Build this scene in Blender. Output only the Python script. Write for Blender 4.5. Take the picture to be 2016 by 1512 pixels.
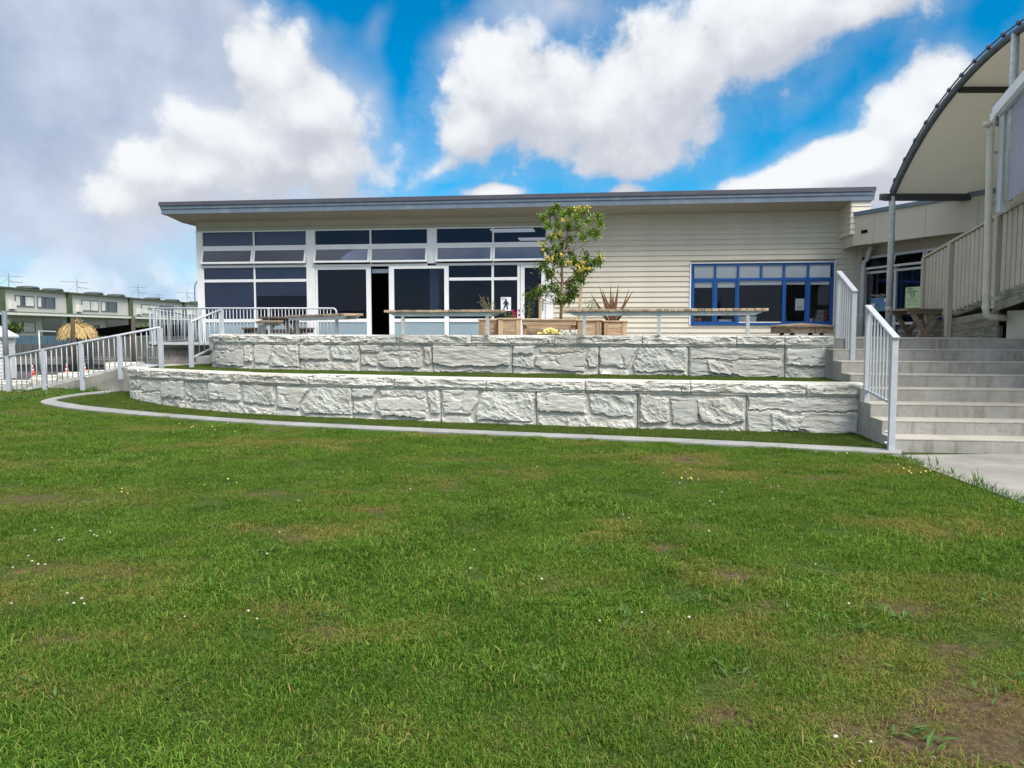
import bpy, bmesh, math, random
import numpy as np
from mathutils import Vector, Matrix, noise as mnoise

random.seed(7)
rng = np.random.default_rng(7)
for o in list(bpy.data.objects):
    bpy.data.objects.remove(o)
sc = bpy.context.scene
C = sc.collection
R = math.radians
PI = math.pi

# ------------------------------------------------------------------ camera
EYE = Vector((0, 0, 1.535))
PITCH = 0.07
FPX = 1514.0
cam_data = bpy.data.cameras.new('camera')
cam = bpy.data.objects.new('camera', cam_data)
C.objects.link(cam)
cam.location = EYE
cam.rotation_euler = (PI / 2 - PITCH, 0, 0)
cam_data.sensor_width = 36
cam_data.lens = 36 * FPX / 2016
cam_data.clip_start = 0.05
cam_data.clip_end = 6000
sc.camera = cam
sc.cycles.use_denoising = True
try:
    sc.cycles.denoiser = 'OPENIMAGEDENOISE'
except Exception:
    pass
sc.cycles.max_bounces = 6
sc.cycles.diffuse_bounces = 3
sc.cycles.glossy_bounces = 3
sc.cycles.transparent_max_bounces = 12
sc.cycles.caustics_reflective = False
sc.cycles.caustics_refractive = False
sc.view_settings.view_transform = 'Standard'
sc.view_settings.look = 'None'
sc.view_settings.gamma = 1
sc.view_settings.use_curve_mapping = False
sc.view_settings.exposure = 0.42

SUN_DIR = Vector((0.42, -0.55, 0.92)).normalized()     # towards the sun
sun_data = bpy.data.lights.new('sun', 'SUN')
sun_data.energy = 4.0
sun_data.angle = R(32)
sun_data.color = (1.0, 0.93, 0.82)
sun = bpy.data.objects.new('sun', sun_data)
C.objects.link(sun)
sun.rotation_euler = SUN_DIR.to_track_quat('Z', 'Y').to_euler()


# ------------------------------------------------------- picture <-> place
def pdir(x, y):
    a = (x - 1008) / FPX
    v = -(y - 756) / FPX
    return Vector((a, math.cos(PITCH) + v * math.sin(PITCH), v * math.cos(PITCH) - math.sin(PITCH)))


def atz(x, y, z):
    d = pdir(x, y)
    return EYE + d * ((z - EYE.z) / d.z)


def aty(x, y, Y):
    d = pdir(x, y)
    return EYE + d * (Y / d.y)


def px_of(p):
    r = Vector(p) - EYE
    f = r.y * math.cos(PITCH) - r.z * math.sin(PITCH)
    u = r.y * math.sin(PITCH) + r.z * math.cos(PITCH)
    return 1008 + FPX * r.x / f, 756 - FPX * u / f


# ------------------------------------------------------------------ world
class NT:
    def __init__(self, tree):
        self.t = tree

    def n(self, typ, **kw):
        nd = self.t.nodes.new(typ)
        ins = kw.pop('ins', {})
        for k, v in kw.items():
            setattr(nd, k, v)
        for k, v in ins.items():
            s = nd.inputs[k]
            if isinstance(v, bpy.types.NodeSocket):
                self.t.links.new(v, s)
            else:
                s.default_value = v
        return nd

    def math(self, op, a, b=None, c=None, clamp=False):
        ins = {0: a}
        if b is not None:
            ins[1] = b
        if c is not None:
            ins[2] = c
        return self.n('ShaderNodeMath', operation=op, use_clamp=clamp, ins=ins).outputs[0]

    def vmath(self, op, a, b=None, scale=None):
        ins = {0: a}
        if b is not None:
            ins[1] = b
        nd = self.n('ShaderNodeVectorMath', operation=op, ins=ins)
        if scale is not None:
            nd.inputs['Scale'].default_value = scale
        return nd.outputs[0]

    def mix(self, fac, a, b, blend='MIX'):
        nd = self.n('ShaderNodeMix', data_type='RGBA', blend_type=blend)
        for s, v in ((nd.inputs[0], fac), (nd.inputs[6], a), (nd.inputs[7], b)):
            if isinstance(v, bpy.types.NodeSocket):
                self.t.links.new(v, s)
            elif hasattr(v, '__len__'):
                s.default_value = (*v[:3], 1)
            else:
                s.default_value = v
        return nd.outputs[2]

    def smooth(self, v, a, b, lo=0.0, hi=1.0):
        nd = self.n('ShaderNodeMapRange', interpolation_type='SMOOTHSTEP', clamp=True,
                    ins={'Value': v, 'From Min': a, 'From Max': b, 'To Min': lo, 'To Max': hi})
        return nd.outputs[0]

    def noise(self, vec, scale, detail=4, rough=0.5, dist=0.0):
        nd = self.n('ShaderNodeTexNoise', ins={'Scale': scale, 'Detail': detail, 'Roughness': rough, 'Distortion': dist})
        if vec is not None:
            self.t.links.new(vec, nd.inputs['Vector'])
        return nd.outputs[0]


world = bpy.data.worlds.new('World')
sc.world = world
world.use_nodes = True
wt = world.node_tree
wt.nodes.clear()
W = NT(wt)


def azel(x, y):
    d = pdir(x, y).normalized()
    return math.atan2(d.x, d.y), math.asin(d.z)


def blob_group(name, blobs, nscale, namp, vamp, detail=7, nlow=0.7):
    g = bpy.data.node_groups.new(name, 'ShaderNodeTree')
    g.interface.new_socket('Vector', in_out='INPUT', socket_type='NodeSocketVector')
    g.interface.new_socket('Value', in_out='OUTPUT', socket_type='NodeSocketFloat')
    G = NT(g)
    gi = g.nodes.new('NodeGroupInput')
    go = g.nodes.new('NodeGroupOutput')
    p = gi.outputs[0]
    cur = None
    for (x, y, rx, ry, rot, amp) in blobs:
        a, e = azel(x, y)
        if cur is not None:     # keep evaluation in sequence (small shader stack)
            p = G.vmath('ADD', gi.outputs[0], G.math('MULTIPLY', cur, 1e-9))
        m = G.n('ShaderNodeMapping', vector_type='TEXTURE', ins={
            'Vector': p, 'Location': (a, e, 0), 'Rotation': (0, 0, R(rot)),
            'Scale': (rx / 1600, ry / 1600, 1)})
        ln = G.n('ShaderNodeVectorMath', operation='LENGTH', ins={0: m.outputs[0]}).outputs[1]
        v = G.math('SUBTRACT', amp, G.math('MULTIPLY', ln, amp))
        cur = v if cur is None else G.math('SMOOTH_MAX', cur, v, 0.18)
    p = G.vmath('ADD', gi.outputs[0], G.math('MULTIPLY', cur, 1e-9))
    nd = G.n('ShaderNodeTexNoise', noise_dimensions='2D', ins={'Vector': p, 'Scale': nscale, 'Detail': detail, 'Roughness': 0.60})
    nz = nd.outputs[0]
    nz2 = G.n('ShaderNodeTexNoise', noise_dimensions='2D', ins={'Vector': G.vmath('ADD', p, (3.1, 1.7, 0.3)), 'Scale': nscale * 0.35, 'Detail': 1.0}).outputs[0]
    vo = G.n('ShaderNodeTexVoronoi', voronoi_dimensions='2D', feature='F1', ins={'Vector': G.vmath('ADD', p, G.vmath('SCALE', nd.outputs[1], scale=0.07)), 'Scale': nscale * 2.3})
    t = G.math('MULTIPLY', G.math('SUBTRACT', nz, 0.5), namp)
    t = G.math('ADD', t, G.math('MULTIPLY', G.math('SUBTRACT', nz2, 0.5), namp * nlow))
    t = G.math('ADD', t, G.math('MULTIPLY', G.math('SUBTRACT', 0.45, vo.outputs['Distance']), vamp))
    g.links.new(G.math('ADD', cur, t), go.inputs[0])
    return g


def use_group(N, g, vec):
    nd = N.t.nodes.new('ShaderNodeGroup')
    nd.node_tree = g
    N.t.links.new(vec, nd.inputs[0])
    return nd.outputs[0]


BG = 0.1
tc = W.n('ShaderNodeTexCoord')
sep = W.n('ShaderNodeSeparateXYZ', ins={0: tc.outputs['Generated']})
az = W.math('ARCTAN2', sep.outputs[0], sep.outputs[1])
el = W.math('ARCSINE', sep.outputs[2])
P = W.n('ShaderNodeCombineXYZ', ins={0: az, 1: el, 2: 0.0}).outputs[0]
sky = W.n('ShaderNodeTexSky', sky_type='NISHITA')
sky.sun_disc = False
sky.sun_elevation = math.asin(SUN_DIR.z)
sky.sun_rotation = math.atan2(SUN_DIR.x, SUN_DIR.y)
sky.air_density = 1.0
sky.dust_density = 0.25
sky.ozone_density = 3.0
skyc = W.n('ShaderNodeHueSaturation', ins={'Hue': 0.490, 'Saturation': 1.72, 'Value': 1.12, 'Color': sky.outputs[0]}).outputs[0]

# grey sheet of cloud at the left, thin streaks lower down, then the heaped white clouds
g_grey = blob_group('grey_cloud_sheet', [
    (150, 150, 520, 330, 0, 1.5), (390, 60, 230, 150, -8, 1.2), (60, 330, 460, 120, 0, 1.2),
    (1110, 10, 130, 60, 0, 0.6), (735, 50, 26, 60, -30, .22), (890, 88, 60, 32, 0, .3)], 3.2, 1.6, 0.0, 4)
g_white = blob_group('heaped_clouds', [
    (545, 150, 75, 85, 0, .9), (590, 220, 120, 95, 0, 1.0), (520, 290, 170, 95, 8, 1.0), (400, 335, 200, 62, 10, .9),
    (640, 310, 80, 70, 0, .9), (330, 375, 130, 40, 5, .6),
    (1000, 190, 135, 105, 20, 1.0), (935, 240, 85, 75, 0, .9), (1140, 215, 220, 130, 8, 1.0), (1330, 140, 240, 120, 20, 1.0),
    (1500, 60, 260, 110, 18, 1.0), (1680, 10, 150, 60, 20, .8), (1190, 300, 130, 50, 0, .7), (860, 335, 50, 20, 20, .35),
    (1850, 175, 62, 62, 0, .9), (1790, 240, 120, 75, 30, 1.0), (1690, 310, 160, 62, 22, 1.0), (1560, 355, 130, 34, 18, .8),
    (1850, 310, 170, 110, 20, 1.0), (970, 380, 80, 18, 0, .8), (1225, 378, 40, 14, 0, .5), (760, 352, 10, 6, 0, .05)],
    8.0, 1.65, 0.40, 6, 0.2)

gv = use_group(W, g_grey, P)
galpha = W.smooth(gv, -0.30, 0.45)
v0 = use_group(W, g_white, W.vmath('ADD', P, W.math('MULTIPLY', gv, 1e-9)))
def after(v):
    return W.vmath('ADD', P, W.math('MULTIPLY', v, 1e-9))


v1 = use_group(W, g_white, W.vmath('ADD', after(v0), (-0.008, 0.040, 0.0)))
walpha = W.math('MAXIMUM', W.smooth(v0, -0.30, 0.24), W.math('MULTIPLY', W.smooth(v0, -0.75, 0.05), 0.22))
lit = W.smooth(W.math('SUBTRACT', v0, v1), -0.55, 0.85)
litm = lit
wcol = W.mix(litm, (4.4, 4.65, 5.25), (7.0, 7.15, 7.35))
gn = W.noise(P, 4.0, 5, 0.6)
gcol = W.mix(W.smooth(gn, 0.34, 0.66), (3.1, 3.7, 4.8), (4.9, 5.4, 6.4))
# low thin streaks and pale haze towards the horizon
Ps = W.n('ShaderNodeMapping', ins={'Vector': P, 'Scale': (2.2, 11.0, 1)}).outputs[0]
st = W.noise(Ps, 1.6, 4, 0.6)
st_el = W.math('MULTIPLY', W.smooth(el, 0.30, 0.12), W.smooth(az, 0.05, -0.28))
stream = W.math('MULTIPLY', W.smooth(st, 0.36, 0.62), st_el)
# scattered cloud over the rest of the sky
ov = W.noise(tc.outputs['Generated'], 2.3, 4, 0.56)
inview = W.math('MULTIPLY', W.smooth(az, -0.80, -0.62), W.smooth(az, 0.80, 0.62))
inview = W.math('MULTIPLY', inview, W.smooth(el, 0.62, 0.48))
ov_a = W.math('MULTIPLY', W.smooth(ov, 0.42, 0.55), W.math('SUBTRACT', 1.0, inview))
ov_col = W.mix(W.smooth(ov, 0.52, 0.74), (7.4, 7.5, 7.6), (4.4, 4.6, 5.0))
# clouds brighten where the veiled sun stands behind them
sdot = W.n('ShaderNodeVectorMath', operation='DOT_PRODUCT', ins={0: tc.outputs['Generated'], 1: tuple(SUN_DIR)}).outputs['Value']
glow = W.math('ADD', 1.0, W.math('MULTIPLY', W.smooth(sdot, 0.72, 1.0), 1.4))
ov_col = W.mix(1.0, ov_col, W.n('ShaderNodeCombineColor', ins={0: glow, 1: glow, 2: glow}).outputs[0], 'MULTIPLY')
haze = W.smooth(el, 0.30, 0.0)
col = W.mix(W.math('MULTIPLY', haze, 0.35), skyc, (1.8, 4.0, 7.0))
col = W.mix(ov_a, col, ov_col)
col = W.mix(W.math('MULTIPLY', stream, 0.85), col, (3.4, 4.9, 7.0))
col = W.mix(W.math('MULTIPLY', galpha, 0.95), col, gcol)
lowc = W.noise(W.vmath('ADD', P, (0.4, 0.2, 0)), 13.0, 3, 0.55)
low_a = W.math('MULTIPLY', W.smooth(W.math('ADD', lowc, W.smooth(el, 0.10, 0.03, 0.0, 0.12)), 0.50, 0.66), W.math('MULTIPLY', W.smooth(el, 0.11, 0.05), W.smooth(el, -0.01, 0.01)))
col = W.mix(W.math('MULTIPLY', low_a, 0.65), col, (6.4, 6.9, 7.6))
col = W.mix(walpha, col, wcol)
bgn = W.n('ShaderNodeBackground', ins={'Color': col, 'Strength': BG})
wo = W.n('ShaderNodeOutputWorld')
wt.links.new(bgn.outputs[0], wo.inputs[0])
try:
    world.cycles.sampling_method = 'MANUAL'
    world.cycles.sample_map_resolution = 512
except Exception:
    pass


# --------------------------------------------------------------- materials
def new_mat(name):
    m = bpy.data.materials.new(name)
    m.use_nodes = True
    m.node_tree.nodes.clear()
    N = NT(m.node_tree)
    out = N.n('ShaderNodeOutputMaterial')
    b = N.n('ShaderNodeBsdfPrincipled')
    m.node_tree.links.new(b.outputs[0], out.inputs[0])
    return m, N, b, out


def link(N, a, b):
    N.t.links.new(a, b)


def paint(name, col, rough=0.5, vary=0.10, scale=6.0, bump=0.02, bscale=60, metal=0.0, spec=0.4, perobj=0.0, dirt=None):
    m, N, b, out = new_mat(name)
    co = N.n('ShaderNodeTexCoord').outputs['Object']
    nz = N.noise(co, scale, 5, 0.6)
    dark = tuple(c * (1 - vary) for c in col)
    lite = tuple(min(1, c * (1 + vary)) for c in col)
    c = N.mix(N.smooth(nz, 0.3, 0.7), dark, lite)
    if perobj:
        rnd = N.n('ShaderNodeObjectInfo').outputs['Random']
        f = N.math('ADD', 1 - perobj, N.math('MULTIPLY', rnd, 2 * perobj))
        c = N.mix(1.0, c, N.n('ShaderNodeCombineColor', ins={0: f, 1: f, 2: f}).outputs[0], 'MULTIPLY')
    if dirt:
        d = N.noise(N.vmath('ADD', co, (5, 3, 1)), scale * 0.6, 6, 0.65, 0.5)
        c = N.mix(N.math('MULTIPLY', N.smooth(d, 0.52, 0.72), dirt[1]), c, dirt[0])
    link(N, c, b.inputs['Base Color'])
    b.inputs['Roughness'].default_value = rough
    b.inputs['Metallic'].default_value = metal
    b.inputs['Specular IOR Level'].default_value = spec
    if bump:
        bn = N.n('ShaderNodeBump', ins={'Strength': bump * 10, 'Distance': 0.004, 'Height': N.noise(co, bscale, 4, 0.6)})
        link(N, bn.outputs[0], b.inputs['Normal'])
    return m


def wood(name, c1, c2, axis=0, perobj=0.18, rough=0.75, stain=None, gscale=14):
    m, N, b, out = new_mat(name)
    co = N.n('ShaderNodeTexCoord').outputs['Object']
    rnd = N.n('ShaderNodeObjectInfo').outputs['Random']
    off = N.n('ShaderNodeCombineXYZ', ins={0: N.math('MULTIPLY', rnd, 37.0), 1: N.math('MULTIPLY', rnd, 91.0), 2: 0.0}).outputs[0]
    s = [1, 1, 1]
    s[axis] = 0.07
    mp = N.n('ShaderNodeMapping', ins={'Vector': N.vmath('ADD', co, off), 'Scale': tuple(s)}).outputs[0]
    g1 = N.noise(mp, gscale, 6, 0.65, 1.2)
    g2 = N.noise(mp, gscale * 6, 4, 0.6)
    g = N.math('ADD', N.math('MULTIPLY', g1, 0.7), N.math('MULTIPLY', g2, 0.3))
    c = N.mix(N.smooth(g, 0.34, 0.66), c1, c2)
    f = N.math('ADD', 1 - perobj, N.math('MULTIPLY', rnd, 2 * perobj))
    c = N.mix(1.0, c, N.n('ShaderNodeCombineColor', ins={0: f, 1: f, 2: f}).outputs[0], 'MULTIPLY')
    if stain:
        d = N.noise(N.vmath('ADD', co, off), 3.0, 6, 0.65, 0.6)
        c = N.mix(N.math('MULTIPLY', N.smooth(d, 0.45, 0.68), stain[1]), c, stain[0])
    link(N, c, b.inputs['Base Color'])
    b.inputs['Roughness'].default_value = rough
    b.inputs['Specular IOR Level'].default_value = 0.25
    bn = N.n('ShaderNodeBump', ins={'Strength': 0.5, 'Distance': 0.004, 'Height': g})
    link(N, bn.outputs[0], b.inputs['Normal'])
    return m


def stone_mat(name):
    m, N, b, out = new_mat(name)
    co = N.n('ShaderNodeNewGeometry').outputs['Position']
    tint = N.n('ShaderNodeAttribute', attribute_name='tint').outputs['Fac']
    n1 = N.noise(co, 2.2, 6, 0.6, 0.4)
    mp = N.n('ShaderNodeMapping', ins={'Vector': co, 'Scale': (1, 1, 3.5)}).outputs[0]
    n2 = N.noise(mp, 9.0, 6, 0.65, 0.5)
    n3 = N.noise(co, 60, 4, 0.7)
    c = N.mix(N.smooth(n2, 0.3, 0.7), (0.50, 0.49, 0.455), (0.66, 0.65, 0.61))
    grey = N.mix(N.smooth(n2, 0.3, 0.7), (0.37, 0.395, 0.375), (0.56, 0.58, 0.55))
    c = N.mix(N.math('MULTIPLY', N.math('ADD', tint, N.smooth(n1, 0.5, 0.75, 0, 0.35)), 0.9, clamp=True), c, grey)
    rn = N.math('ADD', 0.90, N.math('MULTIPLY', N.n('ShaderNodeObjectInfo').outputs['Random'], 0.18))
    c = N.mix(1.0, c, N.n('ShaderNodeCombineColor', ins={0: rn, 1: rn, 2: rn}).outputs[0], 'MULTIPLY')
    # brown weathering
    d = N.noise(N.vmath('ADD', co, (7, 2, 4)), 1.7, 7, 0.68, 0.8)
    c = N.mix(N.math('MULTIPLY', N.smooth(d, 0.50, 0.72), 0.55), c, (0.38, 0.33, 0.25))
    c = N.mix(N.math('MULTIPLY', N.smooth(n3, 0.58, 0.75), 0.25), c, (0.28, 0.28, 0.27))
    link(N, c, b.inputs['Base Color'])
    b.inputs['Roughness'].default_value = 0.85
    b.inputs['Specular IOR Level'].default_value = 0.2
    h = N.math('ADD', N.math('MULTIPLY', N.noise(mp, 26, 5, 0.65, 0.4), 0.7), N.math('MULTIPLY', n3, 0.3))
    bn = N.n('ShaderNodeBump', ins={'Strength': 0.8, 'Distance': 0.012, 'Height': h})
    link(N, bn.outputs[0], b.inputs['Normal'])
    return m


def concrete_mat(name, base=(0.30, 0.30, 0.28), stain=(0.2, 0.19, 0.165), samt=0.6, streak=True, lite=(0.42, 0.42, 0.40)):
    m, N, b, out = new_mat(name)
    co = N.n('ShaderNodeNewGeometry').outputs['Position']
    n1 = N.noise(co, 1.3, 7, 0.62, 0.3)
    n2 = N.noise(co, 14, 6, 0.7)
    n3 = N.noise(co, 90, 3, 0.7)
    c = N.mix(N.smooth(n1, 0.3, 0.7), base, lite)
    c = N.mix(N.math('MULTIPLY', N.smooth(n2, 0.45, 0.75), 0.4), c, stain)
    if streak:
        mp = N.n('ShaderNodeMapping', ins={'Vector': co, 'Scale': (3.2, 0.3, 0.25)}).outputs[0]
        s = N.noise(mp, 2.0, 6, 0.65, 0.2)
        c = N.mix(N.math('MULTIPLY', N.smooth(s, 0.48, 0.70), samt), c, stain)
    pit = N.n('ShaderNodeTexVoronoi', ins={'Scale': 11.0})
    link(N, co, pit.inputs['Vector'])
    c = N.mix(N.math('MULTIPLY', N.smooth(pit.outputs['Distance'], 0.11, 0.06), 0.55), c, (0.07, 0.065, 0.06))
    link(N, c, b.inputs['Base Color'])
    b.inputs['Roughness'].default_value = 0.85
    b.inputs['Specular IOR Level'].default_value = 0.25
    h = N.math('ADD', N.math('MULTIPLY', n2, 0.5), N.math('MULTIPLY', n3, 0.5))
    bn = N.n('ShaderNodeBump', ins={'Strength': 0.4, 'Distance': 0.006, 'Height': h})
    link(N, bn.outputs[0], b.inputs['Normal'])
    return m


def glass_mat(name, tint=(0.60, 0.63, 0.70), ior=1.35, wav=0.12, gl=(0.72, 0.8, 1.0)):
    m, N, b, out = new_mat(name)
    N.t.nodes.remove(b)
    co = N.n('ShaderNodeTexCoord').outputs['Object']
    bn = N.n('ShaderNodeBump', ins={'Strength': wav, 'Distance': 0.01, 'Height': N.noise(co, 1.1, 2, 0.5)})
    tr = N.n('ShaderNodeBsdfTransparent', ins={'Color': (*tint, 1)})
    gs = N.n('ShaderNodeBsdfGlossy', ins={'Color': (*gl, 1), 'Roughness': 0.015})
    link(N, bn.outputs[0], gs.inputs['Normal'])
    fr = N.n('ShaderNodeFresnel', ins={'IOR': ior})
    mx = N.n('ShaderNodeMixShader')
    link(N, fr.outputs[0], mx.inputs[0])
    link(N, tr.outputs[0], mx.inputs[1])
    link(N, gs.outputs[0], mx.inputs[2])
    link(N, mx.outputs[0], out.inputs[0])
    return m


M = {}
M['white_alu'] = paint('white_aluminium', (0.79, 0.805, 0.825), 0.42, 0.04, 3, 0.0)
M['wing_white'] = paint('white_joinery', (0.55, 0.58, 0.60), 0.45, 0.04, 3, 0.0)
M['beige'] = paint('beige_panel', (0.44, 0.415, 0.345), 0.6, 0.05, 2, 0.01)
M['board'] = paint('beige_weatherboard', (0.61, 0.575, 0.49), 0.55, 0.05, 1.5, 0.015, 40, perobj=0.03, dirt=((0.45, 0.42, 0.34), 0.22))
M['wingpanel'] = paint('beige_cement_panel', (0.50, 0.475, 0.40), 0.6, 0.04, 1.2, 0.01)
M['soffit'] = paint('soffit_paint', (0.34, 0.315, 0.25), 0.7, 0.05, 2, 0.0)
M['fascia'] = paint('blue_grey_fascia', (0.125, 0.165, 0.225), 0.5, 0.12, 4, 0.01, dirt=((0.32, 0.33, 0.33), 0.25))
M['capping'] = paint('dark_roof_metal', (0.075, 0.075, 0.10), 0.45, 0.08, 3, 0.0)
M['roof'] = paint('roof_sheet', (0.10, 0.105, 0.125), 0.5, 0.08, 3, 0.0)
M['blue'] = paint('blue_window_paint', (0.006, 0.072, 0.27), 0.35, 0.06, 5, 0.0)
M['spandrel'] = paint('frosted_blue_panel', (0.27, 0.36, 0.42), 0.22, 0.06, 1.0, 0.0)
M['blind_grey'] = paint('grey_roller_blind', (0.72, 0.72, 0.78), 0.8, 0.04, 2, 0.0)
M['blind_white'] = paint('white_roller_blind', (0.93, 0.95, 0.94), 0.8, 0.02, 2, 0.0)
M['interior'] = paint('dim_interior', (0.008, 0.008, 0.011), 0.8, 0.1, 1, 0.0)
M['interior_col'] = paint('interior_column', (0.40, 0.48, 0.62), 0.7, 0.05, 1, 0.0)
M['glass'] = glass_mat('window_glass')
M['glass_reflect'] = glass_mat('boosted_reflection_glass', ior=2.1)  # same glass, reflection boosted to brighten the hopper sashes and entrance panes
M['glass_clear'] = glass_mat('clear_window_glass', (0.96, 0.97, 0.98), 1.28, 0.15)
M['rail'] = paint('grey_blue_powdercoat', (0.43, 0.465, 0.515), 0.42, 0.05, 8, 0.0)
M['galv'] = paint('galvanised_steel', (0.46, 0.50, 0.51), 0.45, 0.18, 18, 0.01, 40, metal=0.15)
M['darksteel'] = paint('dark_steel_pipe', (0.10, 0.115, 0.14), 0.45, 0.15, 10, 0.0)
M['canvas'] = paint('cream_canopy_fabric', (0.64, 0.63, 0.545), 0.75, 0.05, 1.0, 0.01, 30, dirt=((0.42, 0.39, 0.28), 0.35))
_m = M['canvas'].node_tree
_N = NT(_m)
_p = [n for n in _m.nodes if n.type == 'BSDF_PRINCIPLED'][0]
_o = [n for n in _m.nodes if n.type == 'OUTPUT_MATERIAL'][0]
_t = _N.n('ShaderNodeBsdfTranslucent', ins={'Color': (0.62, 0.58, 0.46, 1)})
_x = _N.n('ShaderNodeMixShader', ins={0: 0.16})
link(_N, _p.outputs[0], _x.inputs[1])
link(_N, _t.outputs[0], _x.inputs[2])
link(_N, _x.outputs[0], _o.inputs[0])
M['canvas_trim'] = paint('dark_canopy_pocket', (0.05, 0.05, 0.052), 0.7, 0.1, 6, 0.0)
M['taupe'] = paint('taupe_paint', (0.43, 0.405, 0.33), 0.6, 0.07, 4, 0.015)
M['pvc'] = paint('cream_downpipe', (0.50, 0.48, 0.40), 0.35, 0.05, 4, 0.0)
M['pvcw'] = paint('grey_downpipe', (0.50, 0.53, 0.55), 0.35, 0.05, 4, 0.0)
M['wallbeige'] = paint('render_beige', (0.46, 0.44, 0.37), 0.7, 0.05, 2.5, 0.02)
M['deckwood'] = wood('weathered_deck_board', (0.13, 0.13, 0.105), (0.30, 0.285, 0.23), axis=1, stain=((0.09, 0.10, 0.07), 0.6))
M['slat'] = wood('hardwood_slat', (0.24, 0.165, 0.105), (0.46, 0.37, 0.28), axis=1, perobj=0.3)
M['planter'] = wood('macrocarpa_plank', (0.30, 0.195, 0.115), (0.52, 0.375, 0.245), axis=0, perobj=0.16)
M['planterv'] = wood('macrocarpa_upright', (0.28, 0.18, 0.105), (0.50, 0.355, 0.23), axis=2, perobj=0.16)
M['picnic'] = wood('weathered_picnic_wood', (0.14, 0.10, 0.07), (0.36, 0.28, 0.20), axis=0, perobj=0.2)
M['picnicdark'] = wood('dark_picnic_wood', (0.05, 0.04, 0.03), (0.16, 0.12, 0.09), axis=0, perobj=0.2)
M['stake'] = wood('pine_stake', (0.35, 0.25, 0.13), (0.50, 0.39, 0.24), axis=2, perobj=0.1)
M['hessian'] = paint('hessian_tie', (0.28, 0.26, 0.23), 0.9, 0.15, 30, 0.03)
M['stone'] = stone_mat('pale_rock_face')
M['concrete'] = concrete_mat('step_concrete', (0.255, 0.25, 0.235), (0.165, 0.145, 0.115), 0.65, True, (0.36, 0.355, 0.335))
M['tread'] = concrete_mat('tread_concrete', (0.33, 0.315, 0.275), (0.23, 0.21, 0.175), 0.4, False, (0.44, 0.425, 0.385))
M['path'] = concrete_mat('path_concrete', (0.22, 0.215, 0.20), (0.165, 0.155, 0.14), 0.4, False, (0.31, 0.305, 0.29))
M['kerb'] = concrete_mat('kerb_concrete', (0.235, 0.24, 0.24), (0.17, 0.17, 0.16), 0.35, False, (0.32, 0.325, 0.325))
M['blockwork'] = concrete_mat('block_concrete', (0.22, 0.20, 0.175), (0.11, 0.10, 0.085), 0.7, False, (0.40, 0.38, 0.34))
M['asphalt'] = concrete_mat('asphalt', (0.065, 0.065, 0.07), (0.045, 0.045, 0.045), 0.3, False, (0.09, 0.09, 0.095))
M['stain_gap'] = paint('dark_stain_and_gap', (0.05, 0.05, 0.055), 0.8, 0.3, 10, 0.0)  # matt dark for ramp stain marks and the shade in the fence gap
M['house'] = paint('house_cladding', (0.55, 0.545, 0.515), 0.7, 0.04, 0.5, 0.0)
M['green'] = paint('house_green', (0.068, 0.098, 0.052), 0.6, 0.1, 1, 0.0)
M['roofgreen'] = paint('house_roof_green', (0.07, 0.095, 0.065), 0.6, 0.1, 1, 0.0)
M['ventgrey'] = paint('roof_dome', (0.055, 0.075, 0.07), 0.5, 0.1, 1, 0.0)
M['housewhite'] = paint('house_white', (0.66, 0.66, 0.63), 0.5, 0.04, 1, 0.0)
M['curtain'] = paint('net_curtain', (0.62, 0.64, 0.60), 0.9, 0.14, 3, 0.0)
M['housepane'] = paint('house_window_glass', (0.04, 0.05, 0.075), 0.08, 0.2, 0.4, 0.0, spec=0.8)
M['antenna'] = paint('antenna_metal', (0.22, 0.24, 0.25), 0.5, 0.1, 2, 0.0)
M['orange'] = paint('cone_orange', (0.75, 0.10, 0.035), 0.5, 0.08, 4, 0.0)
M['white'] = paint('plain_white', (0.75, 0.75, 0.74), 0.5, 0.04, 4, 0.0)
M['thatch'] = wood('straw_thatch', (0.20, 0.13, 0.05), (0.56, 0.42, 0.21), axis=2, perobj=0.2, gscale=20)
M['black'] = paint('black_shade_cloth', (0.010, 0.010, 0.012), 0.9, 0.1, 4, 0.0, spec=0.1)
M['fencewood'] = wood('grey_paling', (0.045, 0.045, 0.043), (0.115, 0.115, 0.108), axis=2, perobj=0.25)
M['sleeper'] = paint('grey_sleeper', (0.15, 0.15, 0.14), 0.85, 0.15, 3, 0.02, perobj=0.1)
M['fenceblue'] = paint('blue_fence_panel', (0.06, 0.11, 0.145), 0.7, 0.15, 2, 0.0)
M['darkpost'] = wood('dark_timber_post', (0.04, 0.03, 0.022), (0.11, 0.085, 0.06), axis=2)
M['shed'] = paint('white_shed_board', (0.60, 0.61, 0.60), 0.6, 0.05, 3, 0.0)
M['greypole'] = paint('grey_pole', (0.12, 0.15, 0.17), 0.5, 0.1, 3, 0.0)
M['paper'] = paint('paper', (0.80, 0.82, 0.84), 0.7, 0.02, 4, 0.0)
M['ink'] = paint('navy_print', (0.015, 0.03, 0.07), 0.7, 0.05, 4, 0.0)
M['inkblue'] = paint('pale_blue_print', (0.12, 0.25, 0.42), 0.7, 0.05, 4, 0.0)
M['inkcream'] = paint('cream_print', (0.55, 0.50, 0.40), 0.7, 0.05, 4, 0.0)
M['greenpaper'] = paint('pale_green_paper', (0.50, 0.68, 0.40), 0.7, 0.04, 4, 0.0)
M['pic1'] = paint('photo_print_blue', (0.10, 0.20, 0.38), 0.5, 0.4, 30, 0.0)
M['pic2'] = paint('photo_print_green', (0.10, 0.30, 0.20), 0.5, 0.4, 30, 0.0)
M['fruit'] = paint('orange_plastic', (0.75, 0.16, 0.04), 0.4, 0.05, 4, 0.0)
M['red'] = paint('red_plastic', (0.55, 0.03, 0.02), 0.5, 0.05, 4, 0.0)
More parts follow.
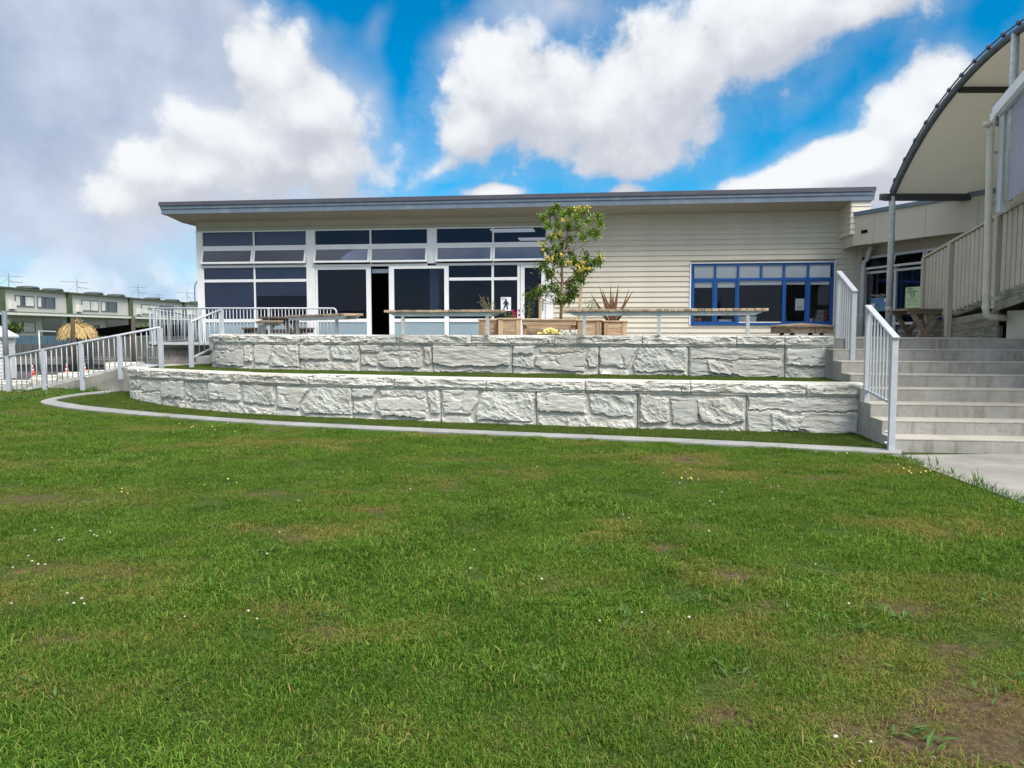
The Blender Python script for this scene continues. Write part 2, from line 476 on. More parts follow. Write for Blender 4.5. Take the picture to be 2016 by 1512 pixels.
M['greyplastic'] = paint('grey_plastic', (0.30, 0.32, 0.33), 0.5, 0.08, 4, 0.0)
M['bark'] = wood('young_bark', (0.20, 0.14, 0.085), (0.40, 0.30, 0.19), axis=2, perobj=0.1, gscale=25)
M['soil'] = paint('soil', (0.06, 0.042, 0.028), 0.95, 0.3, 20, 0.05, 60)
M['pebble'] = paint('white_pebble', (0.62, 0.62, 0.58), 0.7, 0.1, 20, 0.0)
M['yellow'] = paint('yellow_petal', (0.80, 0.64, 0.14), 0.6, 0.15, 20, 0.0)
M['paleyellow'] = paint('pale_yellow_petal', (0.72, 0.62, 0.22), 0.6, 0.15, 20, 0.0)
M['pink'] = paint('pink_petal', (0.70, 0.05, 0.22), 0.6, 0.15, 20, 0.0)
M['whiteflower'] = paint('clover_flower', (0.46, 0.43, 0.38), 0.8, 0.1, 90, 0.0)
M['lightpanel'] = None


def leaf_mat(name, c1, c2, perface=True, trans=0.25):
    m, N, b, out = new_mat(name)
    a = N.n('ShaderNodeAttribute', attribute_name='tone').outputs['Fac']
    c = N.mix(a, c1, c2)
    link(N, c, b.inputs['Base Color'])
    b.inputs['Roughness'].default_value = 0.45
    b.inputs['Specular IOR Level'].default_value = 0.35
    tl = N.n('ShaderNodeBsdfTranslucent')
    link(N, N.mix(1.0, c, (1.3, 1.25, 0.6), 'MULTIPLY'), tl.inputs['Color'])
    mx = N.n('ShaderNodeMixShader', ins={0: trans})
    link(N, b.outputs[0], mx.inputs[1])
    link(N, tl.outputs[0], mx.inputs[2])
    link(N, mx.outputs[0], out.inputs[0])
    return m


M['leaf'] = leaf_mat('tree_leaf', (0.055, 0.115, 0.018), (0.25, 0.37, 0.06))
M['bushleaf'] = leaf_mat('bush_leaf', (0.04, 0.085, 0.02), (0.15, 0.24, 0.06))
M['flax'] = leaf_mat('bronze_flax_leaf', (0.10, 0.05, 0.028), (0.26, 0.14, 0.075), trans=0.1)
M['weed'] = leaf_mat('plantain_leaf', (0.045, 0.105, 0.018), (0.11, 0.20, 0.045))

# emission for a lit ceiling panel seen through the upper windows
lm, LN, lb, lo = new_mat('ceiling_light_diffuser')
lb.inputs['Base Color'].default_value = (0.8, 0.8, 0.78, 1)
lb.inputs['Emission Color'].default_value = (1, 0.98, 0.92, 1)
lb.inputs['Emission Strength'].default_value = 0.55
M['lightpanel'] = lm

# purple-blue corrugated clear sheet
pm, PN, pb, po = new_mat('smoky_polycarbonate')
pb.inputs['Base Color'].default_value = (0.46, 0.47, 0.56, 1)
pb.inputs['Roughness'].default_value = 0.25
ptr = PN.n('ShaderNodeBsdfTransparent', ins={'Color': (0.6, 0.62, 0.85, 1)})
pmx = PN.n('ShaderNodeMixShader', ins={0: 0.68})
link(PN, ptr.outputs[0], pmx.inputs[1])
link(PN, pb.outputs[0], pmx.inputs[2])
link(PN, pmx.outputs[0], po.inputs[0])
M['poly'] = pm


# -------------------------------------------------------------- mesh tools
class MB:
    def __init__(self):
        self.v, self.f = [], []

    def add(self, vs, fs):
        k = len(self.v)
        self.v += [tuple(p) for p in vs]
        self.f += [tuple(i + k for i in q) for q in fs]
        return self

    def box(self, a, b):
        x0, y0, z0 = (min(a[i], b[i]) for i in range(3))
        x1, y1, z1 = (max(a[i], b[i]) for i in range(3))
        return self.add([(x0, y0, z0), (x1, y0, z0), (x1, y1, z0), (x0, y1, z0), (x0, y0, z1), (x1, y0, z1), (x1, y1, z1), (x0, y1, z1)],
                        [(0, 3, 2, 1), (4, 5, 6, 7), (0, 1, 5, 4), (1, 2, 6, 5), (2, 3, 7, 6), (3, 0, 4, 7)])

    def beam(self, p, q, w, h, up=(0, 0, 1)):
        """box from p to q, w wide across, h tall along up"""
        p, q = Vector(p), Vector(q)
        d = (q - p).normalized()
        up = Vector(up)
        s = d.cross(up)
        if s.length < 1e-5:
            s = d.cross(Vector((0, 1, 0)))
        s.normalize()
        t = s.cross(d).normalized()
        s, t = s * w / 2, t * h / 2
        vs = [p - s - t, p + s - t, p + s + t, p - s + t, q - s - t, q + s - t, q + s + t, q - s + t]
        return self.add(vs, [(0, 3, 2, 1), (4, 5, 6, 7), (0, 1, 5, 4), (1, 2, 6, 5), (2, 3, 7, 6), (3, 0, 4, 7)])

    def hexa(self, low, high):
        """prism between two equal rings of points"""
        n = len(low)
        fs = [tuple(reversed(range(n))), tuple(range(n, 2 * n))]
        fs += [(i, (i + 1) % n, n + (i + 1) % n, n + i) for i in range(n)]
        return self.add(list(low) + list(high), fs)

    def tube(self, pts, r, seg=8, cap=True):
        pts = [Vector(p) for p in pts]
        rs = r if hasattr(r, '__len__') else [r] * len(pts)
        vs, prev = [], None
        for i, p in enumerate(pts):
            d = (pts[min(i + 1, len(pts) - 1)] - pts[max(i - 1, 0)]).normalized()
            s = prev - d * prev.dot(d) if prev else d.cross(Vector((0, 0, 1)) if abs(d.z) < .9 else Vector((1, 0, 0)))
            s.normalize()
            prev = s
            t = d.cross(s)
            for k in range(seg):
                a = 2 * PI * k / seg
                vs.append(p + (s * math.cos(a) + t * math.sin(a)) * rs[i])
        fs = []
        for i in range(len(pts) - 1):
            for k in range(seg):
                a, b = i * seg + k, i * seg + (k + 1) % seg
                fs.append((a, b, b + seg, a + seg))
        if cap:
            fs.append(tuple(reversed(range(seg))))
            fs.append(tuple(range((len(pts) - 1) * seg, len(pts) * seg)))
        return self.add(vs, fs)

    def lathe(self, prof, seg=16, c=(0, 0, 0)):
        vs = []
        for (r, z) in prof:
            for k in range(seg):
                a = 2 * PI * k / seg
                vs.append((c[0] + r * math.cos(a), c[1] + r * math.sin(a), c[2] + z))
        fs = []
        for i in range(len(prof) - 1):
            for k in range(seg):
                a, b = i * seg + k, i * seg + (k + 1) % seg
                fs.append((a, b, b + seg, a + seg))
        fs.append(tuple(reversed(range(seg))))
        fs.append(tuple(range((len(prof) - 1) * seg, len(prof) * seg)))
        return self.add(vs, fs)

    def mesh(self, name, mat=None, smooth=False):
        me = bpy.data.meshes.new(name)
        me.from_pydata([tuple(p) for p in self.v], [], self.f)
        if mat:
            me.materials.append(M[mat])
        if smooth:
            me.polygons.foreach_set('use_smooth', [True] * len(me.polygons))
        me.update()
        return me


WM = {}


def clean(name):
    return name


def empty(name, label=None, cat=None, loc=(0, 0, 0), rz=0.0, group=None):
    o = bpy.data.objects.new(name, None)
    C.objects.link(o)
    o.location = loc
    o.rotation_euler = (0, 0, rz)
    o.empty_display_size = 0.1
    WM[o] = Matrix.Translation(Vector(loc)) @ Matrix.Rotation(rz, 4, 'Z')
    tag(o, label, cat, group)
    return o


def tag(o, label=None, cat=None, group=None, kind=None):
    if label:
        o['label'] = label
    if cat:
        o['category'] = cat
    if group:
        o['group'] = group
    if kind:
        o['kind'] = kind
    return o


def obj(name, mb, mat, parent=None, world=False, smooth=False, bevel=0.0, loc=None, label=None):
    me = mb if isinstance(mb, bpy.types.Mesh) else mb.mesh(name, mat, smooth)
    o = bpy.data.objects.new(name, me)
    C.objects.link(o)
    if parent is not None:
        o.parent = parent
        WM[o] = WM.get(parent, Matrix.Identity(4))
        if world:
            o.matrix_parent_inverse = WM[parent].inverted()
            WM[o] = Matrix.Identity(4)
    else:
        WM[o] = Matrix.Identity(4)
    if loc is not None:
        o.location = loc
        WM[o] = WM[o] @ Matrix.Translation(Vector(loc))
    if bevel:
        bm = o.modifiers.new('bevel', 'BEVEL')
        bm.width = bevel
        bm.segments = 1
        bm.limit_method = 'ANGLE'
    if label:
        o['label'] = label
    return o


def struct(name, mb, mat, **k):
    o = obj(name, mb, mat, **k)
    o['kind'] = 'structure'
    return o


def dup(root, loc, rz=None, label=None, group=None):
    kids = [o for o in bpy.data.objects if o.parent == root]
    r = root.copy()
    C.objects.link(r)
    r.location = loc
    if rz is not None:
        r.rotation_euler = (0, 0, rz)
    if label:
        r['label'] = label
    if group:
        r['group'] = group
    for ch in kids:
        c = ch.copy()
        C.objects.link(c)
        c.parent = r
        for g in [o for o in bpy.data.objects if o.parent == ch]:
            d = g.copy()
            C.objects.link(d)
            d.parent = c
    return r


def sheet(poly, z=0.0):
    """flat n-gon from XY(Z) points"""
    mb = MB()
    mb.add([(p[0], p[1], p[2] if len(p) > 2 else z) for p in poly], [tuple(range(len(poly)))])
    return mb


def catmull(pts, n=12):
    pts = [Vector(p) for p in pts]
    out = []
    for i in range(len(pts) - 1):
        p0 = pts[i - 1] if i else pts[0] * 2 - pts[1]
        p1, p2 = pts[i], pts[i + 1]
        p3 = pts[i + 2] if i + 2 < len(pts) else p2 * 2 - p1
        for k in range(n):
            t = k / n
            out.append(0.5 * ((2 * p1) + (p2 - p0) * t + (2 * p0 - 5 * p1 + 4 * p2 - p3) * t * t + (-p0 + 3 * p1 - 3 * p2 + p3) * t ** 3))
    out.append(pts[-1])
    return out


class Curve2:
    def __init__(self, pts):
        self.p = np.array([(q[0], q[1]) for q in pts])
        d = np.linalg.norm(np.diff(self.p, axis=0), axis=1)
        self.s = np.concatenate([[0], np.cumsum(d)])
        self.L = self.s[-1]

    def at(self, s):
        return np.stack([np.interp(s, self.s, self.p[:, 0]), np.interp(s, self.s, self.p[:, 1])], -1)

    def nrm(self, s, e=0.15):
        a, b = self.at(np.clip(s - e, 0, self.L)), self.at(np.clip(s + e, 0, self.L))
        t = b - a
        t /= np.linalg.norm(t, axis=-1, keepdims=True) + 1e-9
        return np.stack([-t[..., 1], t[..., 0]], -1)

    def s_at_px(self, x, z):
        best, bs = 1e9, 0
        for s in np.linspace(0, self.L, 1500):
            p = self.at(s)
            d = abs(px_of((p[0], p[1], z))[0] - x)
            if d < best - 1e-9:
                best, bs = d, s
        return bs


# numpy noise
def _hash(ix, iy, seed):
    h = (ix.astype(np.int64) * 374761393 + iy.astype(np.int64) * 668265263 + seed * 1442695041) & 0xffffffff
    h = ((h ^ (h >> 13)) * 1274126177) & 0xffffffff
    return ((h ^ (h >> 16)) & 0xffff) / 65535.0


def vn(x, y, seed=0):
    x, y = np.asarray(x, float), np.asarray(y, float)
    ix, iy = np.floor(x), np.floor(y)
    fx, fy = x - ix, y - iy
    fx = fx * fx * fx * (fx * (fx * 6 - 15) + 10)
    fy = fy * fy * fy * (fy * (fy * 6 - 15) + 10)
    a, b = _hash(ix, iy, seed), _hash(ix + 1, iy, seed)
    c, d = _hash(ix, iy + 1, seed), _hash(ix + 1, iy + 1, seed)
    return (a + (b - a) * fx) * (1 - fy) + (c + (d - c) * fx) * fy


def fbm(x, y, seed=0, oct=4, g=0.5):
    t, a, n = 0, 1.0, 0
    for i in range(oct):
        t = t + a * vn(x * 2 ** i + 17.3 * i, y * 2 ** i + 9.1 * i, seed + i)
        n += a
        a *= g
    return t / n


def ridged(x, y, seed=0, oct=4, g=0.5):
    t, a, n = 0, 1.0, 0
    for i in range(oct):
        t = t + a * (1 - np.abs(2 * vn(x * 2 ** i + 17.3 * i, y * 2 ** i + 9.1 * i, seed + i) - 1))
        n += a
        a *= g
    return t / n


def sstep(a, b, x):
    t = np.clip((x - a) / (b - a), 0, 1)
    return t * t * (3 - 2 * t)


# ------------------------------------------------------------------ ground
def lawn_h(X, Y):
    X, Y = np.asarray(X, float), np.asarray(Y, float)
    t_ = np.clip((Y - 13.4) / 3.8, 0, 1)
    h = 0.30 * t_ * t_ * (1.6 - 0.6 * t_) * np.clip((-5.2 - X) / 2.2, 0, 1) * np.clip((X + 13.0) / 3.2, 0, 1)
    h = h + 0.03 * (fbm(X * 0.35, Y * 0.35, 3, 3) - 0.5) * sstep(9.2, 6.5, Y)
    return h


def atground(x, y):
    d = pdir(x, y)
    z = 0.0
    for _ in range(25):
        p = EYE + d * ((z - EYE.z) / d.z)
        z = 0.6 * z + 0.4 * float(lawn_h(p.x, p.y))
    return p


# kerb, outer edge traced on the ground: right end to the curl at the left
kerb_px = [(1775, 897), (1640, 889), (1300, 872), (980, 858.5), (600, 841), (450, 832), (330, 823), (240, 815.5), (160, 808), (110, 801), (82, 795),
           (84, 790), (110, 783.5), (150, 777), (200, 771.5), (232, 767)]
kerb_out = catmull([atground(*p) for p in kerb_px], 8)
KC = Curve2(kerb_out)

low_line = Curve2(catmull([(5.10, 11.08, 0), (2.83, 11.5, 0), (-.23, 12.26, 0), (-3.57, 13.3, 0), (-5.2, 14.02, 0), (-6.7, 14.9, 0), (-7.55, 15.5, 0),
                           (-7.9, 16.0, 0), (-7.95, 16.9, 0)], 10))
up_line = Curve2(catmull([(5.36, 12.83, 0), (3.2, 13.4, 0), (-.27, 14.35, 0), (-4.1, 15.4, 0), (-5.7, 16.0, 0), (-6.4, 16.6, 0), (-6.65, 17.4, 0), (-6.62, 19.6, 0)], 10))

# big ground sheet, then lawn
g = MB()
g.add([(-3000, -800, -2.2), (3000, -800, -2.2), (3000, 4000, -2.2), (-3000, 4000, -2.2)], [(0, 1, 2, 3)])
M['farland'] = paint('far_ground', (0.07, 0.09, 0.045), 0.9, 0.2, 0.05, 0.0)
struct('ground', g, 'farland')

# concrete path edge (right of the lawn), straight line in the place
pathA = atz(1768, 899, 0.0)
pathB = atz(2016, 990, 0.0)
pdv = (pathB - pathA).normalized()
pathC = pathB + pdv * 9
PATH_N = Vector((-pdv.y, pdv.x, 0))     # points to the concrete side (right/up)
if PATH_N.x < 0:
    PATH_N = -PATH_N


def on_path(X, Y, m=0.0):
    return (X - pathA.x) * PATH_N.x + (Y - pathA.y) * PATH_N.y > m


# explicit bare places (picture positions on the lawn)
bare_px = [(728, 1003, 0.22, 0.10, 1.0), (1420, 1130, 0.18, .14, .7), (1650, 1420, .16, .11, .9), (1760, 1440, .20, .12, .8), (1950, 1400, .30, .22, 1.0),
           (1900, 1490, .34, .14, 1.0), (1440, 1420, .12, .10, .8), (560, 1205, .2, .12, .6), (1310, 1077, .16, .09, .7), (1620, 940, .3, .12, .6), (1880, 1280, .2, .15, .6),
           (60, 985, .8, .35, .5), (890, 905, .5, .12, .5), (1020, 930, .35, .12, .6), (160, 1260, .25, .1, .6), (1790, 1190, .25, .15, .6), (2000, 1200, .3, .2, .6), (1480, 1345, .1, .06, .7)]
bare_pts = []
for (x, y, rx, ry, a) in bare_px:
    p = atz(x, y, 0)
    bare_pts.append((p.x, p.y, rx, ry, a))


def patches(X, Y):
    """dry (yellowed) and bare amounts, 0..1"""
    X, Y = np.asarray(X, float), np.asarray(Y, float)
    wx, wy = X + 0.25 * fbm(X * 3, Y * 3, 41), Y + 0.25 * fbm(X * 3, Y * 3, 43)
    d1 = fbm(wx * 0.9, wy * 1.5, 11, 5, 0.55)
    d2 = fbm(wx * 3.1, wy * 3.6, 12, 4, 0.6)
    dry = sstep(0.49, 0.72, 0.6 * d1 + 0.4 * d2)
    bare = sstep(0.63, 0.75, 0.45 * d1 + 0.55 * fbm(wx * 3.6 + 4, wy * 4.4, 15, 4, 0.6)) * 0.85
    for (bx, by, rx, ry, a) in bare_pts:
        q = np.sqrt(((wx - .12 - bx) / rx) ** 2 + ((wy - .12 - by) / ry) ** 2) + 0.7 * (d2 - 0.5)
        bare = np.maximum(bare, a * sstep(1.15, 0.55, q))
        dry = np.maximum(dry, a * sstep(2.2, 0.8, q))
    # worn towards the near right corner
    corner = sstep(1.4, 2.8, X) * sstep(4.1, 2.9, Y)
    bare = np.maximum(bare, corner * sstep(0.46, 0.60, d2) * 0.65)
    dry = np.maximum(dry, corner * 0.7)
    return dry, bare


def grid_mesh(name, xs, ys, hf, keep=None):
    nx, ny = len(xs), len(ys)
    XX, YY = np.meshgrid(xs, ys, indexing='ij')
    ZZ = hf(XX, YY)
    v = np.stack([XX, YY, ZZ], -1).reshape(-1, 3)
    idx = np.arange(nx * ny).reshape(nx, ny)
    f = np.stack([idx[:-1, :-1], idx[1:, :-1], idx[1:, 1:], idx[:-1, 1:]], -1).reshape(-1, 4)
    if keep is not None:
        cx = v[f].mean(1)
        f = f[keep(cx[:, 0], cx[:, 1])]
    me = bpy.data.meshes.new(name)
    me.from_pydata(v.tolist(), [], f.tolist())
    me.polygons.foreach_set('use_smooth', [True] * len(me.polygons))
    me.update()
    return me, v


xs = np.concatenate([np.linspace(-30, -9, 60), np.linspace(-8.95, 7, 330), np.linspace(7.1, 12, 12)])
ys = np.concatenate([np.linspace(-8, 2, 20), np.linspace(2.05, 9, 170), np.linspace(9.1, 18.2, 90)])
lme, lv = grid_mesh('lawn', xs, ys, lawn_h)
dry, bare = patches(lv[:, 0], lv[:, 1])
for nm, arr in (('dry', dry), ('bare', bare)):
    at = lme.attributes.new(nm, 'FLOAT', 'POINT')
    at.data.foreach_set('value', arr.astype(np.float32))

m, N, b, out = new_mat('lawn_soil')
co = N.n('ShaderNodeNewGeometry').outputs['Position']
ad = N.n('ShaderNodeAttribute', attribute_name='dry').outputs['Fac']
ab = N.n('ShaderNodeAttribute', attribute_name='bare').outputs['Fac']
nf = N.noise(co, 45, 5, 0.7)
nm_ = N.noise(co, 7, 5, 0.6)
c = N.mix(N.smooth(nf, 0.35, 0.65), (0.030, 0.055, 0.011), (0.080, 0.130, 0.024))
c = N.mix(N.math('MULTIPLY', ad, 0.6), c, (0.115, 0.098, 0.035))
cs = N.mix(N.smooth(N.noise(co, 25, 6, 0.7), 0.3, 0.7), (0.06, 0.040, 0.024), (0.175, 0.125, 0.075))
c = N.mix(N.math('MULTIPLY', N.smooth(ab, 0.2, 0.7), 0.92), c, cs)
link(N, c, b.inputs['Base Color'])
b.inputs['Roughness'].default_value = 0.95
b.inputs['Specular IOR Level'].default_value = 0.1
bn = N.n('ShaderNodeBump', ins={'Strength': 0.9, 'Distance': 0.03, 'Height': nf})
link(N, bn.outputs[0], b.inputs['Normal'])
M['lawn'] = m
lme.materials.append(m)
lawn = bpy.data.objects.new('lawn', lme)
C.objects.link(lawn)
lawn['kind'] = 'structure'


# --------- grass blades (instanced patches) -------------------------------
def blade_mat(name, c_dark, c_mid, c_lite, straw, trans=0.3, use_dry=True):
    m, N, b, out = new_mat(name)
    tone = N.n('ShaderNodeAttribute', attribute_name='tone').outputs['Fac']
    hgt = N.n('ShaderNodeAttribute', attribute_name='along').outputs['Fac']
    co = N.n('ShaderNodeNewGeometry').outputs['Position']
    n1 = N.noise(co, 1.4, 4, 0.6)
    t = N.math('ADD', tone, N.math('MULTIPLY', N.math('SUBTRACT', n1, 0.5), 0.9), clamp=True)
    c = N.mix(N.smooth(t, 0.0, 0.55), c_dark, c_mid)
    c = N.mix(N.smooth(t, 0.5, 1.0), c, c_lite)
    if use_dry:
        dr = N.n('ShaderNodeAttribute', attribute_name='dry', attribute_type='INSTANCER').outputs['Fac']
        c = N.mix(N.math('MULTIPLY', dr, 0.55), c, (0.185, 0.195, 0.035))
        w = N.math('ADD', N.math('MULTIPLY', dr, 0.38), 0.03)
        t2 = N.n('ShaderNodeAttribute', attribute_name='tone2').outputs['Fac']
        isdry = N.math('LESS_THAN', t2, w)
        c = N.mix(isdry, c, straw)
    link(N, c, b.inputs['Base Color'])
    b.inputs['Roughness'].default_value = 0.5
    b.inputs['Specular IOR Level'].default_value = 0.12
    tl = N.n('ShaderNodeBsdfTranslucent')
    link(N, N.mix(1.0, c, (1.25, 1.25, 0.6), 'MULTIPLY'), tl.inputs['Color'])
    mx = N.n('ShaderNodeMixShader', ins={0: trans})
    link(N, b.outputs[0], mx.inputs[1])
    link(N, tl.outputs[0], mx.inputs[2])
    link(N, mx.outputs[0], out.inputs[0])
    return m


M['blade'] = blade_mat('grass_blade', (0.030, 0.080, 0.008), (0.086, 0.180, 0.017), (0.185, 0.300, 0.046), (0.27, 0.215, 0.075))
M['turfblade'] = blade_mat('turf_blade', (0.055, 0.088, 0.014), (0.090, 0.140, 0.024), (0.140, 0.190, 0.042), (0.2, 0.2, 0.1), 0.2, False)


def blade_patch(name, n, rad, l0, l1, w0, w1, lean0, lean1, mat, r):
    a = r.uniform(0, 2 * PI, n)
    rr = rad * np.sqrt(r.uniform(0, 1, n))
    bx, by = rr * np.cos(a), rr * np.sin(a)
    L = r.uniform(l0, l1, n)
    Wd = r.uniform(w0, w1, n)
    az_ = r.uniform(0, 2 * PI, n)
    ln = r.uniform(lean0, lean1, n)
    tw = az_ + PI / 2 + r.normal(0, 0.5, n)
    dx, dy = np.cos(az_), np.sin(az_)
    sx, sy = np.cos(tw), np.sin(tw)
    V, F, T, T2, Al = [], [], [], [], []
    th0 = ln * 0.4
    th1 = ln * 1.0
    th2 = ln * 1.5
    x1 = np.sin(th0) * L * .4
    z1 = np.cos(th0) * L * .4
    x2 = x1 + np.sin(th1) * L * .35
    z2 = z1 + np.cos(th1) * L * .35
    x3 = x2 + np.sin(th2) * L * .25
    z3 = z2 + np.cos(th2) * L * .25
    tone = r.uniform(0, 1, n)
    tone2 = r.uniform(0, 1, n)
    for i in range(n):
        k = len(V)
        for (d, z, w) in ((0, -0.004, .5), (x1[i], z1[i], .5), (x2[i], z2[i], .38)):
            for s in (-1, 1):
                V.append((bx[i] + dx[i] * d + sx[i] * s * w * Wd[i], by[i] + dy[i] * d + sy[i] * s * w * Wd[i], z))
        V.append((bx[i] + dx[i] * x3[i], by[i] + dy[i] * x3[i], z3[i]))
        F += [(k, k + 1, k + 3, k + 2), (k + 2, k + 3, k + 5, k + 4), (k + 4, k + 5, k + 6)]
        T += [tone[i]] * 7
        T2 += [tone2[i]] * 7
        Al += [0, 0, .4, .4, .75, .75, 1]
    me = bpy.data.meshes.new(name)
    me.from_pydata(V, [], F)
    for nm, arr in (('tone', T), ('tone2', T2), ('along', Al)):
        at = me.attributes.new(nm, 'FLOAT', 'POINT')
        at.data.foreach_set('value', np.array(arr, np.float32))
    me.materials.append(M[mat])
    me.polygons.foreach_set('use_smooth', [True] * len(me.polygons))
    return bpy.data.objects.new(name, me)


def scatter(name, pts, rots, scales, idx, src, attrs, label=None):
    """one stuff object: points instancing the source patches"""
    col_ = bpy.data.collections.new(name + '_sources')
    for s in src:
        col_.objects.link(s)
    me = bpy.data.meshes.new(name)
    me.from_pydata([tuple(p) for p in pts], [], [])
    at = me.attributes.new('rot', 'FLOAT_VECTOR', 'POINT')
    at.data.foreach_set('vector', np.asarray(rots, np.float32).ravel())
    at = me.attributes.new('scl', 'FLOAT_VECTOR', 'POINT')
    at.data.foreach_set('vector', np.asarray(scales, np.float32).ravel())
    at = me.attributes.new('pick', 'INT', 'POINT')
    at.data.foreach_set('value', np.asarray(idx, np.int32))
    for k, v in attrs.items():
        at = me.attributes.new(k, 'FLOAT', 'POINT')
        at.data.foreach_set('value', np.asarray(v, np.float32))
    o = bpy.data.objects.new(name, me)
    C.objects.link(o)
    o['kind'] = 'stuff'
    if label:
        o['label'] = label
    ng = bpy.data.node_groups.new(name + '_nodes', 'GeometryNodeTree')
    ng.interface.new_socket('Geometry', in_out='INPUT', socket_type='NodeSocketGeometry')
    ng.interface.new_socket('Geometry', in_out='OUTPUT', socket_type='NodeSocketGeometry')
    gi = ng.nodes.new('NodeGroupInput')
    go = ng.nodes.new('NodeGroupOutput')
    ci = ng.nodes.new('GeometryNodeCollectionInfo')
    ci.inputs['Collection'].default_value = col_
    ci.inputs['Separate Children'].default_value = True
    ci.inputs['Reset Children'].default_value = True
    iop = ng.nodes.new('GeometryNodeInstanceOnPoints')
    iop.inputs['Pick Instance'].default_value = True

    def named(nm, typ):
        nd = ng.nodes.new('GeometryNodeInputNamedAttribute')
        nd.data_type = typ
        nd.inputs['Name'].default_value = nm
        return nd.outputs['Attribute']
    ng.links.new(gi.outputs[0], iop.inputs['Points'])
    ng.links.new(ci.outputs[0], iop.inputs['Instance'])
    ng.links.new(named('pick', 'INT'), iop.inputs['Instance Index'])
    ng.links.new(named('rot', 'FLOAT_VECTOR'), iop.inputs['Rotation'])
    ng.links.new(named('scl', 'FLOAT_VECTOR'), iop.inputs['Scale'])
    ng.links.new(iop.outputs[0], go.inputs[0])
    md = o.modifiers.new('scatter', 'NODES')
    md.node_group = ng
    return o


def in_poly(X, Y, poly):
    X, Y = np.asarray(X), np.asarray(Y)
    ins = np.zeros(X.shape, bool)
    n = len(poly)
    j = n - 1
    for i in range(n):
        xi, yi, xj, yj = poly[i][0], poly[i][1], poly[j][0], poly[j][1]
        c_ = ((yi > Y) != (yj > Y)) & (X < (xj - xi) * (Y - yi) / (yj - yi + 1e-12) + xi)
        ins ^= c_
        j = i
    return ins


kerb_poly = [(p.x, p.y) for p in kerb_out] + [(-7.9, 18.0), (12, 18.0), (12, 10.5)]

KW = 0.26     # width of the kerb strip
_o = KC.nrm(np.linspace(0, KC.L, 150), 0.25)
kerb_excl = None
kin = []
for s in np.linspace(0, KC.L, 150):
    p = KC.at(s)
    q = KC.nrm(s, 0.25)
    kin.append(p - q * KW)
# which side is inside?
_t = KC.at(KC.L * 0.3) - KC.nrm(KC.L * 0.3) * KW
if not in_poly(np.array([_t[0]]), np.array([_t[1]]), kerb_poly)[0]:
    kin = [KC.at(s) + KC.nrm(s, 0.25) * KW for s in np.linspace(0, KC.L, 150)]
_sgn = 1.0 if np.dot(np.array(kin[50]) - KC.at(np.linspace(0, KC.L, 150)[50]), _o[50]) < 0 else -1.0
kerb_excl = [tuple(p) for p in (KC.at(np.linspace(0, KC.L, 150)) + _sgn * _o * 0.085)] + [(-7.9, 18.0), (12, 18.0), (12, 10.5)]
turf_poly = [(p[0], p[1]) for p in kin] + [(-7.85, 17.5), (5.2, 12.5), (5.05, 10.0)]

r_ = np.random.default_rng(21)
src = [blade_patch('grass_patch', 280, 0.13, 0.014, 0.036, 0.0014, 0.0030, 0.55, 1.75, 'blade', r_) for _ in range(5)]
src += [blade_patch('grass_patch_long', 130, 0.12, 0.025, 0.060, 0.0022, 0.0050, 0.85, 1.75, 'blade', r_) for _ in range(3)]


def lawn_points():
    XY = []
    for (y0, y1, dens) in ((1.9, 4.2, 125), (4.2, 7, 95), (7, 11, 70), (11, 19.2, 50)):
        hw = 0.70 * y1 + 0.5
        n = int((y1 - y0) * 2 * hw * dens)
        X = r_.uniform(-hw, hw, n)
        Y = r_.uniform(y0, y1, n)
        k = np.abs(X) < 0.70 * Y + 0.4
        XY.append(np.stack([X[k], Y[k]], -1))
    XY = np.concatenate(XY)
    X, Y = XY[:, 0], XY[:, 1]
    edge = r_.normal(0, 0.03, len(X))
    k = ~in_poly(X, Y, kerb_excl) & ~on_path(X, Y, -0.06 + edge) & (Y < 17.9)
    k &= ~((Y > 16.15 + 0.30 * (-X - 7.3)) & (Y > 15.6) & (X > -14))
    return X[k], Y[k]


X, Y = lawn_points()
dr, ba = patches(X, Y)
keep = r_.uniform(0, 1, len(X)) > 0.86 * ba
X, Y, dr, ba = X[keep], Y[keep], dr[keep], ba[keep]
lng = fbm(X * 1.1, Y * 1.1, 77, 4, 0.6)
pick = np.where(r_.uniform(0, 1, len(X)) < sstep(0.46, 0.70, lng) * 0.75, r_.integers(5, 8, len(X)), r_.integers(0, 5, len(X)))
sz = (0.8 + 0.5 * r_.uniform(0, 1, len(X))) * (1 - 0.35 * ba)
szz = sz * (0.72 + 0.55 * lng) * (1 - 0.3 * dr)
rots = np.stack([r_.normal(0, .08, len(X)), r_.normal(0, .08, len(X)), r_.uniform(0, 2 * PI, len(X))], -1)
scatter('lawn_grass', np.stack([X, Y, lawn_h(X, Y)], -1), rots, np.stack([sz, sz, szz], -1), pick, src, {'dry': dr},
        'mown green lawn grass with yellowed and bare patches')
print('lawn patches', len(X))

# artificial turf strips
tsrc = [blade_patch('turf_patch', 240, 0.13, 0.018, 0.030, 0.0022, 0.0036, 0.1, 0.9, 'turfblade', r_) for _ in range(4)]
struct('turf_strip', sheet([(p[0], p[1], float(lawn_h(p[0], p[1])) + 0.02) for p in turf_poly]), None)
tbase = paint('turf_backing', (0.030, 0.050, 0.012), 0.9, 0.2, 12, 0.03)
M['turfbase'] = tbase


def strip_between(c_out, z_out, c_in, z_in, n=140):
    mb = MB()
    for i in range(n):
        a, b_ = c_out[i], c_in[i]
        mb.v += [(a[0], a[1], z_out(a)), (b_[0], b_[1], z_in(b_))]
    mb.f = [(2 * i, 2 * i + 2, 2 * i + 3, 2 * i + 1) for i in range(n - 1)]
    return mb


bpy.data.objects.remove(bpy.data.objects['turf_strip'])
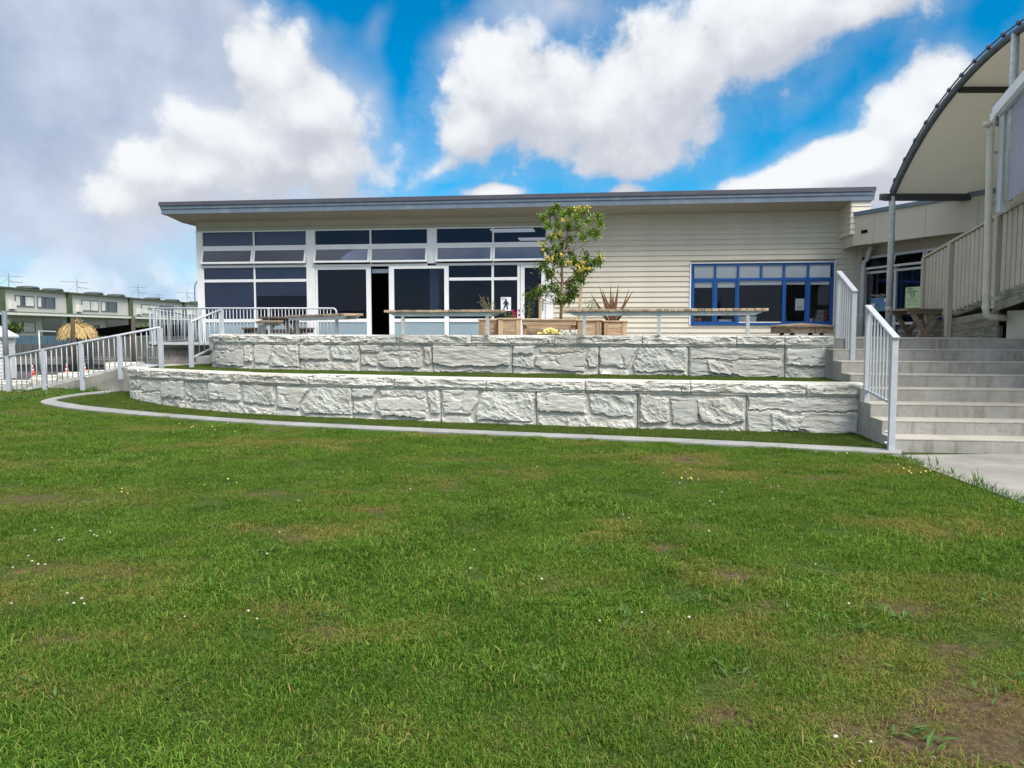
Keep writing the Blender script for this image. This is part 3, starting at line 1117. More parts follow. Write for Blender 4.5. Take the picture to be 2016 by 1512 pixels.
# lower turf: between kerb inner edge and lower wall
SS = np.linspace(0, 1, 150)
wall_pts = [low_line.at(s * low_line.L) for s in SS]
tp = MB()
nj = 8
for i in range(150):
    a, b_ = np.array(kin[i]), np.array(wall_pts[i]) + np.array([0, 0.25])
    for j in range(nj):
        q = a + (b_ - a) * j / (nj - 1)
        tp.v.append((q[0], q[1], float(lawn_h(q[0], q[1])) * 0.9 + 0.03))
for i in range(149):
    for j in range(nj - 1):
        k = i * nj + j
        tp.f.append((k, k + nj, k + nj + 1, k + 1))
struct('lower_turf', tp, 'turfbase', smooth=True)

TERR = 0.725
up_back = [up_line.at(s * up_line.L) + np.array([0, 0.2]) for s in SS]
tu = strip_between([low_line.at(s * low_line.L) - low_line.nrm(s * low_line.L) * 0.30 for s in SS], lambda p: TERR, up_back, lambda p: TERR, 150)
struct('upper_turf', tu, 'turfbase')
# a soil core under the terraces so nothing is hollow
core = MB()
for i in range(149):
    a, b_ = wall_pts[i], wall_pts[i + 1]
    c0, c1 = up_back[i], up_back[i + 1]
    n0, n1 = low_line.nrm(SS[i] * low_line.L) * 0.2, low_line.nrm(SS[i + 1] * low_line.L) * 0.2
    core.add([(*(a - n0), -0.3), (*(b_ - n1), -0.3), (*(b_ - n1), TERR - .012), (*(a - n0), TERR - .012)], [(0, 1, 2, 3)])
struct('terrace_fill', core, 'blockwork')


def turf_points(poly_in, zf, dens, bbox):
    x0, x1, y0, y1 = bbox
    n = int((x1 - x0) * (y1 - y0) * dens)
    X, Y = r_.uniform(x0, x1, n), r_.uniform(y0, y1, n)
    k = poly_in(X, Y)
    return X[k], Y[k]


lower_poly = [tuple(np.array(kin[i]) - _sgn * _o[i] * 0.10) for i in range(150)] + [tuple(p) for p in reversed(wall_pts)]
X, Y = turf_points(lambda a, b_: in_poly(a, b_, lower_poly), None, 75, (-11.5, 5.2, 9.4, 18))
n = len(X)
Z = lawn_h(X, Y) * 0.9 + 0.03
X2, Y2 = turf_points(lambda a, b_: in_poly(a, b_, [tuple(p) for p in [low_line.at(s * low_line.L) - low_line.nrm(s * low_line.L) * 0.34 for s in SS]] + [tuple(p) for p in reversed(up_back)]), None, 60, (-8, 5.6, 11, 19))
X, Y, Z = np.concatenate([X, X2]), np.concatenate([Y, Y2]), np.concatenate([Z, np.full(len(X2), TERR)])
n = len(X)
sz = r_.uniform(.85, 1.15, n)
scatter('turf_pile', np.stack([X, Y, Z], -1), np.stack([0 * X, 0 * X, r_.uniform(0, 6.28, n)], -1), np.stack([sz, sz, sz], -1), r_.integers(0, 4, n), tsrc, {},
        'dense short artificial turf pile on both terraces')
print('turf patches', n)

# kerb strip
kb = MB()
kouts = [KC.at(s) for s in np.linspace(0, KC.L, 150)]
for i in range(150):
    a, b_ = kouts[i], np.array(kin[i])
    za, zb = float(lawn_h(*a)), float(lawn_h(*b_))
    kb.v += [(a[0], a[1], za - 0.1), (a[0], a[1], za + 0.022), (b_[0], b_[1], zb * .95 + 0.038), (b_[0], b_[1], zb - 0.1)]
for i in range(149):
    k = 4 * i
    for j in range(3):
        kb.f.append((k + j, k + 4 + j, k + 5 + j, k + 1 + j))
struct('kerb_strip', kb, 'kerb')

# path
pt = MB()
pp = [pathA + Vector((-0.06, 0.05, 0)), pathC, pathC + Vector((8, 0, 0)), Vector((12, 10.5, 0)), Vector((9.5, 9.62, 0))]
pt.add([(p.x, p.y, 0.012) for p in pp], [tuple(range(len(pp)))])
struct('concrete_path', pt, 'path')


# ------------------------------------------------------------- stone walls
def tmpl(kind):
    S = []     # polygon (u,v; v down), depth, rough, tint

    def add(poly, d, rough, tint):
        S.append((poly, d, rough, tint))
    if kind == 'A':
        add([(0, .02), (.50, .02), (.49, .56), (.02, .54)], .085, 'smooth', .35)
        add([(.53, .04), (.99, .04), (.98, .60), (.55, .56)], .065, 'rough', .9)
        add([(.03, .66), (.55, .64), (.97, .70), (.98, .98), (.02, .98)], .045, 'rough', .1)
    elif kind == 'B':
        add([(.01, .03), (.44, .03), (.32, .70), (.03, .68)], .075, 'smooth', .4)
        add([(.47, .04), (.99, .04), (.98, .80), (.40, .80), (.37, .60)], .08, 'rough', .55)
        add([(0, .76), (.30, .74), (.36, .98), (0, .98)], .04, 'smooth', .1)
        add([(.38, .86), (.98, .84), (.99, .93), (.40, .95)], .05, 'smooth', .1)
    elif kind == 'C':
        add([(.01, .03), (.30, .03), (.25, .28), (.01, .28)], .08, 'smooth', .3)
        add([(.01, .38), (.25, .36), (.24, .74), (.01, .70)], .06, 'rough', .1)
        add([(.32, .08), (.83, .03), (.85, .22), (.34, .22)], .055, 'rough', .15)
        add([(.28, .30), (.86, .24), (.86, .82), (.36, .80), (.27, .60)], .085, 'smooth', .25)
        add([(.88, .08), (.99, .04), (.99, .68), (.89, .70)], .075, 'rough', .3)
        add([(.75, .87), (.98, .84), (.98, .98), (.76, .98)], .06, 'smooth', .1)
        add([(.10, .88), (.55, .86), (.60, .99), (.08, .99)], .035, 'smooth', .1)
    elif kind == 'D':
        add([(.01, .05), (.28, .06), (.29, .72), (.20, .80), (.02, .76)], .09, 'rough', .1)
        add([(.30, .05), (.62, .05), (.58, .76), (.33, .78)], .055, 'smooth', .75)
        add([(.55, .10), (.98, .04), (.98, .70), (.80, .76), (.62, .70)], .08, 'rough', .35)
        add([(.02, .88), (.97, .84), (.98, .99), (.02, .99)], .055, 'rough', .05)
    elif kind == 'E':
        add([(.01, .04), (.98, .06), (.97, .36), (.02, .36)], .07, 'strata', .35)
        add([(.01, .36), (.30, .38), (.27, .95), (.03, .94)], .06, 'strata', .7)
        add([(.20, .42), (.50, .50), (.45, .86), (.22, .84)], .085, 'rough', .3)
        add([(.44, .40), (.97, .38), (.94, .92), (.60, .96), (.46, .80)], .08, 'strata', .25)
    elif kind == 'F':
        add([(.01, .04), (.98, .04), (.99, .68), (.60, .72), (.30, .74), (.01, .58)], .085, 'strata', .25)
        add([(.02, .76), (.50, .82), (.78, .78), (.76, .90), (.02, .92)], .05, 'rough', .2)
        add([(.02, .94), (.80, .93), (.80, .99), (.02, .99)], .035, 'smooth', .1)
    elif kind == 'G':
        add([(.02, .06), (.99, .04), (.99, .52), (.5, .55), (.03, .52)], .085, 'smooth', .3)
        add([(.05, .60), (.99, .58), (.99, .97), (.03, .97)], .045, 'rough', .3)
    else:
        add([(.02, .05), (.45, .05), (.40, .36), (.03, .40)], .07, 'rough', .2)
        add([(.48, .04), (.98, .05), (.97, .40), (.46, .38)], .06, 'strata', .2)
        add([(.05, .46), (.52, .42), (.50, .95), (.04, .9)], .08, 'rough', .15)
        add([(.55, .46), (.98, .44), (.98, .97), (.54, .96)], .075, 'strata', .3)
    return S


def poly_sd(x, y, poly):
    d = np.full(x.shape, 1e9)
    n = len(poly)
    area = sum(poly[i][0] * poly[(i + 1) % n][1] - poly[(i + 1) % n][0] * poly[i][1] for i in range(n))
    sg = 1 if area > 0 else -1
    for i in range(n):
        (ax, ay), (bx, by) = poly[i], poly[(i + 1) % n]
        L = math.hypot(bx - ax, by - ay)
        d = np.minimum(d, sg * ((bx - ax) * (y - ay) - (by - ay) * (x - ax)) / L)
    return d


def rock_height(kind, L, Hh, U, V, seed):
    x, y = U * L, V * Hh
    xw = x + 0.075 * (fbm(x * 9, y * 9, seed, 4, .6) - .5) + .07 * (fbm(x * 2.5, y * 3, seed + 50, 2) - .5)
    yw = y + 0.075 * (fbm(x * 11, y * 6, seed + 5, 4, .65) - .5) + .06 * (fbm(x * 2.2, y * 3, seed + 60, 2) - .5)
    h = 0.012 * fbm(x * 6, y * 12, seed + 9, 4) + 0.004
    tint = np.zeros_like(x)
    for k, (poly, dep, rough, tn) in enumerate(tmpl(kind)):
        P_ = [(a * L, b_ * Hh) for a, b_ in poly]
        sd = poly_sd(xw, yw, P_)
        prof = sstep(-0.003, 0.010, sd) * dep * .75
        s2 = seed + 31 * (k + 1)
        if rough == 'smooth':
            t = 0.012 * (fbm(x * 6, y * 20, s2, 4) - .5) - .02 * sstep(.80, .90, ridged(x * 2.2, y * 4, s2 + 5, 3)) + 0.012 * (x / L - 0.5) + .006 * np.round(3 * fbm(x * 3, y * 5, s2 + 3, 2)) / 3
        elif rough == 'strata':
            yy = y + 0.10 * x * 0.3 + 0.03 * fbm(x * 3, y * 3, s2, 2)
            t = 0.030 * (np.floor(9 * fbm(x * 2.2, yy * 9, s2, 3, .55)) / 9 - .5) + 0.016 * (fbm(x * 6, yy * 22, s2 + 2, 3) - .5)
        else:
            ca, sa = math.cos(.6), math.sin(.6)
            xr, yr = x * ca - y * sa + .12 * fbm(x * 4, y * 4, s2 + 6, 3), x * sa + y * ca + .10 * fbm(x * 5, y * 5, s2 + 7, 3)
            t = 0.052 * (np.floor(7 * fbm(xr * 3.0, yr * 5.5, s2, 4, .55)) / 7 - .45) + 0.030 * (ridged(xr * 5, yr * 8, s2 + 4, 3) - .6) + 0.014 * (fbm(x * 18, y * 18, s2 + 1, 3) - .5)
        hh = prof + t * sstep(-0.002, 0.03, sd)
        upd = hh > h
        tint = np.where(upd & (sd > 0), tn, tint)
        h = np.maximum(h, hh)
    return h, tint


def cap_height(L, Hh, U, V, seed):
    x, y = U * L, V * Hh
    yy = y + 0.03 * (fbm(x * 4, y * 4, seed, 3) - .5)
    r1 = ridged(x * 3.4 + 0.6 * fbm(x * 5, yy * 5, seed + 8), yy * 9, seed + 1, 4, .6)
    st = np.floor(6 * fbm(x * 4.2, yy * 13, seed + 2, 3, .6)) / 6
    h = 0.07 + 0.045 * (r1 - .55) + 0.04 * (st - .5) + 0.012 * (fbm(x * 22, y * 22, seed + 3, 3) - .5)
    crk = ridged(x * 2.6 + .3 * fbm(x * 6, y * 6, seed + 12), yy * 7, seed + 11, 3, .5)
    h = h - .035 * sstep(.84, .93, crk)
    band = sstep(0.80, 0.86, V + 0.05 * (fbm(x * 3, y * 0, seed + 4, 3) - .5))
    h = h * (1 - band) + (0.035 + 0.008 * fbm(x * 9, y * 9, seed)) * band
    h = h * sstep(-0.02, 0.10, V) ** .5 if False else h - 0.022 * sstep(0.13, 0.0, V)
    tint = 0.25 * fbm(x * 2, y * 2, seed + 6, 3)
    return h, tint


def stone_piece(line, s0, s1, z0, z1, hfun, nx, nz, gap=0.004, depth=0.26, top=None):
    L = s1 - s0
    Hh = z1 - z0
    us = np.linspace(0, 1, nx)
    vs = np.linspace(0, 1, nz)
    U, V = np.meshgrid(us, vs, indexing='ij')
    h, tint = hfun(L, Hh, U, V)
    # chamfer at ends
    ed = np.minimum(np.minimum(U, 1 - U) * L, 1)
    h = h - 0.018 * sstep(0.02, 0.0, ed)
    S = s0 + gap + U * (L - 2 * gap)
    P_, Nn = line.at(S), line.nrm(S, 0.2)
    XY = P_ + Nn * h[..., None]
    Z = z1 - V * Hh
    front = np.concatenate([XY, Z[..., None]], -1).reshape(-1, 3)
    idx = np.arange(nx * nz).reshape(nx, nz)
    f = np.stack([idx[:-1, :-1], idx[:-1, 1:], idx[1:, 1:], idx[1:, :-1]], -1).reshape(-1, 4).tolist()
    verts = front.tolist()
    # skirt to the back
    ring = list(idx[:, 0]) + list(idx[-1, 1:]) + list(idx[::-1, -1][1:]) + list(idx[0, ::-1][1:-1])
    back = []
    for i in ring:
        a, b_ = divmod(int(i), nz)
        p = P_[a, b_] - Nn[a, b_] * depth
        back.append(len(verts))
        verts.append((p[0], p[1], Z[a, b_]))
    n = len(ring)
    for i in range(n):
        j = (i + 1) % n
        f.append((int(ring[j]), int(ring[i]), back[i], back[j]))
    me = bpy.data.meshes.new('stone')
    me.from_pydata(verts, [], f)
    tt = np.concatenate([tint.ravel(), np.zeros(n)])
    at = me.attributes.new('tint', 'FLOAT', 'POINT')
    at.data.foreach_set('value', tt.astype(np.float32))
    me.materials.append(M['stone'])
    me.update()
    return me


def build_wall(name, label, line, joints, kinds, capj, zb, zm, zt, extra_from):
    root = empty(name, label, 'retaining wall', (float(line.at(0)[0]), float(line.at(0)[1]), zb))
    sj = [line.s_at_px(x, zm) for x in joints]
    sj[0] = 0.0
    # carry on round the end of the wall
    while sj[-1] + 1.1 < line.L:
        sj.append(sj[-1] + 1.1)
        kinds.append('H')
    if line.L - sj[-1] > 0.3:
        sj.append(line.L)
        kinds.append('H')
    for i in range(len(sj) - 1):
        L = sj[i + 1] - sj[i]
        if L < 0.1:
            continue
        sd = 100 + 17 * i + int(zt * 1000)
        me = stone_piece(line, sj[i], sj[i + 1], zb, zm - 0.006,
                         lambda L_, H_, U, V, k=kinds[i], s=sd: rock_height(k, L_, H_, 1 - (1 - U) if True else U, V, s), int(90 * L) + 8, 52)
        obj('stone_block', me, None, root, world=True)
    cj = [line.s_at_px(x, zt) for x in capj]
    cj[0] = 0.0
    while cj[-1] + 1.2 < line.L:
        cj.append(cj[-1] + 1.2)
    cj.append(line.L)
    for i in range(len(cj) - 1):
        L = cj[i + 1] - cj[i]
        if L < 0.08:
            continue
        sd = 300 + 13 * i + int(zt * 1000)
        me = stone_piece(line, cj[i], cj[i + 1], zm, zt + rng.uniform(-.004, .004), lambda L_, H_, U, V, s=sd: cap_height(L_, H_, U, V, s), int(100 * L) + 8, 26, gap=0.003, depth=0.30)
        obj('capstone', me, None, root, world=True)
    return root


# the curve runs right to left, so u=0 is at the right: mirror the templates
_old_tmpl = tmpl


def tmpl(kind):
    return [([(1 - a, b_) for a, b_ in poly], d, r2, t2) for (poly, d, r2, t2) in _old_tmpl(kind)]


build_wall('lower_stone_wall', 'long pale rock-faced retaining wall standing on the lower turf beside the kerb', low_line,
           [1703, 1470, 1255, 1056, 868, 695, 545, 413, 320, 240], ['E', 'D', 'A', 'B', 'C', 'B', 'A', 'A', 'H'],
           [1703, 1586, 1360, 1152, 959, 779, 610, 472, 373, 300, 245], -0.02, 0.575, 0.765, 0)
build_wall('upper_stone_wall', 'shorter pale rock-faced retaining wall behind the upper turf, carrying the slatted benches', up_line,
           [1643, 1545, 1356, 1179, 1009, 852, 710, 590, 500, 420], ['G', 'E', 'B', 'C', 'F', 'C', 'A', 'B', 'C'],
           [1643, 1545, 1449, 1265, 1093, 929, 782, 653, 545, 474, 420], 0.70, 1.255, 1.442, 0)

# ------------------------------------------------------------------- steps
STEP_T, STEP_R, N_STEP = 0.47, 0.175, 8
st_dir = Vector((0.13, 1.0, 0)).normalized()         # way the flight climbs
st_side = Vector((st_dir.y, -st_dir.x, 0))
S0 = Vector((4.80, 9.58, 0))
steps = empty('concrete_steps', 'wide flight of eight bare concrete steps rising beside the stone walls', 'steps', S0)
for i in range(N_STEP):
    a = S0 + st_dir * (STEP_T * i)
    z0, z1 = 0.0, STEP_R * (i + 1)
    left = 0.0
    right = 6.0 if i < 6 else None
    ra = a + st_side * 6.0
    rb = a + st_dir * STEP_T + st_side * 6.0
    if i >= 5:      # the top steps die into the beige wall at the right
        xw = 8.36 + 0.06 * (12.9 - a.y)
        ra = a + st_side * ((xw - a.x) / st_side.x)
        rb = ra + st_dir * STEP_T
    la, lb_ = a, a + st_dir * STEP_T
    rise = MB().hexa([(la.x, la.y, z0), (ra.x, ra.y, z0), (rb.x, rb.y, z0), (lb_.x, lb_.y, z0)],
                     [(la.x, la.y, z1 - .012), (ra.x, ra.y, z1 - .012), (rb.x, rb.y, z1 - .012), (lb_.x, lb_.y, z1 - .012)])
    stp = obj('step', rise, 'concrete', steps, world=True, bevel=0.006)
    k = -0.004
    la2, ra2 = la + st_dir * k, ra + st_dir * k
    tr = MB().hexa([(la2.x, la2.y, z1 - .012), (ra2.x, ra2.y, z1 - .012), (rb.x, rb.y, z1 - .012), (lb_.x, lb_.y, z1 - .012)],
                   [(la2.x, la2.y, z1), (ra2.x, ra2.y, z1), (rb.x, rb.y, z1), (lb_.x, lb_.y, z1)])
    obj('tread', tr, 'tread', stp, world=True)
# landing at the top of the steps and the patio
lt = S0 + st_dir * (STEP_T * N_STEP)
ld = MB().hexa([(lt.x - 0.2, lt.y, 1.0), (8.45, lt.y - .45, 1.0), (9.3, 17.5, 1.0), (5.2, 17.5, 1.0)],
               [(lt.x - 0.2, lt.y, 1.396), (8.45, lt.y - .45, 1.396), (9.3, 17.5, 1.396), (5.2, 17.5, 1.396)])
struct('landing', ld, 'tread')
pa = MB()
pat = [(5.5, 13.0), (5.5, 20.6), (-9.6, 22.6), (-13.0, 31.5), (-12.8, 31.5), (-9.5, 20.0), (-6.5, 19.6), (-6.5, 17.3), (-6.25, 16.7), (-5.6, 16.2), (-4.1, 15.6), (-.27, 14.55), (3.2, 13.6)]
pa.add([(x, y, 1.15) for x, y in reversed(pat)], [tuple(range(len(pat)))])
pa2 = MB().add([(5.5, 17.5, 1.152), (14, 17.5, 1.152), (14, 24, 1.152), (5.5, 24, 1.152)], [(0, 1, 2, 3)])
struct('patio', pa, 'path')
struct('side_patio', pa2, 'path')

# ---------------------------------------------------------- stair railings


def rail_panel(root, posts, ztop, zbot, n, post_w=0.075, cap_w=0.09, cap_h=0.03, bal_w=0.016, bal_d=0.04, mat='rail', barrail=True):
    """posts: list of (xy, zb, zt); balusters between first and last; ztop/zbot functions of t 0..1"""
    a, b_ = Vector((*posts[0][0], 0)), Vector((*posts[-1][0], 0))
    d = (b_ - a).normalized()
    for (xy, zb, zt) in posts:
        obj('post', MB().beam((*xy, zb), (*xy, zt), post_w, post_w, up=d), mat, root, world=True, bevel=0.004)
    e0, e1 = a - d * 0.06, b_ + d * 0.05
    L = (b_ - a).length

    def zt_at(t):
        return ztop(t)
    obj('handrail', MB().beam((e0.x, e0.y, zt_at(-0.06 / L)), (e1.x, e1.y, zt_at(1 + 0.05 / L)), cap_w, cap_h), mat, root, world=True, bevel=0.008)
    if barrail:
        obj('bottom_rail', MB().beam((a.x, a.y, zbot(0)), (b_.x, b_.y, zbot(1)), 0.04, 0.03), mat, root, world=True)
    for k in range(1, n + 1):
        t = k / (n + 1)
        p = a + (b_ - a) * t
        obj('baluster', MB().beam((p.x, p.y, zbot(t)), (p.x, p.y, zt_at(t) - cap_h / 2), bal_w, bal_d, up=d), mat, root, world=True)


pF = aty(1757, 800, 9.56)
pR = aty(1708, 700, 10.85)
r1 = empty('stair_railing', 'lower grey railing panel beside the bottom concrete steps', 'railing', (pF.x, pF.y, 0), group='stair railings')
zF, zR = aty(1757, 662, 9.56).z, aty(1712, 604, 10.85).z
rail_panel(r1, [((pF.x, pF.y), 0.03, zF - .01), ((pR.x, pR.y), aty(1708, 822, 10.85).z, zR - .01)],
           lambda t: zF + (zR - zF) * t, lambda t: 0.62 + (aty(1708, 768, 10.85).z - 0.62) * t, 7)
qF = aty(1678, 700, 12.35)
qR = aty(1651, 600, 13.35)
r2 = empty('stair_railing', 'upper grey railing panel beside the top concrete steps', 'railing', (qF.x, qF.y, 0.7), group='stair railings')
zF2, zR2 = aty(1680, 571, 12.35).z, aty(1648, 536, 13.35).z
rail_panel(r2, [((qF.x, qF.y), 0.72, zF2 - .01), ((qR.x, qR.y), aty(1648, 715, 13.35).z, zR2 - .01)],
           lambda t: zF2 + (zR2 - zF2) * t, lambda t: aty(1672, 711, 12.35).z + (aty(1648, 668, 13.35).z - aty(1672, 711, 12.35).z) * t, 6)
for (rt, xy, zs) in ((r1, (pF.x, pF.y), (0.13, 0.27)), (r2, (qF.x, qF.y), (0.80, 0.95))):
    for z in zs:
        obj('bolt', MB().tube([(xy[0] - 0.085, xy[1] - .0, z), (xy[0] - 0.03, xy[1], z)], 0.012, 6), 'galv', rt, world=True)

# ------------------------------------------------------------ main building
FLOOR = 1.15
A = aty(391, 560, 22.3)
B = aty(1690, 560, 20.1)
A.z = B.z = 0
fdir = (B - A).normalized()
fout = Vector((fdir.y, -fdir.x, 0))
FROT = math.atan2(fdir.y, fdir.x)
FL = (B - A).length


def FU(x, y, w=0.0):
    d = pdir(x, y)
    P0 = A + fout * w
    t = (P0 - EYE).dot(Vector((fout.x, fout.y, 0))) / d.dot(Vector((fout.x, fout.y, 0)))
    p = EYE + d * t
    return (p - A).dot(fdir), p.z


bld = empty('school_building', 'single-storey cream school building with white glazed wall, blue window and flat eave', 'building', (A.x, A.y, FLOOR), FROT)


def lbox(u0, u1, w0, w1, z0, z1):
    return MB().box((u0, -w1, z0 - FLOOR), (u1, -w0, z1 - FLOOR))


def bpart(name, mb, mat, parent=None, **k):
    return obj(name, mb, mat, parent or bld, **k)


ux = lambda x: FU(x, 560)[0]
zx = lambda y, x=503: FU(x, y)[1]
Z = {k: zx(v) for k, v in dict(head=455.5, t1=484, t1b=490.5, t2=522.5, t2b=527, t3=550, t3b=555.5, t4=628, t4b=634.5).items()}
ZSOF = FU(503, 436)[1]
U_END = ux(1083)
print('building: floor %.2f head %.2f soffit %.2f glazing end u %.2f len %.2f' % (FLOOR, Z['head'], ZSOF, U_END, FL))
Ztop = ZSOF
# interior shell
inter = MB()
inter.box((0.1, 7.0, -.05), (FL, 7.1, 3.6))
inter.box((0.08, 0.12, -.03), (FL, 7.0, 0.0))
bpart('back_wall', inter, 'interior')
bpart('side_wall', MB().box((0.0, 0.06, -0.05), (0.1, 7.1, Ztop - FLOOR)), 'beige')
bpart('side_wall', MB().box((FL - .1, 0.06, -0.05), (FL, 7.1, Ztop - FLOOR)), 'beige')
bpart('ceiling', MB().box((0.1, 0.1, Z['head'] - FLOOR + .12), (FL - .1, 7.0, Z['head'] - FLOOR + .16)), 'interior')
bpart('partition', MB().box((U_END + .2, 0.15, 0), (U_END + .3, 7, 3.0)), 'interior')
for (x0, x1, dy) in ((945, 1020, 1.2), (985, 1040, 3.4)):
    u0, u1 = ux(x0) + .1, ux(x1)
    bpart('ceiling_light', MB().box((u0, dy, Z['head'] - FLOOR + .09), (u0 + 1.25, dy + .6, Z['head'] - FLOOR + .118)), 'lightpanel')
# beam above the glazing
bpart('lintel_panel', lbox(0.0, U_END, 0.0, 0.05, Z['head'] + 0.012, Ztop + .05), 'beige')
bpart('lintel_panel', lbox(0.0, U_END, 0.052, 0.062, Z['head'] + 0.10, Z['head'] + 0.125), 'soffit')
bpart('head_trim', lbox(-.01, U_END, 0.0, 0.085, Z['head'] - 0.02, Z['head'] + 0.010), 'white_alu')


def frame(u0, u1, z0, z1, w=0.04, d0=0.0, d1=0.06, ins=0):
    mb = MB()
    for bb in ((u0, u0 + w, z0, z1), (u1 - w, u1, z0, z1), (u0 + w, u1 - w, z0, z0 + w), (u0 + w, u1 - w, z1 - w, z1)):
        mb.box((bb[0], -d1, bb[2] - FLOOR), (bb[1], -d0, bb[3] - FLOOR))
    return mb


def pane(parent, u0, u1, z0, z1, w=0.02, mat='glass', name='pane'):
    return obj(name, MB().box((u0, -w - .006, z0 - FLOOR), (u1, -w, z1 - FLOOR)), mat, parent)


def hopper(u0, u1, z0, z1, tilt=R(17)):
    w = 0.052
    H_ = z1 - z0
    mb = MB()
    for bb in ((u0, u0 + w, -H_, 0), (u1 - w, u1, -H_, 0), (u0 + w, u1 - w, -H_, -H_ + w), (u0 + w, u1 - w, -w, 0)):
        mb.box((bb[0], -.03, bb[2]), (bb[1], .01, bb[3]))

    def rot(p):
        y, z = p[1], p[2]
        return (p[0], y * math.cos(tilt) + z * math.sin(tilt) - 0.045, -y * math.sin(tilt) + z * math.cos(tilt) + z1 - FLOOR)
    mb.v = [rot(p) for p in mb.v]
    s = bpart('hopper_sash', mb, 'white_alu')
    g_ = MB().box((u0 + w - .002, -.014, -H_ + w - .002), (u1 - w + .002, -.008, -w + .002))
    g_.v = [rot(p) for p in g_.v]
    obj('pane', g_, 'glass_reflect', s)
    return s


# posts
for (x0, x1, zb) in ((391, 402, FLOOR - .03), (605.5, 622, FLOOR), (842.5, 860, Z['t2']), (1075, 1084, FLOOR)):
    bpart('post', lbox(ux(x0), ux(x1), 0.0, 0.075, zb, Z['head'] - .021), 'white_alu', bevel=0.004)

# upper band of every bay: fixed lights over open hopper sashes
for (xa, xm, xb) in ((402, 503, 605.5), (622, 731.5, 842.5), (860, 971.5, 1075)):
    ua, um, ub = ux(xa), ux(xm), ux(xb)
    mb = MB()
    for (u, h) in ((um, .022),):
        mb.box((u - h, -.055, Z['t2'] - FLOOR), (u + h, 0.0, Z['head'] - .021 - FLOOR))
    mb.box((ua, -.05, Z['t1b'] - FLOOR), (um - .022, 0.0, Z['t1'] - FLOOR))
    mb.box((um + .022, -.05, Z['t1b'] - FLOOR), (ub, 0.0, Z['t1'] - FLOOR))
    mb.box((ua, -.065, Z['t2b'] - FLOOR), (ub, 0.0, Z['t2'] - .001 - FLOOR))
    mb.box((ua, -.05, Z['t1'] + .0005 - FLOOR), (ua + .02, 0.0, Z['head'] - .021 - FLOOR))
    wf = bpart('window_frame', mb, 'white_alu')
    for (a_, b_) in ((ua + .02, um - .022), (um + .022, ub)):
        pane(wf, a_, b_, Z['t1'], Z['head'] - .021)
        hopper(a_ - .02, b_ + .012, Z['t2'] + .02, Z['t1b'] - .004, R(random.uniform(14, 17)))

# bay 1 below
ua, um, ub = ux(402), ux(503), ux(605.5)
mb = MB()
mb.box((ua, -.05, FLOOR - FLOOR - .02), (ua + .025, 0, Z['t2b'] - FLOOR - .001))
mb.box((um - .024, -.055, -.02), (um + .024, 0, Z['t2b'] - FLOOR - .001))
for (z0, z1) in ((Z['t3b'], Z['t3']), (Z['t4b'], Z['t4'])):
    for (a_, b_) in ((ua + .025, um - .024), (um + .024, ub)):
        mb.box((a_, -.05, z0 - FLOOR), (b_, 0, z1 - FLOOR))
wf = bpart('window_frame', mb, 'white_alu')
for (a_, b_) in ((ua + .025, um - .024), (um + .024, ub)):
    pane(wf, a_, b_, Z['t3'], Z['t2b'])
    pane(wf, a_, b_, Z['t4'], Z['t3b'])
    pane(wf, a_, b_, FLOOR, Z['t4b'], 0.015, 'spandrel', 'spandrel_panel')
zb2 = FU(550, 580)[1]
bpart('roller_blind', MB().box((ua, .05, Z['t4'] - FLOOR - .1), (um - .01, .056, Z['head'] - FLOOR)), 'blind_grey')
bpart('roller_blind', MB().box((um + .01, .05, zb2 - FLOOR), (ub, .056, Z['head'] - FLOOR)), 'blind_grey')
bpart('blind_bar', MB().box((um + .01, .045, zb2 - FLOOR - .03), (ub, .062, zb2 - FLOOR - .002)), 'white_alu')


def door(name, x0, x1, gx0, gx1, ztop, w0, label=None, rail=True):
    u0, u1, g0, g1 = ux(x0), ux(x1), ux(gx0), ux(gx1)
    z0, zt = FLOOR + .02, ztop
    tb = 0.075
    mb = MB()
    W0, W1 = w0, w0 + .045
    mb.box((u0, -W1, z0 - FLOOR), (g0, -W0, zt - FLOOR))
    mb.box((g1, -W1, z0 - FLOOR), (u1, -W0, zt - FLOOR))
    mb.box((g0, -W1, zt - tb - FLOOR), (g1, -W0, zt - FLOOR))
    mb.box((g0, -W1, Z['t4b'] - FLOOR), (g1, -W0, Z['t4'] - FLOOR))
    mb.box((g0, -W1, z0 - FLOOR), (g1, -W0, z0 + .08 - FLOOR))
    d = bpart(name, mb, 'white_alu', label=label)
    obj('pane', MB().box((g0, -W0 - .026, Z['t4'] - FLOOR), (g1, -W0 - .02, zt - tb - FLOOR)), 'glass', d)
    obj('spandrel_panel', MB().box((g0, -W0 - .026, z0 + .08 - FLOOR), (g1, -W0 - .02, Z['t4b'] - FLOOR)), 'spandrel', d)
    return d


zdoor = Z['t2b'] - 0.004
door('sliding_door', 622.5, 731, 626.5, 722, zdoor, 0.0)
door('sliding_door', 767.5, 884.5, 777.5, 876, zdoor, 0.05)
# dark doorway between the panels: inner roller at its top
bpart('roller_blind', MB().box((ux(731), .08, FU(750, 537)[1] - FLOOR), (ux(768), .14, FU(750, 529)[1] - FLOOR)), 'interior_col')
bpart('interior_column', MB().box((ux(838), .5, 0), (ux(856), .9, 2.6)), 'interior_col')
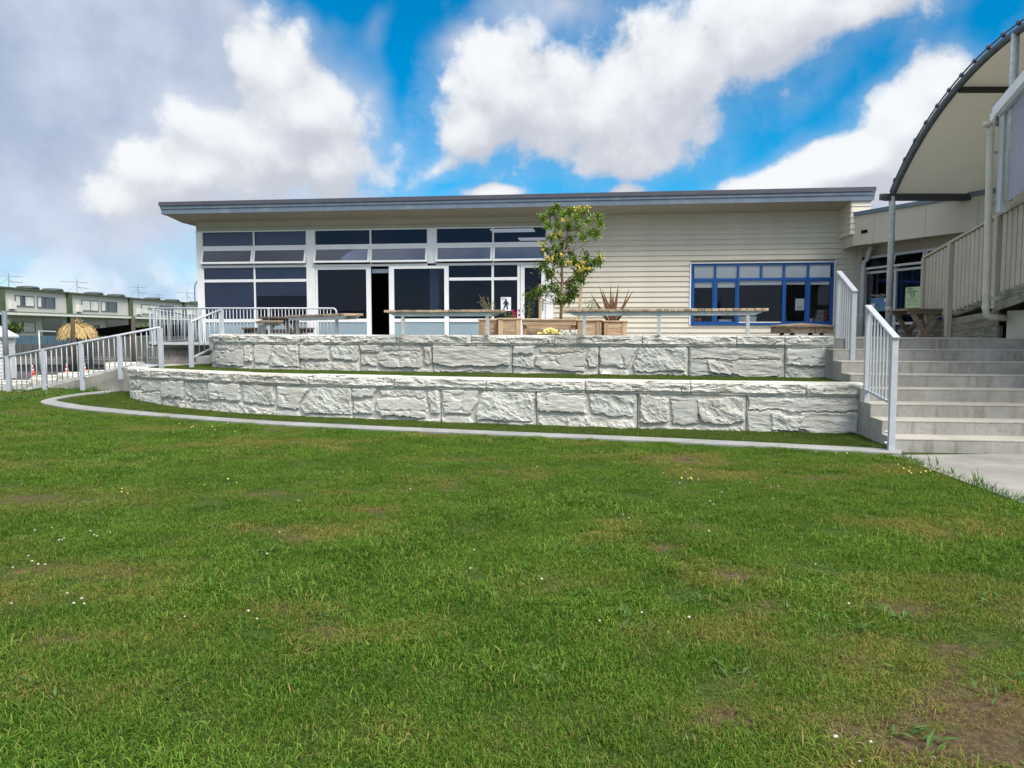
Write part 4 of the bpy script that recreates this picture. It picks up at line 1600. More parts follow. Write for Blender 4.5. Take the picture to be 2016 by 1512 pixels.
# bay 3 below
u0, um, u1 = ux(885), ux(970.5), ux(1024)
mb = MB()
mb.box((um - .03, -.05, -.02), (um + .03, 0, Z['t2b'] - FLOOR - .001))
mb.box((u1 - .07, -.055, -.02), (u1, 0, Z['t2b'] - FLOOR - .001))
for (z0, z1) in ((Z['t3b'], Z['t3']), (Z['t4b'], Z['t4'])):
    for (a_, b_) in ((u0, um - .03), (um + .03, u1 - .07)):
        mb.box((a_, -.05, z0 - FLOOR), (b_, 0, z1 - FLOOR))
wf = bpart('window_frame', mb, 'white_alu')
for (a_, b_) in ((u0, um - .03), (um + .03, u1 - .07)):
    pane(wf, a_, b_, Z['t3'], Z['t2b'])
    pane(wf, a_, b_, Z['t4'], Z['t3b'])
    pane(wf, a_, b_, FLOOR, Z['t4b'], 0.015, 'spandrel', 'spandrel_panel')
dd = door('entrance_door', 1025, 1075, 1033, 1066, zdoor, 0.0)
obj('handle', MB().tube([(ux(1069.5), -.11, .9), (ux(1069.5), -.11, 1.25)], .014, 8), 'darksteel', dd)
bpart('corner_trim', lbox(ux(1084) + .002, ux(1090), 0, .06, FLOOR, Ztop), 'white_alu')

# weatherboards ------------------------------------------------------------
UB0, UB1 = ux(1090) + .003, FL - .02
wz0, wz1 = FU(1500, 638.5)[1], FU(1500, 516)[1]
wu0, wu1 = FU(1360, 575)[0], FU(1640, 575)[0]
pitch = 0.1365
nb = int((Ztop - FLOOR) / pitch) + 1
cache = {}


def wboard(u0, u1, z):
    key = (round(u0, 3), round(u1, 3))
    if key not in cache:
        mb = MB()
        h = pitch + 0.012
        prof = [(-.042, 0), (-.012, h), (0, h), (0, 0)]
        mb.add([(u, y, zz) for u in (u0, u1) for (y, zz) in prof], [(0, 1, 2, 3), (7, 6, 5, 4), (0, 4, 5, 1), (1, 5, 6, 2), (2, 6, 7, 3), (3, 7, 4, 0)])
        cache[key] = mb.mesh('weatherboard', 'board')
    return obj('weatherboard', cache[key], None, bld, loc=(0, 0, z - FLOOR))


for k in range(nb):
    z = Ztop - pitch * (k + 1)
    if z + pitch < FLOOR - .02:
        break
    if z + pitch * .5 < wz1 and z + pitch * .5 > wz0:
        wboard(UB0, wu0 - .03, z)
        wboard(wu1 + .03, UB1, z)
    else:
        wboard(UB0, UB1, z)
# plain lining behind the boards with the window opening left free
lin = MB()
for bb in ((UB0, wu0, FLOOR, Ztop), (wu1, FL, FLOOR, Ztop), (wu0, wu1, FLOOR, wz0 - .02), (wu0, wu1, wz1 + .02, Ztop)):
    lin.box((bb[0], .002, bb[2] - FLOOR), (bb[1], .06, bb[3] - FLOOR))
bpart('wall_lining', lin, 'beige')
bpart('corner_trim', lbox(FL - .018, FL + .06, -.05, .05, FLOOR, Ztop - .9), 'board')

# blue window ----------------------------------------------------------------
fx = lambda x: FU(x, 575)[0]
blue = bpart('blue_window', MB(), 'blue') if False else None
bxs = [1360, 1407, 1452, 1497.5, 1542, 1589.5, 1640]      # upper mullion lines
zt_, zb_ = wz1 - .03, wz0 + .03
zmid = FU(1500, 550)[1]
mb = MB()
W1 = .05
ul, ur = wu0, wu1
mb.box((ul, -W1, zb_ - .05 - FLOOR), (ul + .055, 0.03, zt_ - FLOOR))
mb.box((ur - .055, -W1, zb_ - .05 - FLOOR), (ur, 0.03, zt_ - FLOOR))
mb.box((ul + .055, -W1, zt_ - .05 - FLOOR), (ur - .055, 0.03, zt_ - FLOOR))
mb.box((ul + .055, -W1 - .02, zb_ - .05 - FLOOR), (ur - .055, 0.03, zb_ + .01 - FLOOR))
mb.box((ul + .055, -W1 + .003, zmid - .03 - FLOOR), (ur - .055, 0.03, zmid + .035 - FLOOR))
for i, x in enumerate(bxs[1:-1]):
    u = fx(x)
    mb.box((u - .024, -W1, zmid + .036 - FLOOR), (u + .024, 0.03, zt_ - .051 - FLOOR))
for x in (1407, 1452, 1542, 1589.5):
    u = fx(x)
    mb.box((u - .032, -W1 - .004, zb_ + .011 - FLOOR), (u + .032, 0.03, zmid - .031 - FLOOR))
blue = bpart('blue_window', mb, 'blue')
us_ = [ul + .055] + [fx(x) for x in bxs[1:-1]] + [ur - .055]
for i in range(6):
    pane(blue, us_[i] + .02, us_[i + 1] - .02, zmid + .02, zt_ - .04, 0.0, 'glass_clear')
lus = [ul + .055, fx(1407), fx(1452), fx(1542), fx(1589.5), ur - .055]
for i in range(5):
    pane(blue, lus[i] + .02, lus[i + 1] - .02, zb_, zmid - .02, 0.0, 'glass_clear')
    if i in (0, 1, 3, 4):
        mbs = MB()
        a_, b_, c_, d_ = lus[i] + (.033 if i not in (0,) else .0), lus[i + 1] - (.033 if i != 4 else 0), zb_ + .012, zmid - .032
        for bb in ((a_, a_ + .032, c_, d_), (b_ - .032, b_, c_, d_), (a_ + .032, b_ - .032, c_, c_ + .032), (a_ + .032, b_ - .032, d_ - .032, d_)):
            mbs.box((bb[0], -.038, bb[2] - FLOOR), (bb[1], -.008, bb[3] - FLOOR))
        obj('sash', mbs, 'blue', blue)
obj('head_flashing', lbox(ul - .04, ur + .06, .03, .075, zt_ + .004, zt_ + .03), 'white_alu', blue)
for (a_, b_) in ((ul - .032, ul - .002), (ur + .002, ur + .032)):
    obj('reveal', lbox(a_, b_, 0.0, .055, zb_ - .05, zt_), 'white_alu', blue)
for i in range(6):
    bpart('roller_blind', MB().box((us_[i] + .025, .012, zmid - FLOOR - .02), (us_[i + 1] - .025, .018, zt_ - FLOOR)), 'blind_white')
zbl = [FU(1430, 566)[1], FU(1430, 566)[1], FU(1500, 561)[1], FU(1560, 560)[1], FU(1610, 560)[1]]
for i in range(5):
    bpart('roller_blind', MB().box((lus[i] + .04, .022, zbl[i] - FLOOR), (lus[i + 1] - .04, .028, zmid - FLOOR - .02)), 'blind_white')
bpart('window_sill', MB().box((ul + .05, .06, zb_ - FLOOR - .03), (ur - .05, .55, zb_ - FLOOR)), 'white')

# roof: fascia, soffit, roof sheet -------------------------------------------
OVH = 1.0
UL = FU(317, 412, OVH)[0]
UR = FU(1722, 380, OVH)[0]
zf0 = FU(1000, 408.5, OVH)[1]
zf1 = FU(1000, 384, OVH)[1]
print('fascia z', zf0, zf1, 'u', UL, UR)
H_ = zf1 - zf0
sof = MB().add([(UL + .02, -OVH + .01, zf0 + .02 - FLOOR), (UR - .02, -OVH + .01, zf0 + .02 - FLOOR), (UR - .02, 0.0, Ztop - FLOOR), (UL + .02, 0.0, Ztop - FLOOR),
                (UR - .02, 8, Ztop - FLOOR), (UL + .02, 8, Ztop - FLOOR)], [(0, 3, 2, 1), (3, 5, 4, 2)])
bpart('soffit', sof, 'soffit')
for k, (a_, b_, ww, mt) in enumerate(((0.0, .42, .0, 'fascia'), (.42, .68, .02, 'fascia'), (.68, 1.02, .045, 'capping'))):
    nm = 'fascia_board' if mt == 'fascia' else 'roof_edge_flashing'
    bpart(nm, MB().box((UL - ww, -OVH - ww, zf0 + a_ * H_ + .004 - FLOOR), (UR + ww * .5, -OVH - ww + .03, zf0 + b_ * H_ - FLOOR)), mt)
    mbb = MB().hexa([(UL - ww, -OVH - ww + .03, zf0 + a_ * H_ + .004 - FLOOR), (UL - ww + .03, -OVH - ww + .03, zf0 + a_ * H_ + .004 - FLOOR), (UL - ww + .03, 8.2, Ztop - .3 + a_ * H_ - FLOOR), (UL - ww, 8.2, Ztop - .3 + a_ * H_ - FLOOR)],
                    [(UL - ww, -OVH - ww + .03, zf0 + b_ * H_ - FLOOR), (UL - ww + .03, -OVH - ww + .03, zf0 + b_ * H_ - FLOOR), (UL - ww + .03, 8.2, Ztop - .3 + b_ * H_ - FLOOR), (UL - ww, 8.2, Ztop - .3 + b_ * H_ - FLOOR)])
    bpart(nm, mbb, mt)
rf = MB().hexa([(UL, -OVH, zf1 - .06 - FLOOR), (UR, -OVH, zf1 - .06 - FLOOR), (UR, 8.2, Ztop - FLOOR), (UL, 8.2, Ztop - FLOOR)],
               [(UL, -OVH, zf1 - .03 - FLOOR), (UR, -OVH, zf1 - .03 - FLOOR), (UR, 8.2, Ztop + .05 - FLOOR), (UL, 8.2, Ztop + .05 - FLOOR)])
bpart('roof', rf, 'roof')

# board-clad box end below the roof at the right
ue = FU(1677, 410, .93)[0]
for k in range(6):
    z = zf0 + .01 - pitch * (k + 1)
    mbx = MB()
    prof = [(-.03, 0), (-.012, pitch + .01), (.02, pitch + .01), (.02, 0)]
    mbx.add([(u, -.93 + y, z - FLOOR + zz) for u in (ue, FU(1714, 410, .93)[0]) for (y, zz) in prof], [(0, 1, 2, 3), (7, 6, 5, 4), (0, 4, 5, 1), (1, 5, 6, 2), (2, 6, 7, 3), (3, 7, 4, 0)])
    bpart('weatherboard', mbx, 'board')
    mby = MB()
    prof = [(-.03, 0), (-.012, pitch + .01), (.02, pitch + .01), (.02, 0)]
    mby.add([(ue + y, w_, z - FLOOR + zz) for w_ in (-.02, -.945) for (y, zz) in prof], [(0, 1, 2, 3), (7, 6, 5, 4), (0, 4, 5, 1), (1, 5, 6, 2), (2, 6, 7, 3), (3, 7, 4, 0)])
    bpart('weatherboard', mby, 'board')

# ------------------------------------------------------- entrance wing right
w0 = aty(1680, 455, 19.25)
w1 = aty(1920, 418, 16.35)
w0.z = w1.z = 0
wd = (w1 - w0).normalized()
wn = Vector((wd.y, -wd.x, 0))
if wn.x > 0:
    wn = -wn
WR = math.atan2(wd.y, wd.x)
wing = empty('entrance_wing', 'low cream entrance wing with deep panelled fascia and white glazing, right of the main building', 'building', (w0.x, w0.y, FLOOR), WR)
zwt, zwb = aty(1680, 425.5, 19.25).z - FLOOR, aty(1680, 484, 19.25).z - FLOOR
back = 1 if Vector((-math.sin(WR), math.cos(WR), 0)).dot(wn) < 0 else -1


def wl(p):
    """world -> wing local"""
    q = Vector(p) - Vector((w0.x, w0.y, FLOOR))
    return (q.dot(wd), q.dot(Vector((-wd.y, wd.x, 0))), q.z)


jl = [0.0, wl(aty(1723, 440, 18.7))[0], wl(aty(1820, 430, 17.4))[0], wl(aty(1926, 420, 16.3))[0], 6.5]
for i in range(4):
    obj('fascia_panel', MB().box((jl[i] + .004, 0, zwb), (jl[i + 1] - .004, .04 * back, zwt - .004)), 'wingpanel', wing)
obj('fascia_panel', MB().box((0.0, .042 * back, zwb), (.04, 1.6 * back, zwt - .004)), 'wingpanel', wing)
er0, er1 = w0 - fout * .003, w0 - fout * 1.05
obj('fascia_panel', MB().hexa([(er0.x, er0.y, zwb + FLOOR), (er0.x + .05, er0.y, zwb + FLOOR), (er1.x + .05, er1.y, zwb + FLOOR), (er1.x, er1.y, zwb + FLOOR)],
                              [(er0.x, er0.y, zwt - .004 + FLOOR), (er0.x + .05, er0.y, zwt - .004 + FLOOR), (er1.x + .05, er1.y, zwt - .004 + FLOOR), (er1.x, er1.y, zwt - .004 + FLOOR)]), 'wingpanel', wing, world=True)
obj('roof_capping', MB().box((-.03, -.04 * back, zwt), (6.6, 6.4 * back, zwt + .09)), 'fascia', wing)
obj('soffit', MB().box((.04, .04 * back, zwb + .03), (6.5, 3.3 * back, zwb + .05)), 'soffit', wing)
vz = aty(1703, 456, 18.95).z - FLOOR
vu = wl(aty(1703, 456, 18.95))[0]
obj('vent', MB().box((vu - .09, -.012 * back, vz - .04), (vu + .09, .01 * back, vz + .04)), 'black', wing)
wp = [er0 + Vector((.06, 0, 0)), er1, er1 + Vector((2.2, -.3, 0)), w0 + Vector((1.9, .85, 0))]
obj('sun_block_wedge', MB().hexa([(p.x, p.y, zwt + FLOOR - .07) for p in wp], [(p.x, p.y, zwt + FLOOR - .005) for p in wp]), 'fascia', wing, world=True)  # unseen wedge added to keep sun off the facade below
# glazed wall under it
g0 = aty(1706, 560, 19.9)
g1 = aty(1852, 560, 17.55)
g0.z = g1.z = FLOOR
gd = (g1 - g0).normalized()
gl_ = empty('entrance_glazing', 'white framed glazed entrance wall with open top sashes under the wing soffit', 'window', (g0.x, g0.y, FLOOR), math.atan2(gd.y, gd.x))


def GU(x, y):
    d = pdir(x, y)
    n_ = Vector((gd.y, -gd.x, 0))
    t = (g0 - EYE).dot(n_) / d.dot(n_)
    p = EYE + d * t
    return (p - g0).dot(gd), p.z - FLOOR


gH = GU(1709, 505)[1]
gM = GU(1710, 536)[1]
gus = [0.0, GU(1764, 580)[0], GU(1826, 580)[0], GU(1852, 580)[0] + 1.6]
mb = MB()
for u in gus:
    mb.box((u - .035, -.05, 0), (u + .035, .03, gH))
for i in range(3):
    a_, b_ = gus[i] + .035, gus[i + 1] - .035
    for (z0, z1) in ((gH - .06, gH), (gM - .05, gM + .01), (0.0, .07), (GU(1745, 636)[1] - .04, GU(1745, 636)[1] + .02)):
        mb.box((a_, -.045, z0), (b_, .028, z1))
obj('frame', mb, 'wing_white', gl_)
for i in range(3):
    a_, b_ = gus[i] + .035, gus[i + 1] - .035
    obj('pane', MB().box((a_, -.006, .07), (b_, 0, gM - .05)), 'glass_reflect', gl_)
    tl_, Hh = R(15), gH - gM - .07
    mbs, mbg = MB(), MB()
    a2, b2, w_ = a_ - .02, b_ + .02, .05
    for bb in ((a2, a2 + w_, -Hh, 0), (b2 - w_, b2, -Hh, 0), (a2 + w_, b2 - w_, -Hh, -Hh + w_), (a2 + w_, b2 - w_, -w_, 0)):
        mbs.box((bb[0], -.03, bb[2]), (bb[1], .01, bb[3]))
    mbg.box((a2 + w_, -.014, -Hh + w_), (b2 - w_, -.008, -w_))
    for q in (mbs, mbg):
        q.v = [(p[0], p[1] * math.cos(tl_) + p[2] * math.sin(tl_) - .055, -p[1] * math.sin(tl_) + p[2] * math.cos(tl_) + gH - .03) for p in q.v]
    s_ = obj('hopper_sash', mbs, 'wing_white', gl_)
    obj('pane', mbg, 'glass', s_)
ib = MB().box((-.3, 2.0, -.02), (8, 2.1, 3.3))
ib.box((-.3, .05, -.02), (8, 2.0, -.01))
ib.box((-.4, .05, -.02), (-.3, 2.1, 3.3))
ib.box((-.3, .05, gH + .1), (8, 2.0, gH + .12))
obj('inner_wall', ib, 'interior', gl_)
obj('head_panel', MB().box((-.2, -.02, gH + .002), (6, .03, gH + .6)), 'soffit', gl_)

# downpipe at the junction
dp = aty(1697.5, 600, 19.75)
t_ = aty(1716, 487, 19.3)
dpo = empty('white_downpipe', 'grey-white downpipe in the corner between main building and entrance glazing', 'downpipe', (dp.x, dp.y, FLOOR))
za, zb_d = aty(1697, 512, 19.75).z, aty(1716, 492, 19.4).z
tx = aty(1714, 500, 19.5)
obj('pipe', MB().tube([(dp.x, dp.y, FLOOR + .01), (dp.x, dp.y, za - .15), (dp.x + .03, dp.y, za - .04), (dp.x + .10, dp.y - .02, za + .03), (tx.x - .03, tx.y, zb_d - .02), (tx.x, tx.y, zb_d + .05), (tx.x, tx.y, zb_d + .22)], .058, 12), 'pvcw', dpo, world=True, smooth=True)
for y in (577, 620):
    zz = aty(1697, y, 19.75).z
    obj('collar', MB().tube([(dp.x, dp.y, zz - .02), (dp.x, dp.y, zz + .02)], .064, 12), 'pvcw', dpo, world=True)

# -------------------------------------------------------------- curved canopy
cy0, cz0, Rr = 12.06, 6.30, 6.08
XC, YC = 8.03, 16.5
can = empty('curved_canopy', 'curved barrel canopy of cream fabric on steel pipes over the ramp', 'canopy', (XC, YC, 1.4))


def arch(y):
    return cz0 - (Rr - math.sqrt(max(0.0, Rr * Rr - (y - cy0) ** 2)))


ys_ = np.linspace(YC, 7.6, 56)
X1 = 13.5
mem = MB()
nxm = 14
for i, y in enumerate(ys_):
    for j in range(nxm):
        x = XC + (X1 - XC) * j / (nxm - 1)
        sag = 0.03 * math.sin(PI * ((y - 7.6) % 2.2) / 2.2)
        mem.v.append((x, y, arch(y) + .03 - sag))
for i in range(len(ys_) - 1):
    for j in range(nxm - 1):
        k = i * nxm + j
        mem.f.append((k, k + 1, k + nxm + 1, k + nxm))
obj('fabric_roof', mem, 'canvas', can, world=True, smooth=True)
for x in (XC, 11.0):
    obj('arch_pipe', MB().tube([(x, y, arch(y) - .01) for y in ys_], .062, 10), 'darksteel', can, world=True, smooth=True)
obj('edge_cable', MB().tube([(XC - .04, y, arch(y) + .085) for y in ys_], .016, 6), 'darksteel', can, world=True)
for y in np.linspace(16.3, 10.2, 17):
    d = Vector((0, -.06, arch(y - .03) - arch(y + .03))).normalized()
    c0 = Vector((XC - .04, y, arch(y) + .08))
    obj('clamp', MB().beam(c0 - d * .04, c0 + d * .04, .055, .05), 'capping', can, world=True)
zE = arch(YC)
obj('eave_beam', MB().box((XC - .14, YC - .06, zE - .10), (X1, YC + .09, zE + .03)), 'canvas_trim', can, world=True)
obj('eave_gutter', MB().box((XC - .17, YC + .10, zE - .07), (X1, YC + .20, zE + .06)), 'capping', can, world=True)
for yb in (14.2, 12.35):
    obj('purlin', MB().box((XC + .05, yb - .06, arch(yb) - .095), (X1, yb + .06, arch(yb) - .015)), 'canvas_trim', can, world=True)
obj('post', MB().tube([(XC + .02, YC, 1.16), (XC + .02, YC, zE - .30), (XC, YC - .01, zE)], .064, 12), 'galv', can, world=True, smooth=True)
for z in (2.0, 3.5):
    obj('collar', MB().tube([(XC + .02, YC, z - .035), (XC + .02, YC, z + .035)], .072, 12), 'galv', can, world=True)
ypm = 12.62
xpm = aty(1997, 120, ypm).x
obj('post', MB().tube([(xpm - .005, ypm, 3.62), (xpm, ypm, arch(ypm) - .02)], .062, 12), 'galv', can, world=True, smooth=True)
obj('post', MB().tube([(X1 - .5, YC, 1.16), (X1 - .5, YC, zE)], .062, 12), 'galv', can, world=True, smooth=True)

# ------------------------------------------------ right building and its ramp
rb = empty('porch_building', 'cream rendered porch building with white barge board and smoky corrugated side at the right edge', 'building', (8.4, 13.0, 0))
wl0, wl1 = Vector((8.36, 13.1, 0)), Vector((8.75, 6.5, 0))
obj('wall', MB().hexa([(8.37, 13.05, 0), (8.75, 6.5, 0), (11, 6.5, 0), (11, 13.05, 0)], [(8.37, 13.05, 1.86), (8.75, 6.5, 1.86), (11, 6.5, 1.86), (11, 13.05, 1.86)]), 'wallbeige', rb, world=True)
bg0, bg1 = Vector((aty(1957, 222, 12.9).x, 12.9, aty(1957, 222, 12.9).z)), aty(2016, 152, 12.0)
bdv = (bg1 - bg0)
bg2 = bg0 + bdv * 3.2
obj('barge_board', MB().beam(bg0, bg2, .05, .17), 'white_alu', rb, world=True)
lo_ = Vector((.05, 0, -.10))
obj('barge_trim', MB().beam(bg0 + lo_ + bdv * .12, bg2 + lo_, .07, .06), 'wing_white', rb, world=True)
obj('roof', MB().hexa([(bg0.x - .02, bg0.y + .02, bg0.z + .06), (bg2.x - .02, bg2.y, bg2.z + .06), (12, bg2.y, bg2.z + .06), (12, bg0.y + .02, bg0.z + .06)],
                      [(bg0.x - .02, bg0.y + .02, bg0.z + .10), (bg2.x - .02, bg2.y, bg2.z + .10), (12, bg2.y, bg2.z + .10), (12, bg0.y + .02, bg0.z + .10)]), 'roof', rb, world=True)
# gutter end under the barge
obj('gutter', MB().box((bg0.x + .02, bg0.y + .0, bg0.z - .09), (11.5, bg0.y + .14, bg0.z + .02)), 'white_alu', rb, world=True)
pz = aty(1977, 250, 12.75)
obj('post', MB().box((pz.x - .05, 12.69, 3.45), (pz.x + .05, 12.81, aty(1977, 218, 12.75).z)), 'wing_white', rb, world=True)
_za, _zb = aty(1818, 507, 16).z, aty(2016, 397, 12.5).z
pl = MB()
ycs = np.linspace(12.5, 9.6, 260)
xs0 = 7.96
for i, y in enumerate(ycs):
    x = xs0 - (12.5 - y) * 0.20 + .014 * math.sin(2 * PI * y / .062)
    tp_ = bg0.z - .12 + (bdv.z / -bdv.y) * (12.9 - y)
    pl.v += [(x, y, _za + (_zb - _za) * (16 - y) / 3.5 + .01), (x, y, tp_)]
for i in range(len(ycs) - 1):
    pl.f.append((2 * i, 2 * i + 2, 2 * i + 3, 2 * i + 1))
obj('corrugated_sheet', pl, 'poly', rb, world=True, smooth=True)
obj('inner_wall', MB().box((10.6, 6.5, 1.9), (10.7, 13, 5.6)), 'white', rb, world=True)

rp = empty('ramp_balustrade', 'taupe vertical-slat balustrade on a weathered timber ramp beside the top steps', 'balustrade', (8.6, 16, 1.4))
a0 = aty(1822, 600, 16.0)
a1 = aty(2016, 480, 12.5)


def rpt(t):
    return Vector((a0.x + (a1.x - a0.x) * t, 16.0 + (12.5 - 16.0) * t, 0))


zb0, zb1 = aty(1822, 633, 16).z, aty(2016, 560, 12.5).z
zt0, zt1 = aty(1818, 507, 16).z, aty(2016, 397, 12.5).z
rdir = (rpt(1) - rpt(0)).normalized()
for t, zlow in ((0.0, 1.39), (.32, 1.40), (.80, 1.9)):
    p = rpt(t)
    zt = zt0 + (zt1 - zt0) * t - .02
    obj('post', MB().beam((p.x - .05, p.y, zlow), (p.x - .05, p.y, zt), .10, .10, up=rdir), 'taupe', rp, world=True, bevel=.005)
nsl = 35
for k in range(nsl):
    t = 0.035 + (1.5 - .035) * k / (nsl - 1)
    if abs(t - .32) < .024 or abs(t - .80) < .024:
        continue
    p = rpt(t)
    zb_, zt = zb0 + (zb1 - zb0) * t, zt0 + (zt1 - zt0) * t - .03
    hw_ = .056
    mbx = MB().hexa([(p.x - .045, p.y - hw_, zb_ - .035), (p.x + .0, p.y - hw_, zb_ - .035), (p.x + .0, p.y + hw_, zb_), (p.x - .045, p.y + hw_, zb_)],
                    [(p.x - .045, p.y - hw_, zt), (p.x, p.y - hw_, zt), (p.x, p.y + hw_, zt), (p.x - .045, p.y + hw_, zt)])
    obj('slat', mbx, 'taupe', rp, world=True, bevel=.004)
p, q = rpt(-.02), rpt(1.5)
ztq = zt0 + (zt1 - zt0) * 1.5
zbq = zb0 + (zb1 - zb0) * 1.5
obj('handrail', MB().beam((p.x - .02, p.y, zt0 + .0), (q.x - .02, q.y, ztq), .11, .05), 'taupe', rp, world=True, bevel=.006)
obj('rail', MB().beam((p.x + .03, p.y, zt0 - .12), (q.x + .03, q.y, ztq - .12), .04, .09), 'taupe', rp, world=True)
obj('rail', MB().beam((p.x + .03, p.y, zb0 + .14), (q.x + .03, q.y, zbq + .14), .04, .09), 'taupe', rp, world=True)
# timber boards below, following the ramp
for k in range(4):
    for (t0, t1) in ((.02, .315), (.325, .80)):
        pa_, pb_ = rpt(t0), rpt(t1)
        sl = 0.42
        za = zb0 + (zb1 - zb0) * t0 * sl - .09 - .135 * k - .0
        zb_ = zb0 + (zb1 - zb0) * t1 * sl - .09 - .135 * k
        if za < 1.33 and zb_ < 1.37:
            continue
        obj('deck_board', MB().beam((pa_.x + .02, pa_.y, za), (pb_.x + .02, pb_.y, zb_), .03, .128), 'deckwood', rp, world=True)
for k in range(2):
    pa_, pb_ = rpt(.78), rpt(1.5)
    za = zb0 + (zb1 - zb0) * .78 - .085 - .15 * k
    zb_ = zbq - .085 - .15 * k
    obj('deck_board', MB().beam((pa_.x - .05, pa_.y, za), (pb_.x - .05, pb_.y, zb_), .03, .142), 'deckwood', rp, world=True)
pa_, pb_ = rpt(0), rpt(1.5)
obj('ramp_floor', MB().hexa([(pa_.x + .05, pa_.y, zb0 - .1), (pb_.x + .05, pb_.y, zbq - .1), (11, pb_.y, zbq - .1), (11, pa_.y, zb0 - .1)],
                            [(pa_.x + .05, pa_.y, zb0 - .06), (pb_.x + .05, pb_.y, zbq - .06), (11, pb_.y, zbq - .06), (11, pa_.y, zb0 - .06)]), 'deckwood', rp, world=True)

# downpipe in front of the ramp
dpx = aty(1945, 500, 12.85)
topz, botz = aty(1945, 243, 12.85).z, aty(1945, 622, 12.85).z
dpo = empty('cream_downpipe', 'thick cream downpipe with elbows standing before the ramp at the right', 'downpipe', (dpx.x, 12.85, botz))
bt = aty(1945, 500, 12.85)
xb, xt_ = aty(1941, 600, 12.85).x, aty(1950, 260, 12.85).x
obj('pipe', MB().tube([(xt_ + .30, 13.0, topz + .02), (xt_ + .12, 12.92, topz + .035), (xt_ + .03, 12.87, topz + .01), (xt_, 12.85, topz - .10), (xb, 12.85, botz + .12), (xb + .02, 12.86, botz + .02), (xb + .10, 12.87, botz - .02), (xb + .42, 12.99, botz - .03)], .055, 14), 'pvc', dpo, world=True, smooth=True)
obj('stub', MB().tube([(xt_, 12.85, topz - .03), (xt_ - .13, 12.82, topz - .02)], .048, 12), 'pvc', dpo, world=True, smooth=True)
for y in (262, 396, 577, 604):
    z = aty(1945, y, 12.85).z
    x = xb + (xt_ - xb) * (z - botz) / (topz - botz)
    obj('collar', MB().tube([(x, 12.85, z - .035), (x, 12.85, z + .03)], .062, 14), 'pvc', dpo, world=True, smooth=False)
for y in (300, 400, 587):
    z = aty(1945, y, 12.85).z
    x = xb + (xt_ - xb) * (z - botz) / (topz - botz)
    obj('bracket', MB().box((x, 12.84, z - .02), (x + .22, 12.88, z + .02)), 'galv', dpo, world=True)


# --------------------------------------------------------------- benches
def bench(label, p0, p1, ztop, zleg, nslat, legs, slat_d=0.42, name='slatted_bench', beam=True):
    """p0 left end, p1 right end (XY)"""
    p0, p1 = Vector((*p0, 0)), Vector((*p1, 0))
    L = (p1 - p0).length
    rz = math.atan2(p1.y - p0.y, p1.x - p0.x)
    root = empty(name, label, 'bench', (p0.x, p0.y, zleg), rz, 'slatted benches along the upper wall')
    zt = ztop - zleg
    pit = L / nslat
    me = MB().box((-pit / 2 + .006, -slat_d / 2, -.045), (pit / 2 - .006, slat_d / 2, 0)).mesh('slat', 'slat')
    for k in range(nslat):
        obj('slat', me, None, root, loc=(pit * (k + .5), random.uniform(-.008, .008), zt + random.uniform(-.003, .002)), bevel=.004)
    for s in (-1, 1):
        y = s * (slat_d / 2 - .07)
        mb = MB()
        prof = [(0.06, -.046), (L - .06, -.046), (L - .22, -.115), (.22, -.115)]
        mb.hexa([(u, y - .025, zt + z) for u, z in prof], [(u, y + .025, zt + z) for u, z in prof])
        obj('steel_beam', mb, 'galv', root)
    for u in legs:
        obj('leg', MB().box((u - .03, -slat_d / 2 + .05, 0), (u + .03, -slat_d / 2 + .11, zt - .047)), 'galv', root, bevel=.004)
        obj('cross_plate', MB().box((u - .03, -slat_d / 2 + .111, zt - .10), (u + .03, slat_d / 2 - .05, zt - .047)), 'galv', root)
    return root


b0 = aty(1110, 609, 13.95)
b1 = aty(1511, 609, 13.25)
Lb = (Vector((b1.x, b1.y)) - Vector((b0.x, b0.y))).length
bench('longest slatted bench on steel legs, in front of the blue window', (b0.x, 13.95), (b1.x, 13.25), 1.905, 1.443, 30,
      [Lb * (1303 - 1110) / 401, Lb * (1473 - 1110) / 401, Lb * .11])
b0 = aty(763, 611, 14.85)
b1 = aty(992, 611, 14.35)
Lb = (Vector((b1.x, b1.y)) - Vector((b0.x, b0.y))).length
bench('middle slatted bench on steel legs, left of the timber planters', (b0.x, 14.85), (b1.x, 14.35), 1.91, 1.443, 18, [Lb * (799 - 763) / 229, Lb * (964 - 763) / 229])
b0 = aty(577, 627, 18.4)
b1 = aty(697, 617, 15.75)
Lb = (Vector((b1.x, b1.y)) - Vector((b0.x, b0.y))).length
bench('slatted bench angled away from the wall, below the rounded end of the patio railing', (b0.x, 18.4), (b1.x, 15.75), 1.875, 1.16, 22, [Lb * .18, Lb * .83])
b0 = aty(543, 632, 20.2)
b1 = aty(551, 632, 18.2)
bench('far slatted bench seen end-on in front of the picnic table', (b0.x, 19.4), (b1.x, 17.6), 1.755, 1.16, 14, [.3, 1.35], slat_d=0.5)


